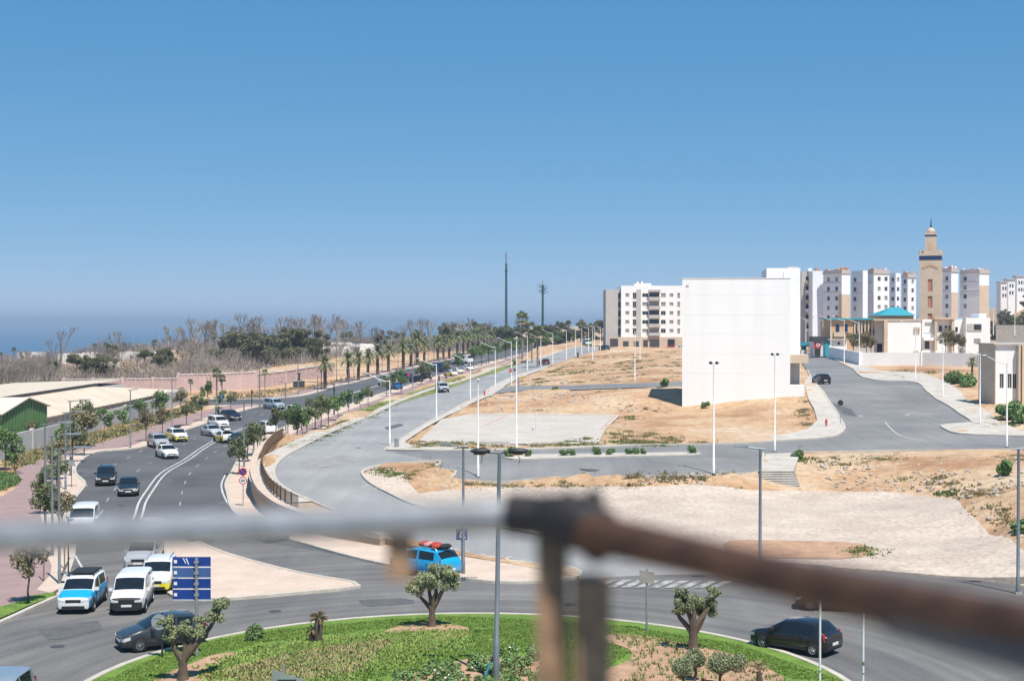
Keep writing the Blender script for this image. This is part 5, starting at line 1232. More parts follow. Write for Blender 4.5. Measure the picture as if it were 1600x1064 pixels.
# --- street trees along the promenade (low side)
i = 0
PT = [(45, 947, 'streetb', .95), (71, 838, 'street', .95), (70, 806, 'street', .92), (97, 842, 'streetb', .8), (88, 780, 'street', 1.05), (90, 752, 'streetb', 1.0), (114, 724, 'street', 1.25), (131, 714, 'streetb', 1.35), (100, 712, 'thin', 1.0), (228, 691, 'streetb', 1.05), (254, 679, 'streetb', .95), (292, 666, 'street', 1.0), (315, 659, 'street', .95), (361, 643, 'street', .9)]
for k, (x, y, kd, s_) in enumerate(PT):
    tree('street_tree', f'{ORD[k]} small street tree from the near end of the promenade kerb row', kd, G(x, y) + Vector((0, 0, .12)), s_, 'street trees along the promenade')
PT = [(9, 735, 'streetg', 1.15), (24, 742, 'thin', 1.0), (49, 700, 'streetb', .8), (132, 700, 'street', 1.5), (163, 686, 'thin', 1.1), (193, 676, 'thin', .95), (219, 668, 'streetg', 1.1), (251, 664, 'streetg', 1.35), (283, 650, 'streetb', 1.2), (306, 646, 'street', .8), (324, 634, 'thin', 1.15), (346, 640, 'thin', .9)]
for k, (x, y, kd, s_) in enumerate(PT):
    tree('planted_tree', f'{ORD[k]} tree from the near end of the planting strip below the perimeter wall', kd, G(x, y), s_, 'trees in the planting strip')
PT = [(373, 743, 'street', .95), (388, 723, 'street', 1.05), (396, 715, 'street', 1.0), (403, 712, 'streetb', .9), (431, 688, 'street', 1.05), (450, 686, 'streetg', 1.0), (464, 690, 'streetg', 1.25), (471, 690, 'thin', 1.0), (480, 687, 'street', 1.1), (492, 679, 'street', 1.3), (502, 673, 'street', 1.3), (513, 668, 'streetg', 1.1), (528, 658, 'thin', 1.15), (543, 651, 'thin', 1.1), (562, 645, 'thin', 1.0), (575, 634, 'street', .9), (604, 620, 'street', 1.0), (611, 616, 'street', 1.1), (627, 617, 'streetg', 1.3), (658, 602, 'street', 1.35), (671, 597, 'street', 1.2), (697, 590, 'street', 1.1), (716, 582, 'streetg', 1.3), (740, 576, 'streetg', 1.6), (752, 572, 'streetg', 1.7), (764, 569, 'streetg', 1.6), (777, 565, 'streetg', 1.6), (790, 562, 'streetg', 1.7)]
for k, (x, y, kd, s_) in enumerate(PT):
    tree('street_tree', f'{ORD[k]} street tree from the near end of the pavement row right of the boulevard', kd, Lray(x, y, Lf) + Vector((0, 0, .12)), s_, 'street trees right of the boulevard')
# dense green trees between boulevard and service road further on
for k, (x, y, s_) in enumerate(((800, 561, 1.5), (812, 558, 1.4), (826, 555, 1.6), (840, 551, 1.5), (855, 548, 1.5), (870, 544, 1.6), (884, 541, 1.5), (897, 538, 1.5))):
    tree('hedge_tree', f'{ORD[k]} bushy green tree from the left in the far roadside row', 'streetg', Lray(x, y, Lf), s_ * 1.15, 'bushy trees along the far pavement')
# --- date palms
PP = [(508, 609, 1.0), (544, 598, .98), (560, 595, .95), (575, 590, .92), (590, 587, 1.08), (607, 582, 1.0), (630, 578, 1.12), (642, 574, 1.0), (652, 571, 1.3), (663, 568, 1.0), (684, 565, 1.08), (693, 563, 1.02), (702, 561, 1.08), (714.5, 557, 1.2), (724, 555, 1.1), (731, 554, 1.1), (739, 553, 1.2), (747, 551, 1.15), (756, 549.5, 1.1), (766, 548, 1.05)]
for k, (x, y, s_) in enumerate(PP):
    tree('date_palm', f'{ORD[k]} date palm from the near end of the boulevard palm row', 'date', Lray(x, y, Lf), s_ * 1.05, 'date palms along the boulevard', 'palm')
for k, (x, y, s_, lab) in enumerate(((816, 562, 1.5, 'tall slender fan palm, leftmost of the three beside the service road'), (831, 567, 1.0, 'middle fan palm of the three beside the service road'), (840, 574, 1.15, 'rightmost fan palm of the three beside the service road'))):
    tree('fan_palm', lab, 'fan', G(x, y), s_ * 1.12, 'fan palms beside the service road', 'palm', n=2)
for k, (x, y, s_, lab) in enumerate(((339, 627, .78, 'taller left fan palm of the pair by the side street'), (347, 626, .62, 'lower right fan palm of the pair by the side street'), (298, 619, .42, 'little yellowish palm at the end of the perimeter wall'), (414, 610, .55, 'small yellowish palm by the pink wall on the sandy lot'), (22, 566, .6, 'taller thin palm by the sea at the far left'), (33, 570, .5, 'shorter thin palm by the sea at the far left'), (2, 572, .55, 'thin palm at the left picture edge'), (148, 563, .7, 'thin palm among bare trees above the long ruin'), (241, 560, .75, 'lone thin palm between the ruins and the sea'), (277, 566, .5, 'short thin palm right of the cream ruin'), (166, 562, .7, 'thin palm just right of the other above the long ruin'))):
    tree('fan_palm', lab, 'fan', Lray(x, y, Lf) if y > 580 else atd(x, y, 455) * 1, s_, 'small palms on the left', 'palm', n=2)
tree('villa_palm', 'small drooping palm beside the tan villa wall', 'date', Lray(1519, 590, U), .5, None, 'palm')
# --- evergreens, bare trees, thickets
EV = [(118, 598, 360, .75), (135, 600, 355, .7), (152, 598, 352, .72), (166, 597, 350, .65), (82, 600, 365, .55), (228, 590, 395, .65), (248, 588, 390, .6), (262, 586, 400, .7), (172, 577, 440, .8), (352, 588, 410, 1.05), (372, 588, 400, 1.15), (392, 587, 400, 1.15), (410, 586, 395, 1.1), (430, 582, 410, 1.0), (447, 580, 410, 1.2), (463, 578, 415, 1.2), (480, 577, 420, 1.1), (496, 572, 430, .95), (545, 562, 520, .9), (600, 555, 520, 1.0), (622, 552, 540, .9), (655, 549, 540, 1.0), (692, 545, 560, 1.3), (712, 544, 560, 1.3), (735, 541, 570, 1.4), (752, 540, 570, 1.3), (772, 540, 560, 1.2), (790, 539, 560, 1.3), (812, 538, 560, 1.2), (836, 537, 540, 1.4), (856, 537, 540, 1.3), (872, 537, 560, 1.35), (890, 536, 560, 1.2), (908, 535, 580, 1.2), (925, 534, 600, 1.1), (940, 534, 600, 1.2)]
for k, (x, y, d, s_) in enumerate(EV):
    p = atd(x, y, d); p.z = gz(p.x, p.y)
    tree('evergreen_tree', f'{ORD[k]} dark evergreen from the left in the belt behind the boulevard', 'ever' if k % 5 else 'pine', p, s_ * (1.15 if k < 19 else 1.0), 'dark evergreens behind the boulevard', n=4)
BT = [(95, 440, 1.15), (84, 445, .8), (178, 470, .95), (190, 470, .8), (160, 470, .7), (262, 480, .95), (274, 470, .8), (310, 455, 1.05), (322, 465, .9), (338, 450, 1.2), (352, 455, 1.15), (368, 460, 1.0), (383, 455, 1.3), (397, 460, 1.1), (412, 470, .9), (440, 465, 1.1), (455, 470, 1.0), (470, 470, 1.25), (482, 468, 1.2), (497, 470, 1.3), (512, 475, 1.25), (527, 475, 1.2), (541, 480, 1.0), (560, 500, .9), (580, 500, .95), (598, 505, 1.0), (612, 505, 1.05), (630, 510, 1.0), (648, 515, 1.2), (664, 515, 1.25), (676, 520, 1.2), (690, 530, 1.1), (706, 535, 1.15), (720, 540, 1.3), (732, 545, 1.4), (745, 550, 1.2), (768, 560, 1.1), (877, 560, 1.2)]
for k, (x, d, s_) in enumerate(BT):
    p = atd(x, 560, d); p.z = gz(p.x, p.y)
    tree('bare_tree', f'{ORD[k]} bare leafless tree from the left along the coast', 'bare', p, s_ * (1.42 if x < 560 else 1.12), 'bare trees along the coast', n=5)
for k in range(30):
    x = 292 + k * 9.3 + R.uniform(-4, 4); d = 500 + k * 2 + R.uniform(-15, 15); p = atd(x, 560, d); p.z = gz(p.x, p.y)
    tree('bare_tree', f'{ORD[k]} bare leafless tree from the left in the rear row of the coast belt', 'bare', p, R.uniform(1.1, 1.55), 'bare trees of the rear row', n=5)
g = np.random.default_rng(5); k = 0
BR = []
while len(BR) < 190:
    x = g.uniform(-5, 790); lo = np.interp(x, [0, 100, 230, 330, 480, 560, 800], [300, 300, 322, 330, 410, 470, 520]); hi = np.interp(x, [0, 300, 500, 800], [495, 520, 540, 580])
    d = g.uniform(lo, hi); p = atd(x, 560, d)
    if p.x > -40 and d < 470 and x < 600: continue
    if 85 < x < 290 and 345 < d < 462 and g.random() < .8: continue
    BR.append((x, d))
BR.sort()
brs = []
for x, d in BR:
    p = atd(x, 560, d); p.z = gz(p.x, p.y)
    t = tree('bare_shrub', 'grey leafless shrub in the thicket behind the pink walls and warehouse', 'brush', p, float(g.uniform(1.0, 1.9)), 'leafless shrubs of the thicket', 'shrub', n=4)
n = 90000; px_ = g.uniform(-60, 800, n); lo = np.interp(px_, [0, 100, 230, 330, 480, 560, 800], [296, 290, 318, 330, 405, 470, 520]); hi = np.interp(px_, [0, 300, 500, 800], [505, 560, 600, 640]); dd = g.uniform(lo, hi); xx = (px_ - 800) / F * dd
cl_ = np.sin(xx * .21 + dd * .13) + np.sin(xx * .09 - dd * .17 + 2) + g.normal(0, .7, n); k_ = (cl_ > -.35) & ~((xx > -42) & (dd < 470) & (px_ < 600)); xx = xx[k_]; dd = dd[k_]; n = len(xx); zz = Tf(xx, dd); hh = g.uniform(.6, 4.6, n) * np.clip(.6 + .3 * cl_[k_], .4, 1.3); low = (xx / dd * F + 800 > 85) & (xx / dd * F + 800 < 290) & (dd > 345) & (dd < 462); hh = np.where(low, hh * .38, hh); a = g.uniform(0, 6.28, n); ww = g.uniform(.03, .09, n); ln = g.normal(0, .9, n); ln2 = g.normal(0, .9, n); z0 = g.uniform(0, .55, n) * hh
v = np.stack([np.c_[xx - ww, dd, zz + z0 - .1], np.c_[xx + ww, dd, zz + z0 - .1], np.c_[xx + ln, dd + ln2, zz + hh]], 1).reshape(-1, 3)
tag(link('thicket', arr_mesh('thicket', v, 3, 'twig')), 'grey-brown tangled dry brush covering the coast land behind the walls', 'brush', None, 'stuff')
cl = []
for x, d in [(float(g.uniform(-20, 790)), 0) for _ in range(240)]:
    d = float(np.interp(x, [0, 100, 230, 330, 480, 560, 800], [302, 300, 324, 336, 412, 475, 530]) + abs(g.normal(0, 60))); p = atd(x, 560, d); cl.append(((p.x, p.y, gz(p.x, p.y) + .5), (g.uniform(1.2, 3.2), g.uniform(1.2, 3), g.uniform(.7, 1.7))))
tag(link('low_scrub', leaf_mesh('low_scrub', cl, 26000, .2, 77, 'leaf_b', shell=.4)), 'low olive-brown scrub between the bare shrubs of the coast land', 'scrub', None, 'stuff')
# hill scrub on the right
for k in range(26):
    x = float(g.uniform(1550, 1620)); d = float(g.uniform(425, 540)); p = atd(x, 500, d); p.z = gz(p.x, p.y)
    tree('hill_shrub', 'dark evergreen shrub on the scrubby hill at the right edge', 'ever' if k % 3 else 'brush', p, float(g.uniform(.5, .85)), 'shrubs on the hill', 'shrub', n=4)
for k, (x, d, lab) in enumerate(((1556, 500, 'leftmost bare tree on the hill crest'), (1566, 520, 'middle bare tree on the hill crest'), (1573, 515, 'rightmost bare tree on the hill crest'))):
    p = atd(x, 480, d); p.z = gz(p.x, p.y); tree('bare_tree', lab, 'bare', p, .75, 'bare trees on the hill', n=5)
# shrubs of the mosque plot and villa
for x, y, d, s_, kd, lab in ((1333, 556, 308, 1.3, 'streetb', 'yellowish tree left of the pilasters'), (1343, 556, 306, 1.4, 'streetb', 'yellowish tree in front of the pilasters'), (1354, 556, 308, 1.35, 'streetb', 'yellowish tree right of the pilasters'), (1361, 556, 312, 1.1, 'streetb', 'small yellowish tree beside the dark doorway'), (1478, 556, 300, 1.5, 'streetb', 'yellowish tree in front of the portal'), (1490, 556, 300, 1.4, 'streetb', 'yellowish tree right of the portal'), (1501, 556, 302, 1.2, 'streetb', 'yellowish tree left of the flat roofed house'), (1396, 553, 296, 1.3, 'bush', 'green bush in front of the white wing'), (1434, 553, 296, 1.5, 'bush', 'green bush at the right corner of the white wing')):
    p = atd(x, y, d); p.z = float(U(p.x, p.y)); tree('plot_tree', lab + ' behind the white boundary wall', kd, p, s_ * 1.1, 'plants behind the boundary wall', 'tree' if kd != 'bush' else 'bush')
for x, y, s_, lab in ((1485, 598, 2.0, 'left hedge bush on the walk before the villa'), (1498, 600, 2.3, 'middle hedge bush on the walk before the villa'), (1511, 605, 2.3, 'right hedge bush on the walk before the villa'), (1575, 655, 2.0, 'leafy bush at the left of the villa front'), (1590, 655, 2.4, 'leafy bush in the middle of the villa front'), (1600, 660, 2.4, 'leafy bush at the picture edge before the villa'), (1041, 604, 1.6, 'green bush on the bank edge left of the white block'), (867, 611, .9, 'little bush on the side street edge'), (1102, 637, 1.0, 'little bush at the foot of the blank white wall'), (1245, 716, 1.0, 'bush beside the top of the steps'), (1575, 742, 1.5, 'round bush on the red slope at the right edge'), (1597, 836, 1.2, 'green clump low on the red slope at the right edge')):
    tree('bush', lab, 'bush', Lray(x, y, Tf), s_ * .8, None, 'bush')
for k, (x, s_) in enumerate(((797, 1.1), (827, .75), (880, .7), (893, .75), (930, .95), (953, .75), (981, .7), (993, .75), (1003, .7), (1079, .9))):
    p = Lray(x, 715 - (x - 797) * .018, U); tree('median_bush', f'{ORD[k]} low bush from the left on the cross road median', 'bush', p + Vector((0, 0, .1)), s_ * .8, 'bushes on the median', 'bush')
# ------------------------------------------------------------------ ground plants nobody could count
def scatter(patches, fn, per, hgt, wid, seed, mat, name, label, cat, blades=4, clump=0):
    g = np.random.default_rng(seed); out = []
    for poly, n in patches:
        P = np.array([tuple(q) for q in IL(poly, fn)]); lo, hi = P.min(0), P.max(0); c = 0
        pts = []
        while len(pts) < n and c < 60:
            q = g.uniform(lo, hi, (n * 2, 2)); k = inpoly(q[:, 0], q[:, 1], [tuple(v) for v in P]); pts += list(q[k]); c += 1
        pts = np.array(pts[:n])
        if not len(pts): continue
        if clump:
            ctr = pts[:max(3, n // clump)]; pts = ctr[g.integers(0, len(ctr), n)] + g.normal(0, 1, (n, 2)) * g.choice([.15, .35, .8], n)[:, None]
        cl = g.random(len(pts)); z = fn(pts[:, 0], pts[:, 1])
        for b_ in range(blades):
            a = g.uniform(0, 6.28, len(pts)); h = hgt * g.uniform(.4, 1.2, len(pts)); w = wid * g.uniform(.6, 1.3, len(pts)); ln = g.uniform(.1, .8, len(pts)) * hgt
            ox = g.normal(0, wid * 1.2, len(pts)); oy = g.normal(0, wid * 1.2, len(pts))
            x0 = pts[:, 0] + ox; y0 = pts[:, 1] + oy
            v = np.stack([np.c_[x0 - np.sin(a) * w, y0 + np.cos(a) * w, z - .02], np.c_[x0 + np.sin(a) * w, y0 - np.cos(a) * w, z - .02], np.c_[x0 + np.cos(a) * ln, y0 + np.sin(a) * ln, z + h]], 1); out.append(v.reshape(-1, 3))
    o = link(name, arr_mesh(name, np.concatenate(out), 3, mat)); tag(o, label, cat, None, 'stuff'); return o
T_ = Tf
scatter([([(750,640),(860,628),(1060,628),(1060,640),(900,650),(760,652)], 160), ([(610,712),(700,705),(690,722),(600,727)], 20), ([(800,592),(900,570),(1064,560),(1064,596),(900,600),(800,604)], 4200), ([(940,553),(1064,548),(1064,562),(900,570)], 1500), ([(640,745),(740,760),(1180,760),(1180,744),(700,750)], 1500), ([(640,690),(740,690),(760,698),(950,690),(950,698),(640,702)], 900), ([(950,685),(1000,660),(1060,690),(1200,688),(1260,680),(1000,698)], 800),
         ([(1260,712),(1600,708),(1600,720),(1400,730),(1260,722)], 900), ([(1370,752),(1420,745),(1500,770),(1600,840),(1600,800),(1480,742)], 700), ([(590,733),(680,724),(690,740),(610,752)], 500), ([(1250,610),(1275,650),(1262,675),(1250,640)], 300), ([(1345,578),(1500,578),(1520,585),(1430,590)], 700)], T_, 1, .2, .07, 1, 'weed_dry', 'dry_weeds', 'dry straw coloured weeds scattered over the earth lots', 'weeds', 4, 30)
scatter([([(640,694),(735,690),(745,700),(640,702)], 500), ([(870,688),(925,685),(930,695),(870,697)], 300), ([(955,690),(1060,692),(1060,698),(955,697)], 600), ([(870,660),(1064,585),(1064,595),(880,606)], 120), ([(850,588),(900,582),(910,590),(830,600)], 500), ([(930,556),(900,566),(845,590),(830,598),(860,580),(900,562)], 500), ([(1060,585),(1064,560),(1030,565)], 120), ([(590,735),(676,728),(660,740),(612,748)], 550), ([(1236,708),(1256,707),(1256,722),(1240,724)], 250), ([(1305,715),(1400,713),(1400,722),(1330,722)], 250), ([(1460,770),(1500,765),(1490,776)], 120), ([(1378,585),(1420,588),(1430,594),(1380,592)], 160), ([(1535,668),(1545,648),(1600,662),(1600,676)], 350), ([(1330,866),(1360,850),(1365,870)], 220), ([(945,694),(985,650),(995,655),(960,697)], 350), ([(580,634),(640,616),(720,590),(800,566),(800,572),(700,602),(580,650)], 1200), ([(447,700),(500,680),(560,655),(580,640),(580,650),(510,682),(460,702)], 1500)], T_, 1, .2, .07, 2, 'weed_green', 'green_weeds', 'green weeds growing along kerbs and on the banks', 'weeds', 4, 30)
scatter([([(20,735),(110,706),(200,680),(310,640),(300,632),(200,660),(60,700),(0,715)], 4200)], L, 1, .32, .1, 3, 'weed_green', 'strip_plants', 'green and straw ground plants in the strip below the perimeter wall', 'plants', 4, 25)
scatter([([(20,735),(110,706),(200,680),(310,640),(300,632),(200,660),(60,700),(0,715)], 2500), ([(290,625),(400,612),(480,605),(560,588),(500,606),(420,622)], 700)], L, 1, .4, .13, 4, 'weed_dry', 'strip_straw', 'dry straw tufts below the perimeter wall and on the sandy lot', 'plants')
scatter([([(-30,775),(0,766),(26,757),(32,750),(20,741),(-30,738)], 1600)], lambda x, y: L(x, y) + .15, 1, .3, .08, 6, 'leaf_g', 'succulents', 'blue-green succulents in the bed at the promenade edge', 'plants')
# roundabout cover: lawn blades along the edge, leafy ground cover, seedlings, white flowered bed
MT['blade'] = leafmat('grass_blade', (.23, .34, .07), (.14, .23, .045))
def isl2(x, y): return Isl(x, y) + .02
scatter([([(160,1064),(280,1010),(420,984),(624,966),(711,962),(960,975),(1150,1005),(1320,1064),(1240,1060),(1130,1018),(960,992),(720,978),(620,980),(430,1000),(300,1030),(230,1075)], 16000), ([(720,985),(860,975),(862,1016),(760,1022),(650,1045),(560,1064),(520,1075),(560,1050),(650,1028),(700,1008)], 7000), ([(858,975),(950,998),(984,1018),(940,1050),(880,1090),(862,1040)], 3500)], isl2, 1, .045, .03, 7, 'blade', 'lawn_blades', 'short mown grass blades on the roundabout edge', 'grass', 3)
scatter([([(330,1040),(390,1018),(480,1000),(600,990),(700,985),(730,985),(690,1010),(640,1030),(560,1048),(520,1075),(330,1085)], 9500)], isl2, 1, .1, .07, 8, 'cover', 'ground_cover', 'creeping green ground cover on the roundabout', 'ground cover', 4, 14)
scatter([([(340,1050),(520,1010),(620,1000),(560,1050),(420,1075)], 2500)], isl2, 1, .14, .07, 9, 'weed_dry', 'dry_cover', 'dry brown patches in the roundabout ground cover', 'ground cover', 3)
scatter([([(955,990),(1000,992),(1060,1003),(1130,1018),(1190,1040),(1230,1064),(1230,1090),(960,1090),(985,1030),(980,1012)], 520)], isl2, 1, .2, .03, 10, 'weed_green', 'seedlings', 'rows of small upright seedlings on the bare soil bed', 'seedlings', 5)
cl = []
g = np.random.default_rng(11)
P = np.array([tuple(q) for q in IL([(600,1062),(690,1036),(760,1024),(850,1014),(862,1040),(870,1090),(560,1090)], Isl)])
for q in g.uniform(P.min(0), P.max(0), (230, 2)):
    if inpoly(q[:1], q[1:], [tuple(v) for v in P])[0]: cl.append(((q[0], q[1], float(Isl(q[0], q[1])) + .14), (g.uniform(.14, .3),) * 2 + (g.uniform(.12, .26),)))
tag(link('flower_shrubs', leaf_mesh('flower_shrubs', cl, 11000, .06, 12, 'leaf_g')), 'dark green low flowering shrubs in the roundabout bed by the lamp post', 'shrubs', None, 'stuff')
fl_ = leaves([(c, tuple(v * 1.05 for v in r)) for c, r in cl], 260, .05, 13, shell=1.0); fl_ = fl_.reshape(-1, 4, 3); fl_ = fl_[fl_[:, 0, 2] > np.median(fl_[:, 0, 2])]
tag(link('white_flowers', arr_mesh('white_flowers', fl_.reshape(-1, 3), 4, 'flower')), 'small white flowers on the low shrubs of the roundabout', 'flowers', None, 'stuff')
# rubble and stones
V = MB(); g = np.random.default_rng(21); rr = random.Random(4)
for poly, n, s_ in (([(760,618),(1060,612),(1060,640),(760,646)], 260, .22), ([(1260,720),(1600,715),(1600,850),(1480,770),(1300,760)], 320, .17), ([(640,752),(1180,745),(1180,765),(660,768)], 160, .14), ([(800,600),(1064,560),(1064,596)], 160, .2), ([(660,845),(790,872),(890,888),(780,882),(660,862)], 120, .14), ([(650,692),(940,690),(950,700),(640,702)], 90, .14), ([(600,735),(690,725),(700,745),(640,760)], 70, .14)):
    P = np.array([tuple(q) for q in IL(poly, Tf)]); c = 0
    while c < n:
        q = g.uniform(P.min(0), P.max(0))
        if not inpoly(q[:1], q[1:], [tuple(v) for v in P])[0]: continue
        z = gz(q[0], q[1]); k_ = s_ * g.uniform(.4, 1.6); V.blob((q[0], q[1], z + k_ * .2), (k_, k_ * g.uniform(.6, 1), k_ * g.uniform(.4, .8)), 1, .25, 0, rr); c += 1
o = V.build('rubble', 'stone'); tag(o, 'loose stones and rubble scattered on the earth banks', 'rubble', None, 'stuff')
# ------------------------------------------------------------------ vehicles
# station: distance from the nose, sill, belt line, top, width factor
ST = {
 'hatch': (4.0, .86, [(0, .32, .58, .62, .74), (.06, .24, .66, .72, .86), (.4, .2, .79, .87, .96), (1.0, .2, .90, 1.0, 1), (1.8, .2, .93, 1.45, 1), (2.45, .2, .95, 1.5, 1), (3.3, .2, .98, 1.45, 1), (3.8, .22, .98, 1.06, .95), (3.95, .27, .9, .95, .92), (4.0, .4, .66, .7, .88)], 3, 4, 6, 7),
 'sedan': (4.35, .86, [(0, .3, .58, .62, .76), (.07, .22, .66, .72, .88), (.5, .2, .79, .87, .97), (1.2, .2, .89, .98, 1), (1.95, .2, .92, 1.42, 1), (2.6, .2, .94, 1.47, 1), (3.2, .2, .95, 1.41, 1), (3.75, .2, .96, 1.06, .98), (4.25, .24, .92, 1.0, .93), (4.35, .35, .72, .76, .89)], 3, 4, 6, 7),
 'mpv': (4.5, .875, [(0, .3, .68, .73, .78), (.07, .25, .8, .86, .9), (.4, .24, .92, 1.0, .97), (.95, .24, 1.0, 1.1, 1), (1.7, .24, 1.03, 1.58, 1), (2.4, .24, 1.05, 1.67, 1), (3.95, .24, 1.08, 1.63, 1), (4.36, .26, 1.08, 1.16, .97), (4.46, .3, .95, 1.0, .95), (4.5, .4, .75, .8, .92)], 3, 4, 6, 7),
 'van': (4.36, .875, [(0, .3, .72, .77, .78), (.07, .25, .84, .9, .9), (.35, .24, .96, 1.05, .97), (.85, .24, 1.05, 1.15, 1), (1.5, .24, 1.08, 1.72, 1), (2.1, .24, 1.1, 1.82, 1), (4.15, .24, 1.12, 1.8, 1), (4.31, .26, 1.12, 1.2, .98), (4.34, .3, .95, 1.0, .97), (4.36, .4, .75, .8, .95)], 3, 4, 6, 7),
 'bigvan': (5.6, 1.0, [(0, .35, .8, .86, .8), (.08, .3, .95, 1.02, .92), (.4, .28, 1.1, 1.2, .98), (.8, .28, 1.2, 1.32, 1), (1.5, .28, 1.25, 2.2, 1), (2.1, .28, 1.28, 2.38, 1), (5.4, .28, 1.3, 2.36, 1), (5.54, .3, 1.3, 1.4, .99), (5.58, .35, 1.1, 1.15, .98), (5.6, .45, .8, .85, .96)], 3, 4, 6, 7),
}
_wheel = {}
def wheel_meshes(r):
    if r not in _wheel:
        b = MB(); prof = [(r * .62, -.08), (r * .92, -.08), (r, -.055), (r, .055), (r * .92, .08), (r * .62, .08)]
        b.lathe(prof + prof[:1], 18, cap=False); b.v = [(x, z, y) for x, y, z in b.v]; t = b.mesh('tyre', 'tyre', 50, True)
        b = MB(); b.lathe([(r * .62, -.02), (r * .6, .055), (r * .5, .05), (r * .48, .02), (.001, .02)], 18, cap=False); b.v = [(x, z, y) for x, y, z in b.v]; rim_d = b.mesh('rim_dish', 'plastic', 50, True)
        b = MB()
        for k in range(7):
            a = k * 2 * math.pi / 7; d = Vector((math.cos(a), math.sin(a))); n = Vector((-d.y, d.x)) * .035
            q = [d * .03 + n, d * .03 - n, d * r * .58 - n * .8, d * r * .58 + n * .8]
            b.add([(p.x, .06, p.y) for p in q] + [(p.x, .03, p.y) for p in q], [(0, 1, 2, 3), (3, 2, 1, 0), (0, 1, 5, 4), (1, 2, 6, 5), (2, 3, 7, 6), (3, 0, 4, 7)])
        ring_ = MB().lathe([(r * .64, .05), (r * .64, .075), (r * .55, .075), (r * .55, .05)], 18, cap=False); b.add([(x, z, y) for x, y, z in ring_.v], ring_.f); b.add([(x, z * .5 + .03, y) for x, y, z in MB().lathe([(.07, .03), (.06, .09)], 8).v], MB().lathe([(.07, .03), (.06, .09)], 8).f)
        _wheel[r] = (t, b.mesh('rim', 'rim', 40, True), rim_d)
    return _wheel[r]
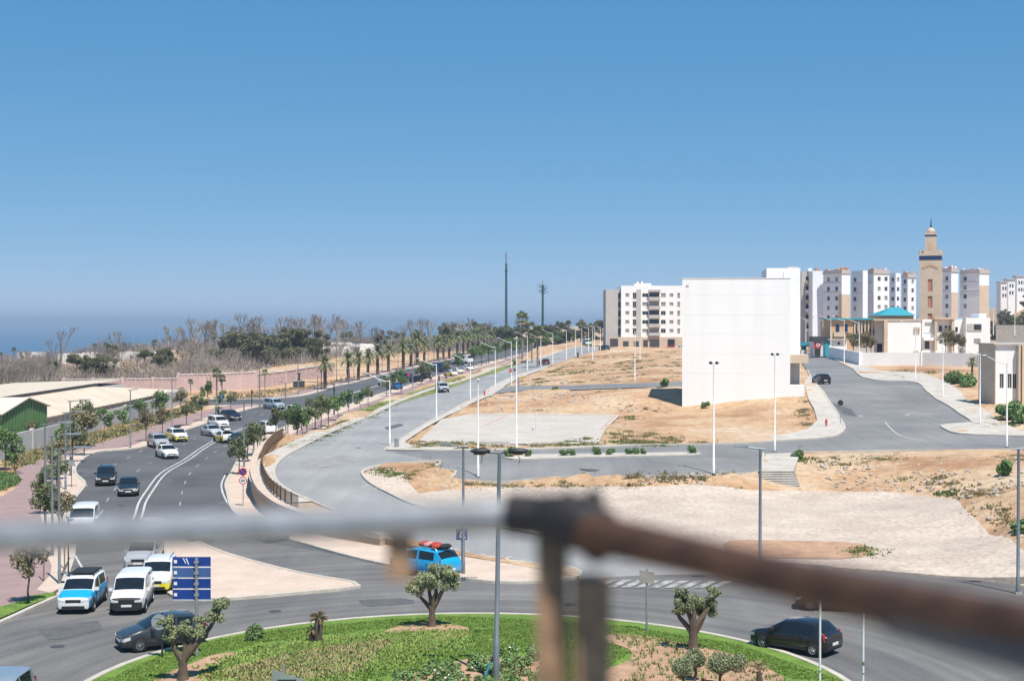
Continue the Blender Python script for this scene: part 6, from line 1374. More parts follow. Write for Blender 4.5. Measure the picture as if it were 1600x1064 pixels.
def car(name, label, pos, hdg, kind, col, low=None, mode=None, det=2, cat='car', group=None, rack=None, luggage=False, scale=1., bumper=None, sign=False):
    """hdg: degrees, 0 drives away from the camera (+y), 180 towards it, 90 to the right"""
    Ln, W, S, ic, ir, ie, it = ST[kind]
    th = math.radians(90 - hdg)
    p = pos if isinstance(pos, Vector) else G(*pos)
    t = thing(name, label, cat, p + Vector((0, 0, .03)), th, group); t.scale = (scale,) * 3
    d_ = math.hypot(math.cos(th), math.sin(th))
    g1 = gz(p.x + math.cos(th) * 2, p.y + math.sin(th) * 2); g0 = gz(p.x - math.cos(th) * 2, p.y - math.sin(th) * 2)
    def sec(s):
        x, zl, zb, zt, wf = s; w = W * wf; tall = zt - zb
        wr = w * .965 - tall * (.26 if kind in ('hatch', 'sedan') else .17 if kind == 'mpv' else .12)
        if tall < .2: wr = w * .9
        zs = zt - min(.07, tall * .35)
        X = Ln / 2 - x
        hp = [(w * .9, zl), (w * .985, zl + .1), (w, zl + (zb - zl) * .55), (w * .985, zb - .06), (w * .955, zb), (wr, zs), (wr * .86, zt - .012), (wr * .4, zt + .012)]
        return [(X, y, z) for y, z in hp] + [(X, -y, z) for y, z in reversed(hp)]
    b = MB(); rows = [sec(s) for s in S]; n = len(rows[0]); vs = [v for r in rows for v in r]; fs = []; ms = []
    for i in range(len(S) - 1):
        for j in range(n):
            jj = (j + 1) % n; fs.append((i * n + j, (i + 1) * n + j, (i + 1) * n + jj, i * n + jj))
            jr = min(j, n - 2 - j) if j < n - 1 else -1     # row index from the sill up, same left and right
            m = 0
            if mode == 'taxi_yellow' and 0 <= jr <= 2: m = 1
            if mode == 'taxi_blue' and (0 <= jr <= 3 and i >= 1 or (1 <= i < ic and jr >= 4)): m = 1
            if mode == 'all_blue' and jr <= 5: m = 1
            if jr == -1: m = 2
            if bumper and (i == 0 or i >= len(S) - 2 or jr == 0): m = 2
            ms.append(m)
    fs.append(tuple(range(n))); ms.append(2 if bumper else 1 if mode == 'taxi_yellow' else 0); fs.append(tuple((len(S) - 1) * n + k for k in range(n - 1, -1, -1))); ms.append(2 if bumper else 0)
    b.v = vs; b.f = fs; b.m = ms
    c1 = paint(col); c2 = paint(low) if low else c1
    body = b.build('body', [c1, c2, 'plastic'], t, 38, fix=True)
    if g1 != g0: t.rotation_euler = (0, 0, th); t.rotation_mode = 'ZYX'; t.rotation_euler = (0, -math.atan2(g1 - g0, 4), th)
    def patch(nm, q, mat, off, par=t, ins=.08):
        q = [Vector(v) for v in q]; c = sum(q, Vector()) / len(q); nn = (q[1] - q[0]).cross(q[2] - q[0]).normalized()
        if nn.dot(c - Vector((0, 0, .75))) < 0: nn = -nn
        q = [v + (c - v) * ins for v in q]; k = len(q)
        o = [v + nn * off for v in q]; bb = MB(); bb.add(o + [v - nn * .02 for v in q], [tuple(range(k)), tuple(range(2 * k - 1, k - 1, -1))] + [(i, (i + 1) % k, k + (i + 1) % k, k + i) for i in range(k)])
        return bb.build(nm, mat, par, fix=True)
    r = rows
    # glass: row indices 4 = belt, 5 = roof edge, 6.. = roof
    def screen(nm, ia, ib, f0, f1, off=.012):
        js = [5, 6, 7, n - 8, n - 7, n - 6]; bb = MB(); V_ = []; nj = len(js)
        for f in (f0, f1):
            row = [Vector(r[ia][j]).lerp(Vector(r[ib][j]), f) for j in js]
            row[0] = row[0].lerp(row[1], .35); row[-1] = row[-1].lerp(row[-2], .35); V_.append(row)
        nn = (V_[0][-1] - V_[0][0]).cross(V_[1][0] - V_[0][0]).normalized()
        if nn.z < 0: nn = -nn
        P0 = [v + nn * off for rw_ in V_ for v in rw_]; P1 = [v - nn * .03 for rw_ in V_ for v in rw_]
        fs_ = [(k, k + 1, nj + k + 1, nj + k) for k in range(nj - 1)]; m_ = 2 * nj
        fs_ += [(m_ + k, m_ + nj + k, m_ + nj + k + 1, m_ + k + 1) for k in range(nj - 1)] + [(k, m_ + k, m_ + k + 1, k + 1) for k in range(nj - 1)] + [(nj + k, nj + k + 1, m_ + nj + k + 1, m_ + nj + k) for k in range(nj - 1)] + [(0, nj, m_ + nj, m_), (nj - 1, m_ + nj - 1, m_ + 2 * nj - 1, 2 * nj - 1)]
        bb.add(P0 + P1, fs_); bb.build(nm, 'carglass', t, 40, fix=True)
    screen('windscreen', ic, ir, .04, .93); screen('rear_window', it, ie, .14, .9)
    def lerp(a, c, f): return tuple(a[k] + (c[k] - a[k]) * f for k in range(3))
    def side(i, f, j): return lerp(r[i][j], r[i + 1][j], f)
    for sg in (0, 1):
        def q(i, j): return r[i][j] if sg == 0 else r[i][n - 1 - j]
        mid = ir + 1
        fw = [lerp(q(ic, 4), q(ir, 4), .45), q(mid, 4), q(mid, 5), lerp(q(ic, 5), q(ir, 5), .93)]
        rb = lerp(q(mid, 4), q(ie, 4), .92); rt = lerp(q(mid, 5), q(ie, 5), .9)
        if kind in ('van', 'bigvan') and mode != 'glazed':
            rb = lerp(q(mid, 4), q(ie, 4), .55); rt = lerp(q(mid, 5), q(ie, 5), .55)
        rw = [lerp(q(mid, 4), q(ie, 4), .05), rb, rt, lerp(q(mid, 5), q(ie, 5), .05)]
        patch('side_window', fw, 'carglass', .01, ins=.09); patch('side_window', rw, 'carglass', .01, ins=.09)
    wr_ = .31 if kind in ('hatch', 'sedan') else .335
    tm, rm, rd = wheel_meshes(wr_)
    fx, rx = Ln / 2 - .78 * Ln / 4.2, -Ln / 2 + .72 * Ln / 4.2
    for x in (fx, rx):
        for sg in (1, -1):
            a = MB().lathe([(wr_ * 1.16, 0), (wr_ * 1.16, .03)], 16); a.v = [(x + vx, sg * (W - .026 + vz), wr_ + vy + .02) for vx, vy, vz in a.v]; a.build('wheel_arch', 'plastic', t, fix=True)
            w = link('wheel', tm, t, (x, sg * (W - .045), wr_))
            if sg < 0: w.rotation_euler = (0, 0, math.pi)
            if det >= 1: link('rim', rm, w); link('rim_dish', rd, w)
    F1 = r[1]; F0 = r[0]; xF = Ln / 2
    if det >= 1:
        hz = S[1][2]
        for sg in (1, -1):
            w0, w1 = W * S[1][4] * .62, W * S[2][4] * .97
            a0, a1, a2 = W * S[0][4], W * S[1][4], W * S[2][4]; q3 = [(xF + .015, a0 * .6, hz - .17, hz - .075), (xF - .0, a0 * .985, hz - .17, hz - .05), (xF - S[1][0] + .012, a1 + .004, hz - .16, hz - .0), (xF - S[2][0] * .82, a2 + .003, hz - .07, hz + .07)]
            bb = MB(); bb.add([(x_, sg * y_, z_) for x_, y_, za_, zc_ in q3 for z_ in (za_, zc_)] + [(x_ - .06, sg * (y_ - .06), z_) for x_, y_, za_, zc_ in q3 for z_ in (za_, zc_)], [(2 * k, 2 * k + 2, 2 * k + 3, 2 * k + 1) for k in range(3)] + [(8 + 2 * k + 1, 8 + 2 * k + 3, 8 + 2 * k + 2, 8 + 2 * k) for k in range(3)] + [(2 * k + 1, 2 * k + 3, 8 + 2 * k + 3, 8 + 2 * k + 1) for k in range(3)]); bb.build('headlight', 'lens', t, fix=True)
            tz = S[it][2]
            patch('tail_lamp', [(-xF + .06, sg * W * .80, tz - .28), (-xF + .17, sg * W * .945, tz - .26), (-xF + .24, sg * W * .945, tz + .1), (-xF + .16, sg * W * .80, tz + .05)], 'red_lens', .045, ins=.02)
            m = MB().box(xF - S[ic][0] - .42, xF - S[ic][0] - .24, *(sorted((sg * W * .98, sg * (W + .17)))), S[ic][2] + .02, S[ic][2] + .17); m.build('mirror', c1 if mode != 'dark_mirror' else 'plastic', t)
        MB().box(xF - .05, xF + .014, -a0 * .57, a0 * .57, hz - .2, hz - .045).build('grille', 'plastic', t)
        MB().box(xF - .1, xF + .02, -W * .66, W * .66, S[1][1] + .0, S[1][1] + .18).build('lower_grille', 'plastic', t)
        MB().box(xF, xF + .03, -.26, .26, S[1][1] + .19, S[1][1] + .3).build('number_plate', 'plate', t)
        MB().box(-xF - .025, -xF + .01, -.26, .26, .5, .62).build('number_plate', 'plate', t)
    if det >= 2:
        for sg in (1, -1):
            for x in (xF - S[ic][0] - .5, xF - S[ir + 1][0], -xF + (.62 if kind != 'sedan' else .95)):
                MB().box(x - .008, x + .008, *sorted((sg * (W * .995), sg * (W * 1.004))), .36, S[ir][2] - .06).build('door_seam', 'plastic', t)
            for x in (xF - S[ir + 1][0] + .22, -xF + 1.25): MB().box(x - .09, x + .09, *sorted((sg * W * .99, sg * (W + .025))), S[ir][2] - .17, S[ir][2] - .13).build('door_handle', c2 if low else c1, t)
            MB().box(-xF + .8, xF - .8, *sorted((sg * W * .99, sg * (W * 1.012))), .26, .36).build('sill_trim', 'plastic', t)
        for sg in (1, -1):
            b = MB(); b.tube([(xF - S[ic][0] - .06, sg * .1 - .3 * (sg < 0), S[ic][3] + .02), (xF - S[ic][0] - .4, sg * .12 + .25, S[ic][3] + .24)], .012, 4); b.build('wiper', 'plastic', t)
    zr = S[ir + 1][3]
    if rack:
        for sg in (1, -1):
            b = MB(); b.tube([(xF - S[ir][0] - .2, sg * W * .72, zr - .03), (xF - S[ir][0] - .3, sg * W * .72, zr + .1), (-xF + .75, sg * W * .72, zr + .09), (-xF + .65, sg * W * .72, zr - .04)], .025, 5); b.build('roof_rail', 'plastic' if rack == 'dark' else 'galv', t)
        if rack == 'dark':
            for k in range(6):
                x = xF - S[ir][0] - .45 - k * .36; MB().box(x - .03, x + .03, -W * .72, W * .72, zr + .05, zr + .1).build('rack_bar', 'plastic', t)
            MB().box(-xF + .8, xF - S[ir][0] - .4, -W * .66, W * .66, zr + .1, zr + .13).build('rack_mat', 'plastic', t)
    if luggage:
        rng = random.Random(len(label)); lg = thing('roof_luggage', luggage[0], 'luggage', t.location, th)
        lg.rotation_euler = t.rotation_euler
        for k in range(len(luggage[1])):
            b = MB(); b.blob((xF - S[ir][0] - .5 - k * .42, rng.uniform(-.15, .15), zr + .17), (.3, W * .55, .17), 2, .08, 0, rng); b.build('bundle', luggage[1][k % len(luggage[1])], lg, 60)
    if sign: MB().box(xF - S[ir][0] - .55, xF - S[ir][0] - .4, -.22, .22, zr + .01, zr + .14).build('taxi_sign', 'sign_white', t)
    return t
WHITE = (.72, .72, .72); SILVER = (.36, .37, .38); BLACK = (.012, .012, .014); DGREY = (.03, .036, .045); BLUE = (.01, .33, .62); YEL = (.72, .62, .02)
MT['red_cloth'] = M('red_cloth', (.42, .05, .035), .8, var=.3, obj=True, scale=5); MT['pink_cloth'] = M('pink_cloth', (.55, .28, .28), .8, var=.3, obj=True, scale=5); MT['brown_cloth'] = M('brown_cloth', (.30, .18, .09), .8, var=.3, obj=True, scale=5); MT['dark_cloth'] = M('dark_cloth', (.025, .025, .03), .8, var=.3, obj=True)
car('taxi', 'turquoise and white people carrier taxi with black roof rack heading for the roundabout', (130, 947), 176, 'mpv', WHITE, BLUE, 'taxi_blue', rack='dark')
car('panel_van', 'white delivery van with black bumper beside the turquoise taxi', (207, 949), 173, 'van', WHITE, None, None, cat='van', bumper=True)
car('taxi', 'white and yellow people carrier taxi behind the blue direction boards', (249, 918), 173, 'mpv', WHITE, YEL, 'taxi_yellow', rack='grey')
car('pickup_suv', 'silver sport utility car behind the white and yellow taxi near the splitter island', (226, 884), 176, 'mpv', SILVER)
car('hatchback', 'dark grey hatchback driving left round the roundabout behind the olive tree', (253, 1009), 240, 'hatch', DGREY)
car('estate_car', 'grey-blue car cut off at the bottom left corner', atz(-4, 1126, 0), 178, 'mpv', (.20, .25, .30))
car('hatchback', 'black hatchback seen from behind driving round the right side of the roundabout', (1243, 1015), 310, 'hatch', BLACK)
car('hatchback', 'dark car half hidden behind the rusty rail on the right', (1304, 951), 283, 'hatch', BLACK, det=1)
car('taxi', 'turquoise people carrier taxi with red luggage on the roof behind the olive tree', (664, 898), 311, 'mpv', BLUE, None, None, luggage=('red and pink bundles tied on the roof of the turquoise taxi behind the olive tree', ['red_cloth', 'pink_cloth', 'red_cloth', 'red_cloth', 'dark_cloth']), rack='grey')
car('hatchback', 'dark olive car mostly hidden by the grey rail left of the pavement tip', (415, 842), 320, 'hatch', (.05, .05, .03), det=1)
car('hatchback', 'white car showing its roof just above the grey rail', (313, 842), 345, 'hatch', WHITE, det=1)
car('minibus', 'white high roofed van just above the grey rail on the left', (131, 832), 170, 'van', WHITE, det=1, cat='van', scale=1.08)
car('suv', 'black people carrier with silver roof on the inner approach lane', (166, 756), 166, 'mpv', BLACK, None, None, rack='grey')
car('sedan', 'black saloon car beside the black people carrier', (201, 772), 166, 'sedan', (.012, .018, .022))
car('sedan', 'white saloon car ahead of the silver and yellow cars', (261, 715), 152, 'sedan', WHITE, det=1)
car('suv', 'silver sport utility car next to the white saloon', (247, 699), 152, 'mpv', SILVER, det=1, rack='grey')
car('taxi', 'white and yellow taxi by the kerb next to the silver sport utility car', (276, 689), 150, 'mpv', WHITE, YEL, 'taxi_yellow', det=1, luggage=('small dark bundle on the roof of the taxi by the promenade kerb', ['dark_cloth', 'dark_cloth']))
car('sedan', 'silver saloon car in front of the white van on the boulevard', (331, 681), 146, 'sedan', (.45, .46, .47), det=1)
car('minivan', 'white van following the silver saloon on the boulevard', (341, 669), 146, 'van', WHITE, None, 'glazed', det=1, cat='van')
car('suv', 'black sport utility car behind the white van on the boulevard', (360, 657), 142, 'hatch', BLACK, det=1, scale=1.1)
car('taxi', 'white and yellow taxi seen from behind with bags on its roof', (350, 691), 330, 'hatch', WHITE, YEL, 'taxi_yellow', det=1, luggage=('white, black and brown bags on the roof of the taxi seen from behind', ['flower', 'dark_cloth', 'brown_cloth', 'flower']))
car('hatchback', 'dark blue car half hidden by the pavement trees', (373, 694), 328, 'hatch', (.015, .04, .055), det=1)
car('minivan', 'silver-blue van turning out of the side street', (428, 639), 137, 'van', (.32, .38, .43), None, 'glazed', det=1, cat='van')
car('minivan', 'white small van seen from behind on the boulevard by the warning sign', (415, 678), 328, 'van', WHITE, None, 'glazed', det=1, cat='van')
car('hatchback', 'white car under the blue round sign behind the trees', (461, 647), 140, 'hatch', WHITE, det=1)
car('hatchback', 'pale green car behind the round red sign', (487, 650), 324, 'hatch', (.30, .42, .12), det=1)
car('minivan', 'silver van alone on the service road', (691, 613), 164, 'van', (.45, .47, .49), None, 'glazed', det=1, cat='van', bumper=True)
car('panel_van', 'tall white van between the palms and the pavement trees', (605, 603), 325, 'bigvan', WHITE, det=0, cat='van')
car('hatchback', 'blue car half hidden by a street tree far along the boulevard', (617, 609), 325, 'hatch', (.02, .12, .28), det=0)
car('hatchback', 'dark teal car left of the red square sign on the boulevard', (638, 593), 140, 'hatch', (.02, .06, .08), det=0)
car('suv', 'black car right of the red square sign on the boulevard', (650, 597), 325, 'hatch', BLACK, det=0)
car('hatchback', 'dark brown car behind the far street trees', (664, 592), 325, 'hatch', (.04, .025, .02), det=0)
car('lorry', 'dark blue high van among the far boulevard traffic', (688, 581), 145, 'bigvan', (.02, .035, .09), det=0, cat='van')
car('taxi', 'nearer of two white and yellow taxis far along the boulevard', (704, 588), 322, 'hatch', WHITE, YEL, 'taxi_yellow', det=0)
car('taxi', 'farther of two white and yellow taxis far along the boulevard', (713, 584), 322, 'hatch', WHITE, YEL, 'taxi_yellow', det=0)
car('hatchback', 'white car far along the boulevard right of the taxis', (731, 579), 150, 'hatch', WHITE, det=0)
car('hatchback', 'dark green car far along the boulevard near the palm trunks', (715, 571), 322, 'hatch', (.02, .05, .03), det=0)
car('lorry', 'white box shaped van far along the boulevard', (727, 568), 325, 'bigvan', WHITE, det=0, cat='van')
car('hatchback', 'dark car farthest along the boulevard', (718, 559.5), 145, 'hatch', BLACK, det=0)
car('hatchback', 'maroon car on the service road beside the fan palms', (852, 570), 352, 'hatch', (.09, .012, .018), det=1)
car('lorry', 'white and green van far up the service road', (917, 541), 170, 'bigvan', (.55, .62, .58), (.05, .2, .12), 'taxi_yellow', det=0, cat='van')
car('suv', 'dark teal car parked at the corner of the far apartment block', (944, 547), 330, 'hatch', (.025, .06, .075), det=0)
car('hatchback', 'red car parked before the shop window of the far apartment block', atd(1047, 545, 441.5), 275, 'hatch', (.4, .03, .025), det=0)
car('hatchback', 'white car at the right end of the far apartment block', atd(1061, 545, 441), 275, 'hatch', WHITE, det=0)
car('suv', 'black sport utility car driving up the street beside the blank white block', (1283, 600), 353, 'hatch', BLACK, det=1, scale=1.08)
for o in list(bpy.data.objects):
    if o.get('label', '').startswith(('red car parked before', 'white car at the right end')): o.location.z = 6.68
# ------------------------------------------------------------------ lamp posts
def lamp_grey(label, base, h, arm, side=1, group='grey street lamps', ang=0., low=None, mat='pole_grey', r=.085, fn=None):
    p = base if isinstance(base, Vector) else (fn and Lray(*base, fn) or G(*base))
    t = thing('street_lamp', label, 'lamp post', p, ang, group)
    b = MB(); b.tube([(0, 0, -.2), (0, 0, .9), (0, 0, .92), (0, 0, h)], [r * 1.25, r * 1.2, r, r * .75], 10); b.build('pole', mat, t, 50)
    b = MB(); b.box(-.17, .17, -.17, .17, -.1, .06); b.build('base_plate', 'concrete', t)
    if arm:
        b = MB(); b.tube([(-side * .25, 0, h - .03), (side * arm, 0, h + .12)], [.045, .035], 6); b.build('arm', mat, t)
        x0, x1 = sorted((side * arm * .55, side * (arm + .25))); b = MB(); b.box(x0, x1, -.16, .16, h + .09, h + .17); hd = b.build('lamp_head', 'galv', t)
        b = MB(); b.box(x0 + .06, x1 - .06, -.13, .13, h + .07, h + .089); b.build('lens', 'lamp_glass', hd)
    if low:
        b = MB(); b.tube([(0, 0, low), (-side * .9, 0, low + .02)], .035, 6); b.build('footway_arm', mat, t); b = MB(); b.box(*sorted((-side * .55, -side * 1.0)), -.1, .1, low + .03, low + .09); b.build('footway_head', 'galv', t)
    return t
def lamp_white(label, base, h, arm=2.2, side=-1, ang=0., group='white street lamps', heads=None):
    p = base if isinstance(base, Vector) else Lray(*base, Tf)
    t = thing('street_lamp', label, 'lamp post', p, ang, group)
    b = MB(); b.tube([(0, 0, -.2), (0, 0, 1.2), (0, 0, 1.22), (0, 0, h)], [.115, .11, .09, .06], 10); b.build('pole', 'pole_white', t, 50)
    MB().box(-.16, .16, -.16, .16, -.1, .1).build('base', 'plastic', t)
    if heads:
        for k in range(heads):
            s = 1 if k else -1
            b = MB(); b.tube([(0, 0, h - .15), (s * .12, 0, h + .02), (s * .27, 0, h + .1)], .03, 6); a = b.build('arm', 'pole_white', t)
            b = MB(); b.lathe([(.09, h - .06), (.17, h + .02), (.16, h + .12), (.06, h + .2)], 10, (s * .27, 0)); b.build('lamp_head', 'pole_dark', t, 50)
        return t
    if arm:
        pts = [(0, 0, h - .1), (side * arm * .25, 0, h - .12), (side * arm * .6, 0, h + .18), (side * arm, 0, h + .62)]
        b = MB(); b.tube(pts, [.05, .05, .04, .035], 6); b.build('arm', 'pole_white', t, 60)
        b = MB(); b.blob((side * (arm + .3), 0, h + .7), (.42, .14, .09), 2, 0); b.build('lamp_head', 'galv', t, 60)
    return t
LG = [(93, 915, 7.8, 1.6, 1), (82, 871, 7.8, 1.6, 1), (71, 833, 7.8, 1.7, 1), (102.5, 767, 7.0, 1.5, 1), (110, 745, 7.4, 1.7, 1), (204, 701, 7.0, .6, 1), (269, 675, 7.1, .6, 1), (338, 649, 7.2, .6, 1)]
for k, (x, y, h, a, s) in enumerate(LG): lamp_grey(f'{ORD[k]} grey lamp post from the near end of the promenade', (x, y), h, a, s, 'grey lamps along the promenade')
LG = [(381.5, 731, 6.9, 0, 1, 4.2), (406, 708, 10., 1.2, 1, None), (446.5, 680, 7.0, .8, -1, 3.6), (496.5, 658, 7.0, .8, -1, 3.6), (545, 639, 7.0, .8, -1, None), (645, 606, 9.0, 1.4, -1, None), (719, 582, 9, 1.4, -1, None), (760, 570, 9, 1.4, -1, None)]
for k, (x, y, h, a, s, lo) in enumerate(LG): lamp_grey(f'{ORD[k]} grey lamp post from the near end of the pavement right of the boulevard', Lray(x, y, Lf), h, a, s, 'grey lamps right of the boulevard', low=lo)
LG = [(466, 617), (526, 597), (553, 592), (597, 580), (622, 575), (648, 570), (669, 566), (678, 564), (707, 558), (720, 556)]
for k, (x, y) in enumerate(LG): lamp_grey(f'{ORD[k]} grey lamp post from the left in the row between the boulevard palms', Lray(x, y, Lf), 8.0, 1.2, 1, 'grey lamps between the palms')
# gantry and short dark posts
p = Lray(522, 649, Lf); t = thing('signal_gantry', 'dark pole with a long horizontal arm reaching left over the boulevard', 'gantry', p); MB().tube([(0, 0, -.2), (0, 0, 5.2)], [.13, .09], 8).build('pole', 'pole_dark', t, 50); MB().tube([(.1, 0, 5.1), (-5.6, .8, 5.6)], [.07, .045], 6).build('arm', 'pole_dark', t); MB().box(-.15, .15, -.15, .15, 4.0, 4.5).build('control_box', 'pole_dark', t)
for k, (x, y, h, lab) in enumerate(((393.5, 637, 3.2, 'short dark camera post at the side street corner'), (502, 610, 4.5, 'short dark post beside the first palm'), (300, 617, 0, ''))):
    if h: p = Lray(x, y, Lf); t = thing('dark_post', lab, 'post', p); MB().tube([(0, 0, -.1), (0, 0, h)], .09, 8).build('pole', 'pole_dark', t, 50); MB().box(-.14, .14, -.12, .12, h - .8, h - .3).build('box', 'pole_dark', t)
for k, (x, y, h, lab) in enumerate(((107, 904, 3.6, 'thin dark pole beside the turquoise taxi'), (68.5, 911, 3.4, 'thin brown stake on the promenade beside the near tree'), (101, 892, 3.0, 'thin brown stake behind the near grey lamp post'))):
    p = G(x, y); t = thing('stake', lab, 'pole', p); MB().tube([(0, 0, -.1), (0, 0, h)], .045, 7).build('pole', 'pole_dark' if k == 0 else 'bark_pale', t, 50); MB().lathe([(.09, -.05), (.09, .03)], 8).build('foot', 'concrete', t)
# white lamps beside the service road, nearest first
LW = [(609, 696, 7.0), (682, 657, 7.6), (735, 625, 6.4), (774, 605, 7.6), (799, 604, 8.4), (824, 581, 8.4), (845, 575, 7.4), (863.7, 570, 8.0), (885, 562, 8.0), (899, 558, 7.8), (909, 556, 7.8), (919.5, 551, 7.2), (929, 549, 7.2), (938, 548, 7)]
for k, (x, y, h) in enumerate(LW): lamp_white(f'{ORD[k]} white lamp post from the near end of the service road kerb', (x, y), h, 2.2, -1, 0, 'white lamps along the service road')
for x, y, h, hd, lab in ((747, 746, 8.7, 0, 'thick white lamp post without arm at the bay of the cross road'), (807, 711, 11.6, 0, 'tallest white lamp post on the cross road median'), (1115, 741, 9.7, 2, 'white lamp post with twin lanterns on the near kerb of the cross road'), (1210.5, 706, 9.8, 2, 'white lamp post with twin lanterns near the top of the steps'), (992, 597, 8.6, 0, 'white lamp post in front of the far apartment block'), (1000, 563, 5.5, 0, 'short white lamp post right behind the one before the apartment block'), (926, 564, 8.4, 2, 'dark headed lamp post at the left of the field before the apartments')):
    t = lamp_white(lab, (x, y), h, 0, -1, 0, 'white lamps on the cross road and field', hd or None)
    if not hd: MB().blob((0, -.05, h + .08), (.13, .2, .12), 2, 0).build('lamp_head', 'lamp_glass', t, 60)
for k, (x, y, h) in enumerate(((1573, 699, 8.6), (1531, 663, 8.2), (1473, 622, 8.4), (1430.5, 596, 9.0), (1342.5, 578, 8.8), (1319, 570, 9.0), (1298, 559, 8.6), (1285.5, 557, 8.4), (1259, 548, 8.4))):
    lamp_white(f'{ORD[k]} white lamp post from the near end of the street past the mosque', (x, y), h, 2.0, -1, 0, 'white lamps along the mosque street')
for x, y, lab in ((1552, 524, 'left white lamp post on the hill road'), (1585.5, 526, 'right white lamp post on the hill road')):
    lamp_white(lab, atd(x, y, 400), 7.6, 1.6, -1, 0, 'white lamps on the hill road')
# big grey posts near the roundabout
p = Lray(775, 1063, Isl); t = thing('street_lamp', 'tall grey lamp post with two broken lamp heads standing on the roundabout', 'lamp post', p, 0, 'grey lamps near the roundabout')
MB().tube([(0, 0, -.2), (.02, 0, 1.6), (.021, 0, 1.62), (.14, 0, 9.0)], [.13, .125, .105, .07], 12).build('pole', 'pole_grey', t, 50)
b = MB(); b.tube([(-.65, 0, 9.05), (.14, 0, 9.0), (.95, 0, 9.08)], .03, 6); b.build('arm', 'pole_dark', t)
for s, tilt in ((-1, .15), (1, -.1)):
    cx_ = .14 + s * .75; b = MB(); b.blob((cx_, 0, 9.1), (.42, .17, .12), 2, .05); hd = b.build('lamp_head', 'pole_dark', t, 60); MB().tube([(cx_ - .05 * s, 0, 9.0), (cx_ + .06, 0, 8.78), (cx_ + .02, 0, 8.62)], .015, 5).build('loose_cable', 'pole_dark', hd); MB().box(cx_ - .3, cx_ + .2, -.1, .1, 8.95, 9.0).build('cover', 'brown_cloth', hd)
st = thing('brace', 'teal leaning brace at the foot of the two headed lamp post', 'brace', p + Vector((-.15, 0, 0))); MB().tube([(0, 0, .85), (-.42, -.1, -.1)], .045, 6).build('tube', 'teal', st); MB().box(-.06, .06, -.06, .06, .78, .9).build('clamp', 'pole_dark', st)
lamp_grey('grey lamp post with flat arm on the plaza edge behind the rusty rail', atz(1187.5, 918, 0), 7.9, 1.25, -1, 'grey lamps near the roundabout', r=.1)
lamp_grey('grey lamp post without visible arm at the right picture edge', atz(1590.5, 926, .05), 8.0, .9, 1, 'grey lamps near the roundabout', r=.1)
lamp_grey('grey lamp post with flat arm behind the pedestrian sign', (724, 899), 7.7, 1.35, -1, 'grey lamps near the roundabout', r=.09, fn=Lf)
for x, y, lab in ((1281, 1092, 'left thin white post on the roundabout edge'), (1348.5, 1096, 'right thin white post on the roundabout edge with green band')):
    p = Lray(x, y, Isl); t = thing('white_post', lab, 'post', p, 0, 'thin white posts'); MB().tube([(0, 0, -.1), (0, 0, 3.9)], .045, 8).build('pole', 'pole_white', t, 50); MB().lathe([(.06, 1.1), (.06, 1.16)], 8).build('clamp', 'galv', t)
    if x > 1300: MB().lathe([(.055, 1.45), (.055, 1.6)], 8).build('green_band', 'green_metal', t)
# ------------------------------------------------------------------ signs
def sign_base(label, p, h, r=.035, mat='galv', name='road_sign', ang=0):
    t = thing(name, label, 'sign', p, ang); MB().tube([(0, 0, -.1), (0, 0, h)], r, 8).build('post', mat, t, 50); return t
def disc(par, nm, z, r, y0, y1, mat, x=0, n=24): b = MB().lathe([(r, y0), (r, y1)], n); b.v = [(x + vx, vz, z + vy) for vx, vy, vz in b.v]; return b.build(nm, mat, par, fix=True)
t = sign_base('post with a no parking disc above a 60 speed limit disc on the pavement', Lray(380, 793, Lf), 3.15)
disc(t, 'no_parking_rim', 2.93, .32, -.075, -.045, 'sign_red'); q = disc(t, 'no_parking_field', 2.93, .25, -.083, -.076, 'sign_blue'); b = MB().box(-.25, .25, -.092, -.084, -.035, .035); b.xf(Matrix.Translation((0, 0, 2.93)) @ Matrix.Rotation(math.radians(45), 4, 'Y')); b.build('slash', 'sign_red', q)
disc(t, 'speed_rim', 2.22, .32, -.075, -.045, 'sign_red'); q = disc(t, 'speed_field', 2.22, .245, -.083, -.076, 'sign_white')
def text(par, s, size, loc, mat, rot=(math.pi / 2, 0, 0), name='lettering'):
    c = bpy.data.curves.new(name, 'FONT'); c.body = s; c.size = size; c.align_x = 'CENTER'; c.align_y = 'CENTER'; c.extrude = .003; c.offset = size * .03; c.materials.append(MT[mat]); tmp_ = bpy.data.objects.new(name, c); me = bpy.data.meshes.new_from_object(tmp_); bpy.data.objects.remove(tmp_); o = link(name, me, par, loc); o.rotation_euler = rot; return o
text(q, '60', .30, (0, -.088, 2.22), 'sign_black')
t = sign_base('blue square pedestrian crossing sign on twin posts at the pavement tip', Lray(721.5, 896, Lf), 2.75, .05)
MB().box(-.33, .33, -.09, -.055, 2.05, 2.7).build('panel', 'sign_blue', t)
b = MB().prism([(-.26, 2.14), (.26, 2.14), (0, 2.6)], 'y', -.1, -.092); tri = b.build('triangle', 'sign_white', t)
b = MB(); b.box(-.02, .02, -.108, -.102, 2.28, 2.42); b.box(-.06, .06, -.108, -.102, 2.33, 2.36); b.add(*(lambda m: (m.v, m.f))(MB().prism([(-.05, 2.18), (-.02, 2.18), (.01, 2.29), (-.02, 2.29)], 'y', -.108, -.102))); b.add(*(lambda m: (m.v, m.f))(MB().prism([(.05, 2.18), (.02, 2.18), (-.01, 2.29), (.02, 2.29)], 'y', -.108, -.102))); b.blob((0, -.105, 2.45), (.035, .004, .035), 1, 0); b.build('walking_figure', 'sign_black', tri)
b = MB()
for k in range(4): b.box(-.17 + k * .1, -.12 + k * .1, -.108, -.102, 2.155, 2.175)
b.build('zebra_bars', 'sign_black', tri)
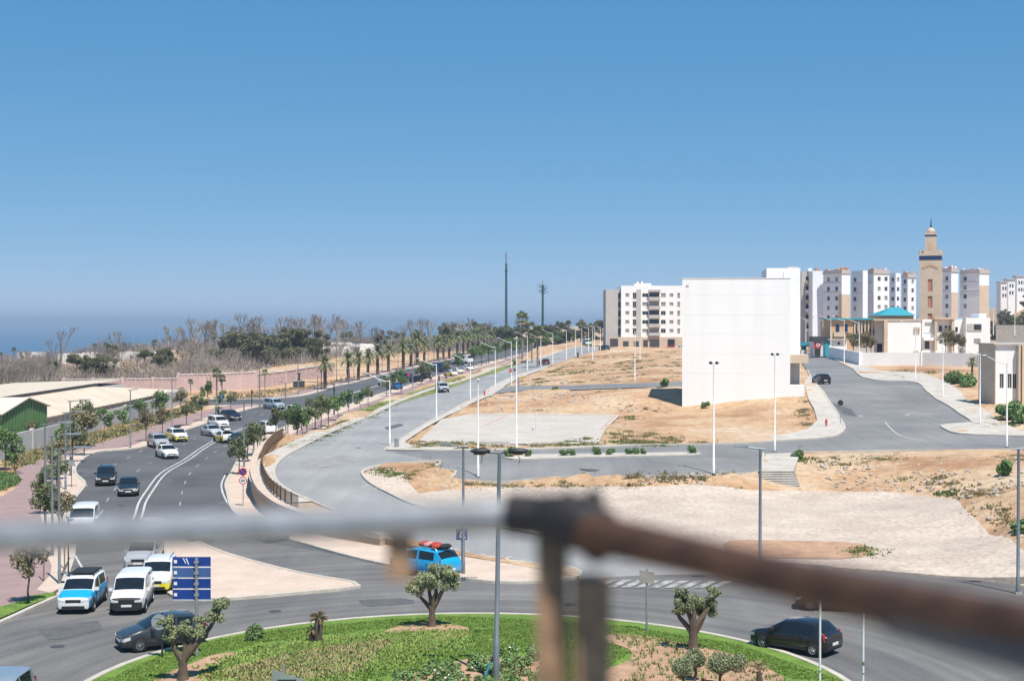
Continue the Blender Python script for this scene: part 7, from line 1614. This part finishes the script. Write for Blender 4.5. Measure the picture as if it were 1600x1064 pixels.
t = sign_base('post with four stacked blue direction boards beside the forked olive tree', Lray(307.5, 1026, Isl), 4.4, .075, 'galv', 'direction_sign')
s_ = 521 / 15.
for k, (y0, y1) in enumerate(((871.6, 886.7), (888.4, 903.8), (905.2, 920.6), (922.2, 937.8))):
    z0 = (1026 - y1) / s_; z1 = (1026 - y0) / s_; x0, x1 = (270 - 307.5) / s_, (328.7 - 307.5) / s_
    bd = MB().box(x0, x1, .06, .1, z0, z1).build('board', 'sign_blue' if k != 1 else 'sign_blue2', t)
    MB().box(x0 + .06, x0 + .2, .045, .058, z0 + .16, z0 + .3).build('pictogram', 'sign_white', bd)
    MB().box(-.1, .1, -.085, .058, (z0 + z1) / 2 - .05, (z0 + z1) / 2 + .05).build('bracket', 'galv', bd)
    MB().box(x0 + .01, x1 - .01, .05, .058, z0 - .012, z0 + .012).build('edge_strip', 'sign_white', bd)
    if k == 0:
        for q0, q1 in ((.45, .05), (.58, .0)): b = MB(); b.prism([(x0 + q0, z1 - .05), (x0 + q0 + .05, z1 - .05), (x0 + q0 + .16, z0 + .1 + q1), (x0 + q0 + .12, z0 + .1 + q1)], 'y', .05, .058); b.build('scratch', 'sign_white', bd)
t = sign_base('grey back of a round sign in front of the dark grey hatchback', Lray(253.5, 1027, Isl), 2.0, .045, 'pole_dark'); disc(t, 'disc', 1.6, .35, -.06, -.03, 'sign_back', -.12); 
for z in (1.42, 1.78): MB().box(-.36, .02, -.075, -.061, z - .02, z + .02).build('bracket', 'galv', t)
t = sign_base('plain grey rectangular sign back on a pole at the roundabout edge', Lray(1010.5, 986, Isl), 3.0, .055, 'galv'); MB().prism([(-.36, 2.42), (.36, 2.30), (.36, 2.86), (-.36, 2.98)], 'y', -.09, -.057).build('panel', 'shutter', t)
t = sign_base('grey triangular sign back at the tip of the promenade tree island', G(112, 763), 2.9, .03, 'pole_dark'); MB().prism([(-.4, 2.05), (.4, 2.05), (.06, 2.9), (-.06, 2.9)], 'y', -.05, -.02).build('panel', 'sign_back', t)
t = sign_base('white warning triangle with red border beside the white small van', Lray(398, 709, Lf), 2.9, .03); MB().prism([(-.46, 2.1), (.46, 2.1), (0, 2.92)], 'y', -.06, -.035).build('border', 'sign_red', t); f = MB().prism([(-.31, 2.18), (.31, 2.18), (0, 2.72)], 'y', -.07, -.061).build('field', 'sign_white', t); MB().box(-.03, .03, -.078, -.071, 2.24, 2.52).build('mark', 'sign_black', f)
t = sign_base('blue round sign above the white car behind the trees', Lray(463.5, 668, Lf), 3.2, .03); disc(t, 'disc', 2.95, .33, -.06, -.03, 'teal')
t = sign_base('dark red octagonal sign behind the street trees', Lray(488, 669, Lf), 3.2, .03); disc(t, 'disc', 2.95, .33, -.06, -.03, 'sign_red', 0, 8)
t = sign_base('blue-grey round sign by the side street', Lray(346, 650, Lf), 3.4, .03); disc(t, 'disc', 3.1, .3, -.06, -.03, 'sign_blue2')
t = sign_base('dark octagonal sign back at the street corner walk', Lray(1313, 664, U), 2.9, .04); disc(t, 'disc', 2.65, .36, -.06, -.03, 'pole_dark', 0, 8)
t = sign_base('small red square sign far along the boulevard', Lray(638.5, 604, Lf), 2.9, .03); MB().box(-.3, .3, -.06, -.03, 2.2, 2.85).build('panel', 'sign_red', t)
t = sign_base('round pink-red sign at the side street corner', Lray(798, 606, U), 3.4, .03); disc(t, 'disc', 3.2, .36, -.06, -.03, 'sign_red'); disc(t, 'field', 3.2, .22, -.068, -.061, 'pink_cloth')
t = sign_base('dark inverted triangle sign back beside the tallest white lamp post', Lray(804.5, 608, U), 3.5, .03); MB().prism([(-.36, 3.7), (.36, 3.7), (0, 3.1)], 'y', -.06, -.03).build('panel', 'pole_dark', t)
t = sign_base('pale notice board cut off by the bottom edge on the roundabout', atz(443, 1100, .8), 1.45, .05, 'galv', 'notice_board'); MB().prism([(-.45, .2), (.75, .2), (.75, .95), (-.42, 1.32)], 'y', -.1, -.06).build('board', 'sign_back' if 0 else 'galv', t); MB().box(-.2, .5, -.112, -.101, .9, .96).build('print', 'pole_dark', t)
# small street furniture
for x, y, lab in ((757, 619, 'red fire hydrant at the side street corner'), (1291, 667, 'red fire hydrant on the street corner walk')):
    p = Lray(x, y, U); t = thing('fire_hydrant', lab, 'hydrant', p + Vector((0, 0, .1)), 0, 'red hydrants'); MB().lathe([(.16, 0), (.16, .08), (.1, .1), (.1, .6), (.15, .64), (.13, .75), (.05, .85)], 12).build('body', 'sign_red', t, 50); MB().tube([(-.2, 0, .45), (.2, 0, .45)], .06, 8).build('outlet', 'sign_red', t)
p = Lray(620, 700, U); t = thing('utility_bollard', 'stout grey cylinder post on the corner beside the first white lamp', 'bollard', p + Vector((0, 0, .1))); MB().lathe([(.24, 0), (.24, .85), (.27, .86), (.27, 1.0), (.1, 1.05)], 16).build('body', 'galv', t, 50); MB().lathe([(.28, .9), (.28, .96)], 16).build('collar', 'pole_white', t)
t = thing('drain_grate', 'dark drain grating in the kerb behind the turquoise taxi', 'drain', Lray(733, 906.5, Lf))
for k in range(7): MB().box(-.42 + k * .13, -.35 + k * .13, -.14, .14, .13, .19).build('slot', 'pole_dark', t)
t = thing('goal_frame', 'faint white football goal on the concrete court', 'goal', Lray(838, 672, U)); b = MB()
b.tube([(-.0, -1.2, 0), (0, -1.2, 2), (0, 1.6, 2), (0, 1.6, 0)], .05, 6); b.build('posts', 'pole_white', t); b = MB(); b.tube([(0, -1.2, 2), (.9, -1.2, 0)], .03, 5); b.build('stay', 'pole_white', t)
p = Lray(467, 607, Lf); t = thing('monument', 'dark planter monument on a red disc on the sandy lot', 'monument', p); MB().lathe([(2.0, -.1), (2.0, .18), (1.8, .2)], 20).build('disc', 'terracotta', t); MB().box(-1.1, 1.1, -.8, .8, .2, 1.5).build('plinth', 'garage', t); MB().box(-1.2, 1.2, -.9, .9, 1.5, 1.65).build('cap', 'concrete', t)
b = MB(); b.tube([(0, 0, 1.6), (0, 0, 2.4), (.1, 0, 3.2)], [.35, .25, .2], 7); [b.tube([(0, 0, 2.6), (.5 * math.cos(a), .5 * math.sin(a), 3.4)], [.1, .03], 5) for a in (0, 1.2, 2.4, 3.6, 4.8)]; b.build('figure', 'pole_dark', t)
# antenna masts
p = atd(791, 535, 600); p.z = 5.5; t = thing('antenna_mast', 'tall slim dark telecom mast with grey top section', 'mast', p); z1 = Z_(412, 600) - 5.5; z2 = Z_(394, 600) - 5.5
MB().tube([(0, 0, -1), (0, 0, z1)], [.62, .42], 12).build('pole', 'mast', t, 50); MB().tube([(0, 0, z1), (0, 0, z2 - .4)], .36, 10).build('antenna_shroud', 'galv', t, 50); MB().tube([(0, 0, z2 - .4), (0, 0, z2 + .4)], .06, 6).build('lightning_rod', 'galv', t); MB().box(-.7, .7, -.7, .7, z1 - 3.2, z1 - 2.9).build('platform', 'mast', t); MB().lathe([(.66, 0), (.66, 3.5), (.6, 3.6)], 12).build('sleeve', 'mast', t)
p = atd(848, 535, 560); p.z = 6; t = thing('antenna_mast', 'shorter telecom mast disguised with branch like antennas', 'mast', p); z1 = Z_(446, 560) - 6
MB().tube([(0, 0, -1), (0, 0, z1)], [.55, .38], 12).build('pole', 'mast', t, 50); MB().tube([(0, 0, z1 - .2), (0, 0, z1 + 2)], .2, 8).build('antenna', 'galv', t)
for k in range(13):
    a = k * 2.4; z = z1 - 3.6 + k * .26; MB().tube([(0, 0, z), (1.3 * math.cos(a), 1.3 * math.sin(a), z + .9), (2.3 * math.cos(a), 2.3 * math.sin(a), z + .8)], [.16, .14, .08], 5).build('branch_antenna', 'mast', t)
# ------------------------------------------------------------------ people
def skin_mesh(name, V, E, Rd, mat, parent, sub=1):
    me = bpy.data.meshes.new(name); me.from_pydata(V, E, []); me.materials.append(MT[mat] if isinstance(mat, str) else mat); o = link(name, me, parent)
    md = o.modifiers.new('skin', 'SKIN'); sk = me.skin_vertices[0].data
    for i, r in enumerate(Rd): sk[i].radius = (r, r) if not isinstance(r, tuple) else r; sk[i].use_root = (i == 0)
    md.use_smooth_shade = True; s = o.modifiers.new('sub', 'SUBSURF'); s.levels = sub; s.render_levels = sub
    return o
def person(label, p, hdg, top, bottom, robe=False, stride=.22):
    t = thing('person', label, 'person', p, math.radians(-hdg))
    V = [(0, 0, .95), (0, .01, 1.2), (0, 0, 1.42), (0, .01, 1.52), (0, .03, 1.68), (-.19, 0, 1.4), (-.25, .05, 1.12), (-.23, .16, .88), (.19, 0, 1.4), (.25, -.05, 1.12), (.24, .02, .88), (-.1, 0, .9), (-.11, stride * .6, .5), (-.11, stride, .06), (-.11, stride + .16, .03), (.1, 0, .9), (.11, -stride * .4, .5), (.11, -stride * 1.1, .08), (.11, -stride * 1.1 + .16, .03)]
    E = [(0, 1), (1, 2), (2, 3), (3, 4), (2, 5), (5, 6), (6, 7), (2, 8), (8, 9), (9, 10), (0, 11), (11, 12), (12, 13), (13, 14), (0, 15), (15, 16), (16, 17), (17, 18)]
    Rd = [(.15, .1), (.14, .1), (.15, .1), .055, (.085, .1), .06, .048, .035, .06, .048, .035, .09, .065, .045, .035, .09, .065, .045, .035]
    skin_mesh('body', V, E, Rd, 'skin', t)
    c1 = M('cloth_top', top, .85, var=.2, obj=True, scale=6); c2 = M('cloth_bottom', bottom, .85, var=.2, obj=True, scale=6)
    sv = [V[0], V[1], V[2], V[5], V[6], V[8], V[9]]; skin_mesh('shirt', sv, [(0, 1), (1, 2), (2, 3), (3, 4), (2, 5), (5, 6)], [(.175, .125), (.165, .12), (.165, .115), .075, .062, .075, .062], c1, t)
    if robe: MB().lathe([(.25, .12), (.22, .5), (.19, .95), (.18, 1.1)], 12).build('robe', c2, t, 60)
    else:
        tv = [(0, 0, .96), V[11], V[12], V[13], V[15], V[16], V[17]]; skin_mesh('trousers', tv, [(0, 1), (1, 2), (2, 3), (0, 4), (4, 5), (5, 6)], [(.16, .115), .105, .08, .06, .105, .08, .06], c2, t)
    MB().blob((0, 0, 1.735), (.1, .115, .075), 2, 0).build('hair', 'dark_cloth' if not robe else c1, t, 60)
    return t
person('person in dark clothes walking on the pavement beside the fence end', Lray(443, 695, Lf) + Vector((0, 0, .13)), 20, (.02, .018, .025), (.03, .025, .03), True)
person('person in teal standing on the promenade by the side street', G(338.5, 650) + Vector((0, 0, .13)), 200, (.03, .22, .26), (.03, .12, .16), True)
person('person in dark clothes beside the one in teal on the promenade', G(341.5, 650) + Vector((0, 0, .13)), 190, (.02, .025, .05), (.015, .015, .02))
person('person in black walking at the service road edge by the dry field', Lray(903, 559, U), 0, (.012, .012, .015), (.015, .015, .02), True)
person('person in dark clothes by the rightmost fan palm trunk', Lray(843, 573, U), 180, (.015, .015, .02), (.02, .02, .03))
person('person in pale pink walking on the field corner by the round sign', Lray(810, 605, U), 200, (.6, .42, .42), (.35, .35, .5))
person('person in dark clothes on the pavement behind the silver van', Lray(686, 598, Lf) + Vector((0, 0, .13)), 0, (.02, .02, .025), (.025, .025, .03))
person('person in black between the far boulevard taxis and the street trees', Lray(697, 594, Lf) + Vector((0, 0, .13)), 90, (.012, .012, .015), (.02, .02, .02))
person('person in white shirt near the far street trees', Lray(674, 597, Lf) + Vector((0, 0, .13)), 270, (.65, .65, .65), (.05, .05, .06))
person('person in dark clothes walking on the far pavement under the palms', Lray(533, 602, Lf) + Vector((0, 0, .12)), 270, (.03, .03, .06), (.35, .33, .3))
# donkey cart on the service road
p = Lray(806, 570, U); t = thing('cart', 'small flat cart with pale load on the left side of the service road', 'cart', p, math.radians(-8)); MB().box(-1.3, .6, -.6, .6, .75, .9).build('bed', 'brown_cloth', t); MB().blob((-.4, 0, 1.1), (.8, .5, .35), 2, .15).build('load', 'green_metal', t, 60)
for sg in (-1, 1):
    w = MB().lathe([(.42, -.04), (.42, .04)], 16); w.v = [(x - .2, sg * .7 + z, y + .42) for x, y, z in w.v]; w.build('wheel', 'tyre', t, fix=True); MB().tube([(.5, sg * .35, .85), (2.2, sg * .3, .95)], .035, 6).build('shaft', 'bark', t)
dk_ = thing('donkey', 'brown donkey harnessed to the flat cart', 'donkey', p + Vector((2.0, -.28, 0)), math.radians(-8))
V = [(-.5, 0, .95), (0, 0, .92), (.45, 0, .98), (.72, 0, 1.25), (.95, 0, 1.32), (1.12, 0, 1.18), (.4, .14, .6), (.42, .14, .3), (.42, .14, .03), (.4, -.14, .6), (.38, -.14, .3), (.38, -.14, .03), (-.5, .14, .65), (-.6, .14, .38), (-.55, .14, .03), (-.5, -.14, .65), (-.58, -.14, .38), (-.52, -.14, .03), (-.72, 0, .85), (-.78, 0, .55), (.88, .06, 1.55), (.88, -.06, 1.55)]
E = [(0, 1), (1, 2), (2, 3), (3, 4), (4, 5), (2, 6), (6, 7), (7, 8), (2, 9), (9, 10), (10, 11), (0, 12), (12, 13), (13, 14), (0, 15), (15, 16), (16, 17), (0, 18), (18, 19), (4, 20), (4, 21)]
skin_mesh('body', V, E, [.2, .22, .2, .12, .1, .065, .08, .05, .04, .08, .05, .04, .1, .055, .04, .1, .055, .04, .03, .02, .03, .03], M('donkey_hide', (.14, .08, .05), .9, var=.3, obj=True), dk_)
# ------------------------------------------------------------------ balcony railing close to the lens
rl_ = thing('balcony_railing', 'out of focus steel pipe railing with rusty corner joint right in front of the camera', 'railing', (0, 0, 0))
def cp(px, py, d): return atd(px, py, d)
MB().tube([Vector((-3.0, 1.14, 14.80)), cp(0, 839, 1.0), cp(400, 822, .98), cp(815, 803, .96)], .0118, 20).build('top_pipe', 'rail_steel', rl_, 60)
MB().tube([cp(795, 803, .955), cp(868, 808, .945)], .0145, 16).build('coupling', 'rail_dark', rl_, 60)
j = MB(); j.tube([cp(850, 806, .945), cp(900, 816, .93), cp(945, 834, .92)], [.015, .019, .016], 14); j.blob(tuple(cp(888, 789, .93)), (.007, .007, .012), 1, .1); j.blob(tuple(cp(925, 795, .925)), (.009, .009, .017), 1, .1); j.blob(tuple(cp(932, 858, .92)), (.011, .011, .010), 1, .1); j.build('corner_clamp', 'rail_dark', rl_, 60)
MB().tube([cp(900, 826, .93), cp(1050, 860, .86), cp(1250, 906, .77), cp(1395, 934, .71), cp(1600, 971, .63), cp(1900, 1030, .54), Vector((.9, -.6, 14.86))], [.0135, .0125, .0115, .0107, .0098, .0092, .0092], 20).build('rusty_pipe', 'rust', rl_, 60)
MB().tube([cp(1400, 962, .72), cp(1600, 1016, .64), cp(1900, 1100, .55)], .0110, 20).build('sleeve_pipe', 'rail_grey', rl_, 60)
MB().tube([cp(1060, 872, .852), cp(1385, 957, .716)], .0080, 14).build('under_pipe', 'rust', rl_, 60)
for (x, y0, y1, d, w, m) in ((863, 825, 1500, .945, .0105, 'rail_tan'), (926, 900, 1500, .93, .0115, 'rail_tan'), (625, 822, 903, .975, .0085, 'rail_tan')):
    a = cp(x, y0, d); c_ = cp(x + 4, y1, d); MB().box(a.x - w, a.x + w, d - w, d + w, c_.z, a.z).build('post', m, rl_)
MB().box(cp(905, 900, .93).x - .004, cp(905, 900, .93).x + .004, .925, .938, cp(905, 1500, .93).z, cp(905, 900, .93).z).build('post_edge', 'rust', rl_)
led = MB().box(-3.2, 1.4, .55, 1.25, 13.9, cp(800, 1490, .95).z).build('balcony_ledge', 'concrete'); tag(led, kind='structure')

# ------------------------------------------------------------------ sea air
mh = bpy.data.materials.new('sea_haze'); mh.use_nodes = True; th_ = mh.node_tree; th_.nodes.clear()
ho = th_.nodes.new('ShaderNodeOutputMaterial'); pv_ = th_.nodes.new('ShaderNodeVolumePrincipled'); pv_.inputs['Color'].default_value = (.66, .82, 1.0, 1); pv_.inputs['Density'].default_value = .00021; pv_.inputs['Anisotropy'].default_value = .2
th_.links.new(pv_.outputs[0], ho.inputs['Volume'])
hz = MB().box(-61000, 61000, -200, 61000, -47, 64).build('haze', mh); tag(hz, 'pale sea haze filling the air over town and sea', 'haze', None, 'stuff')
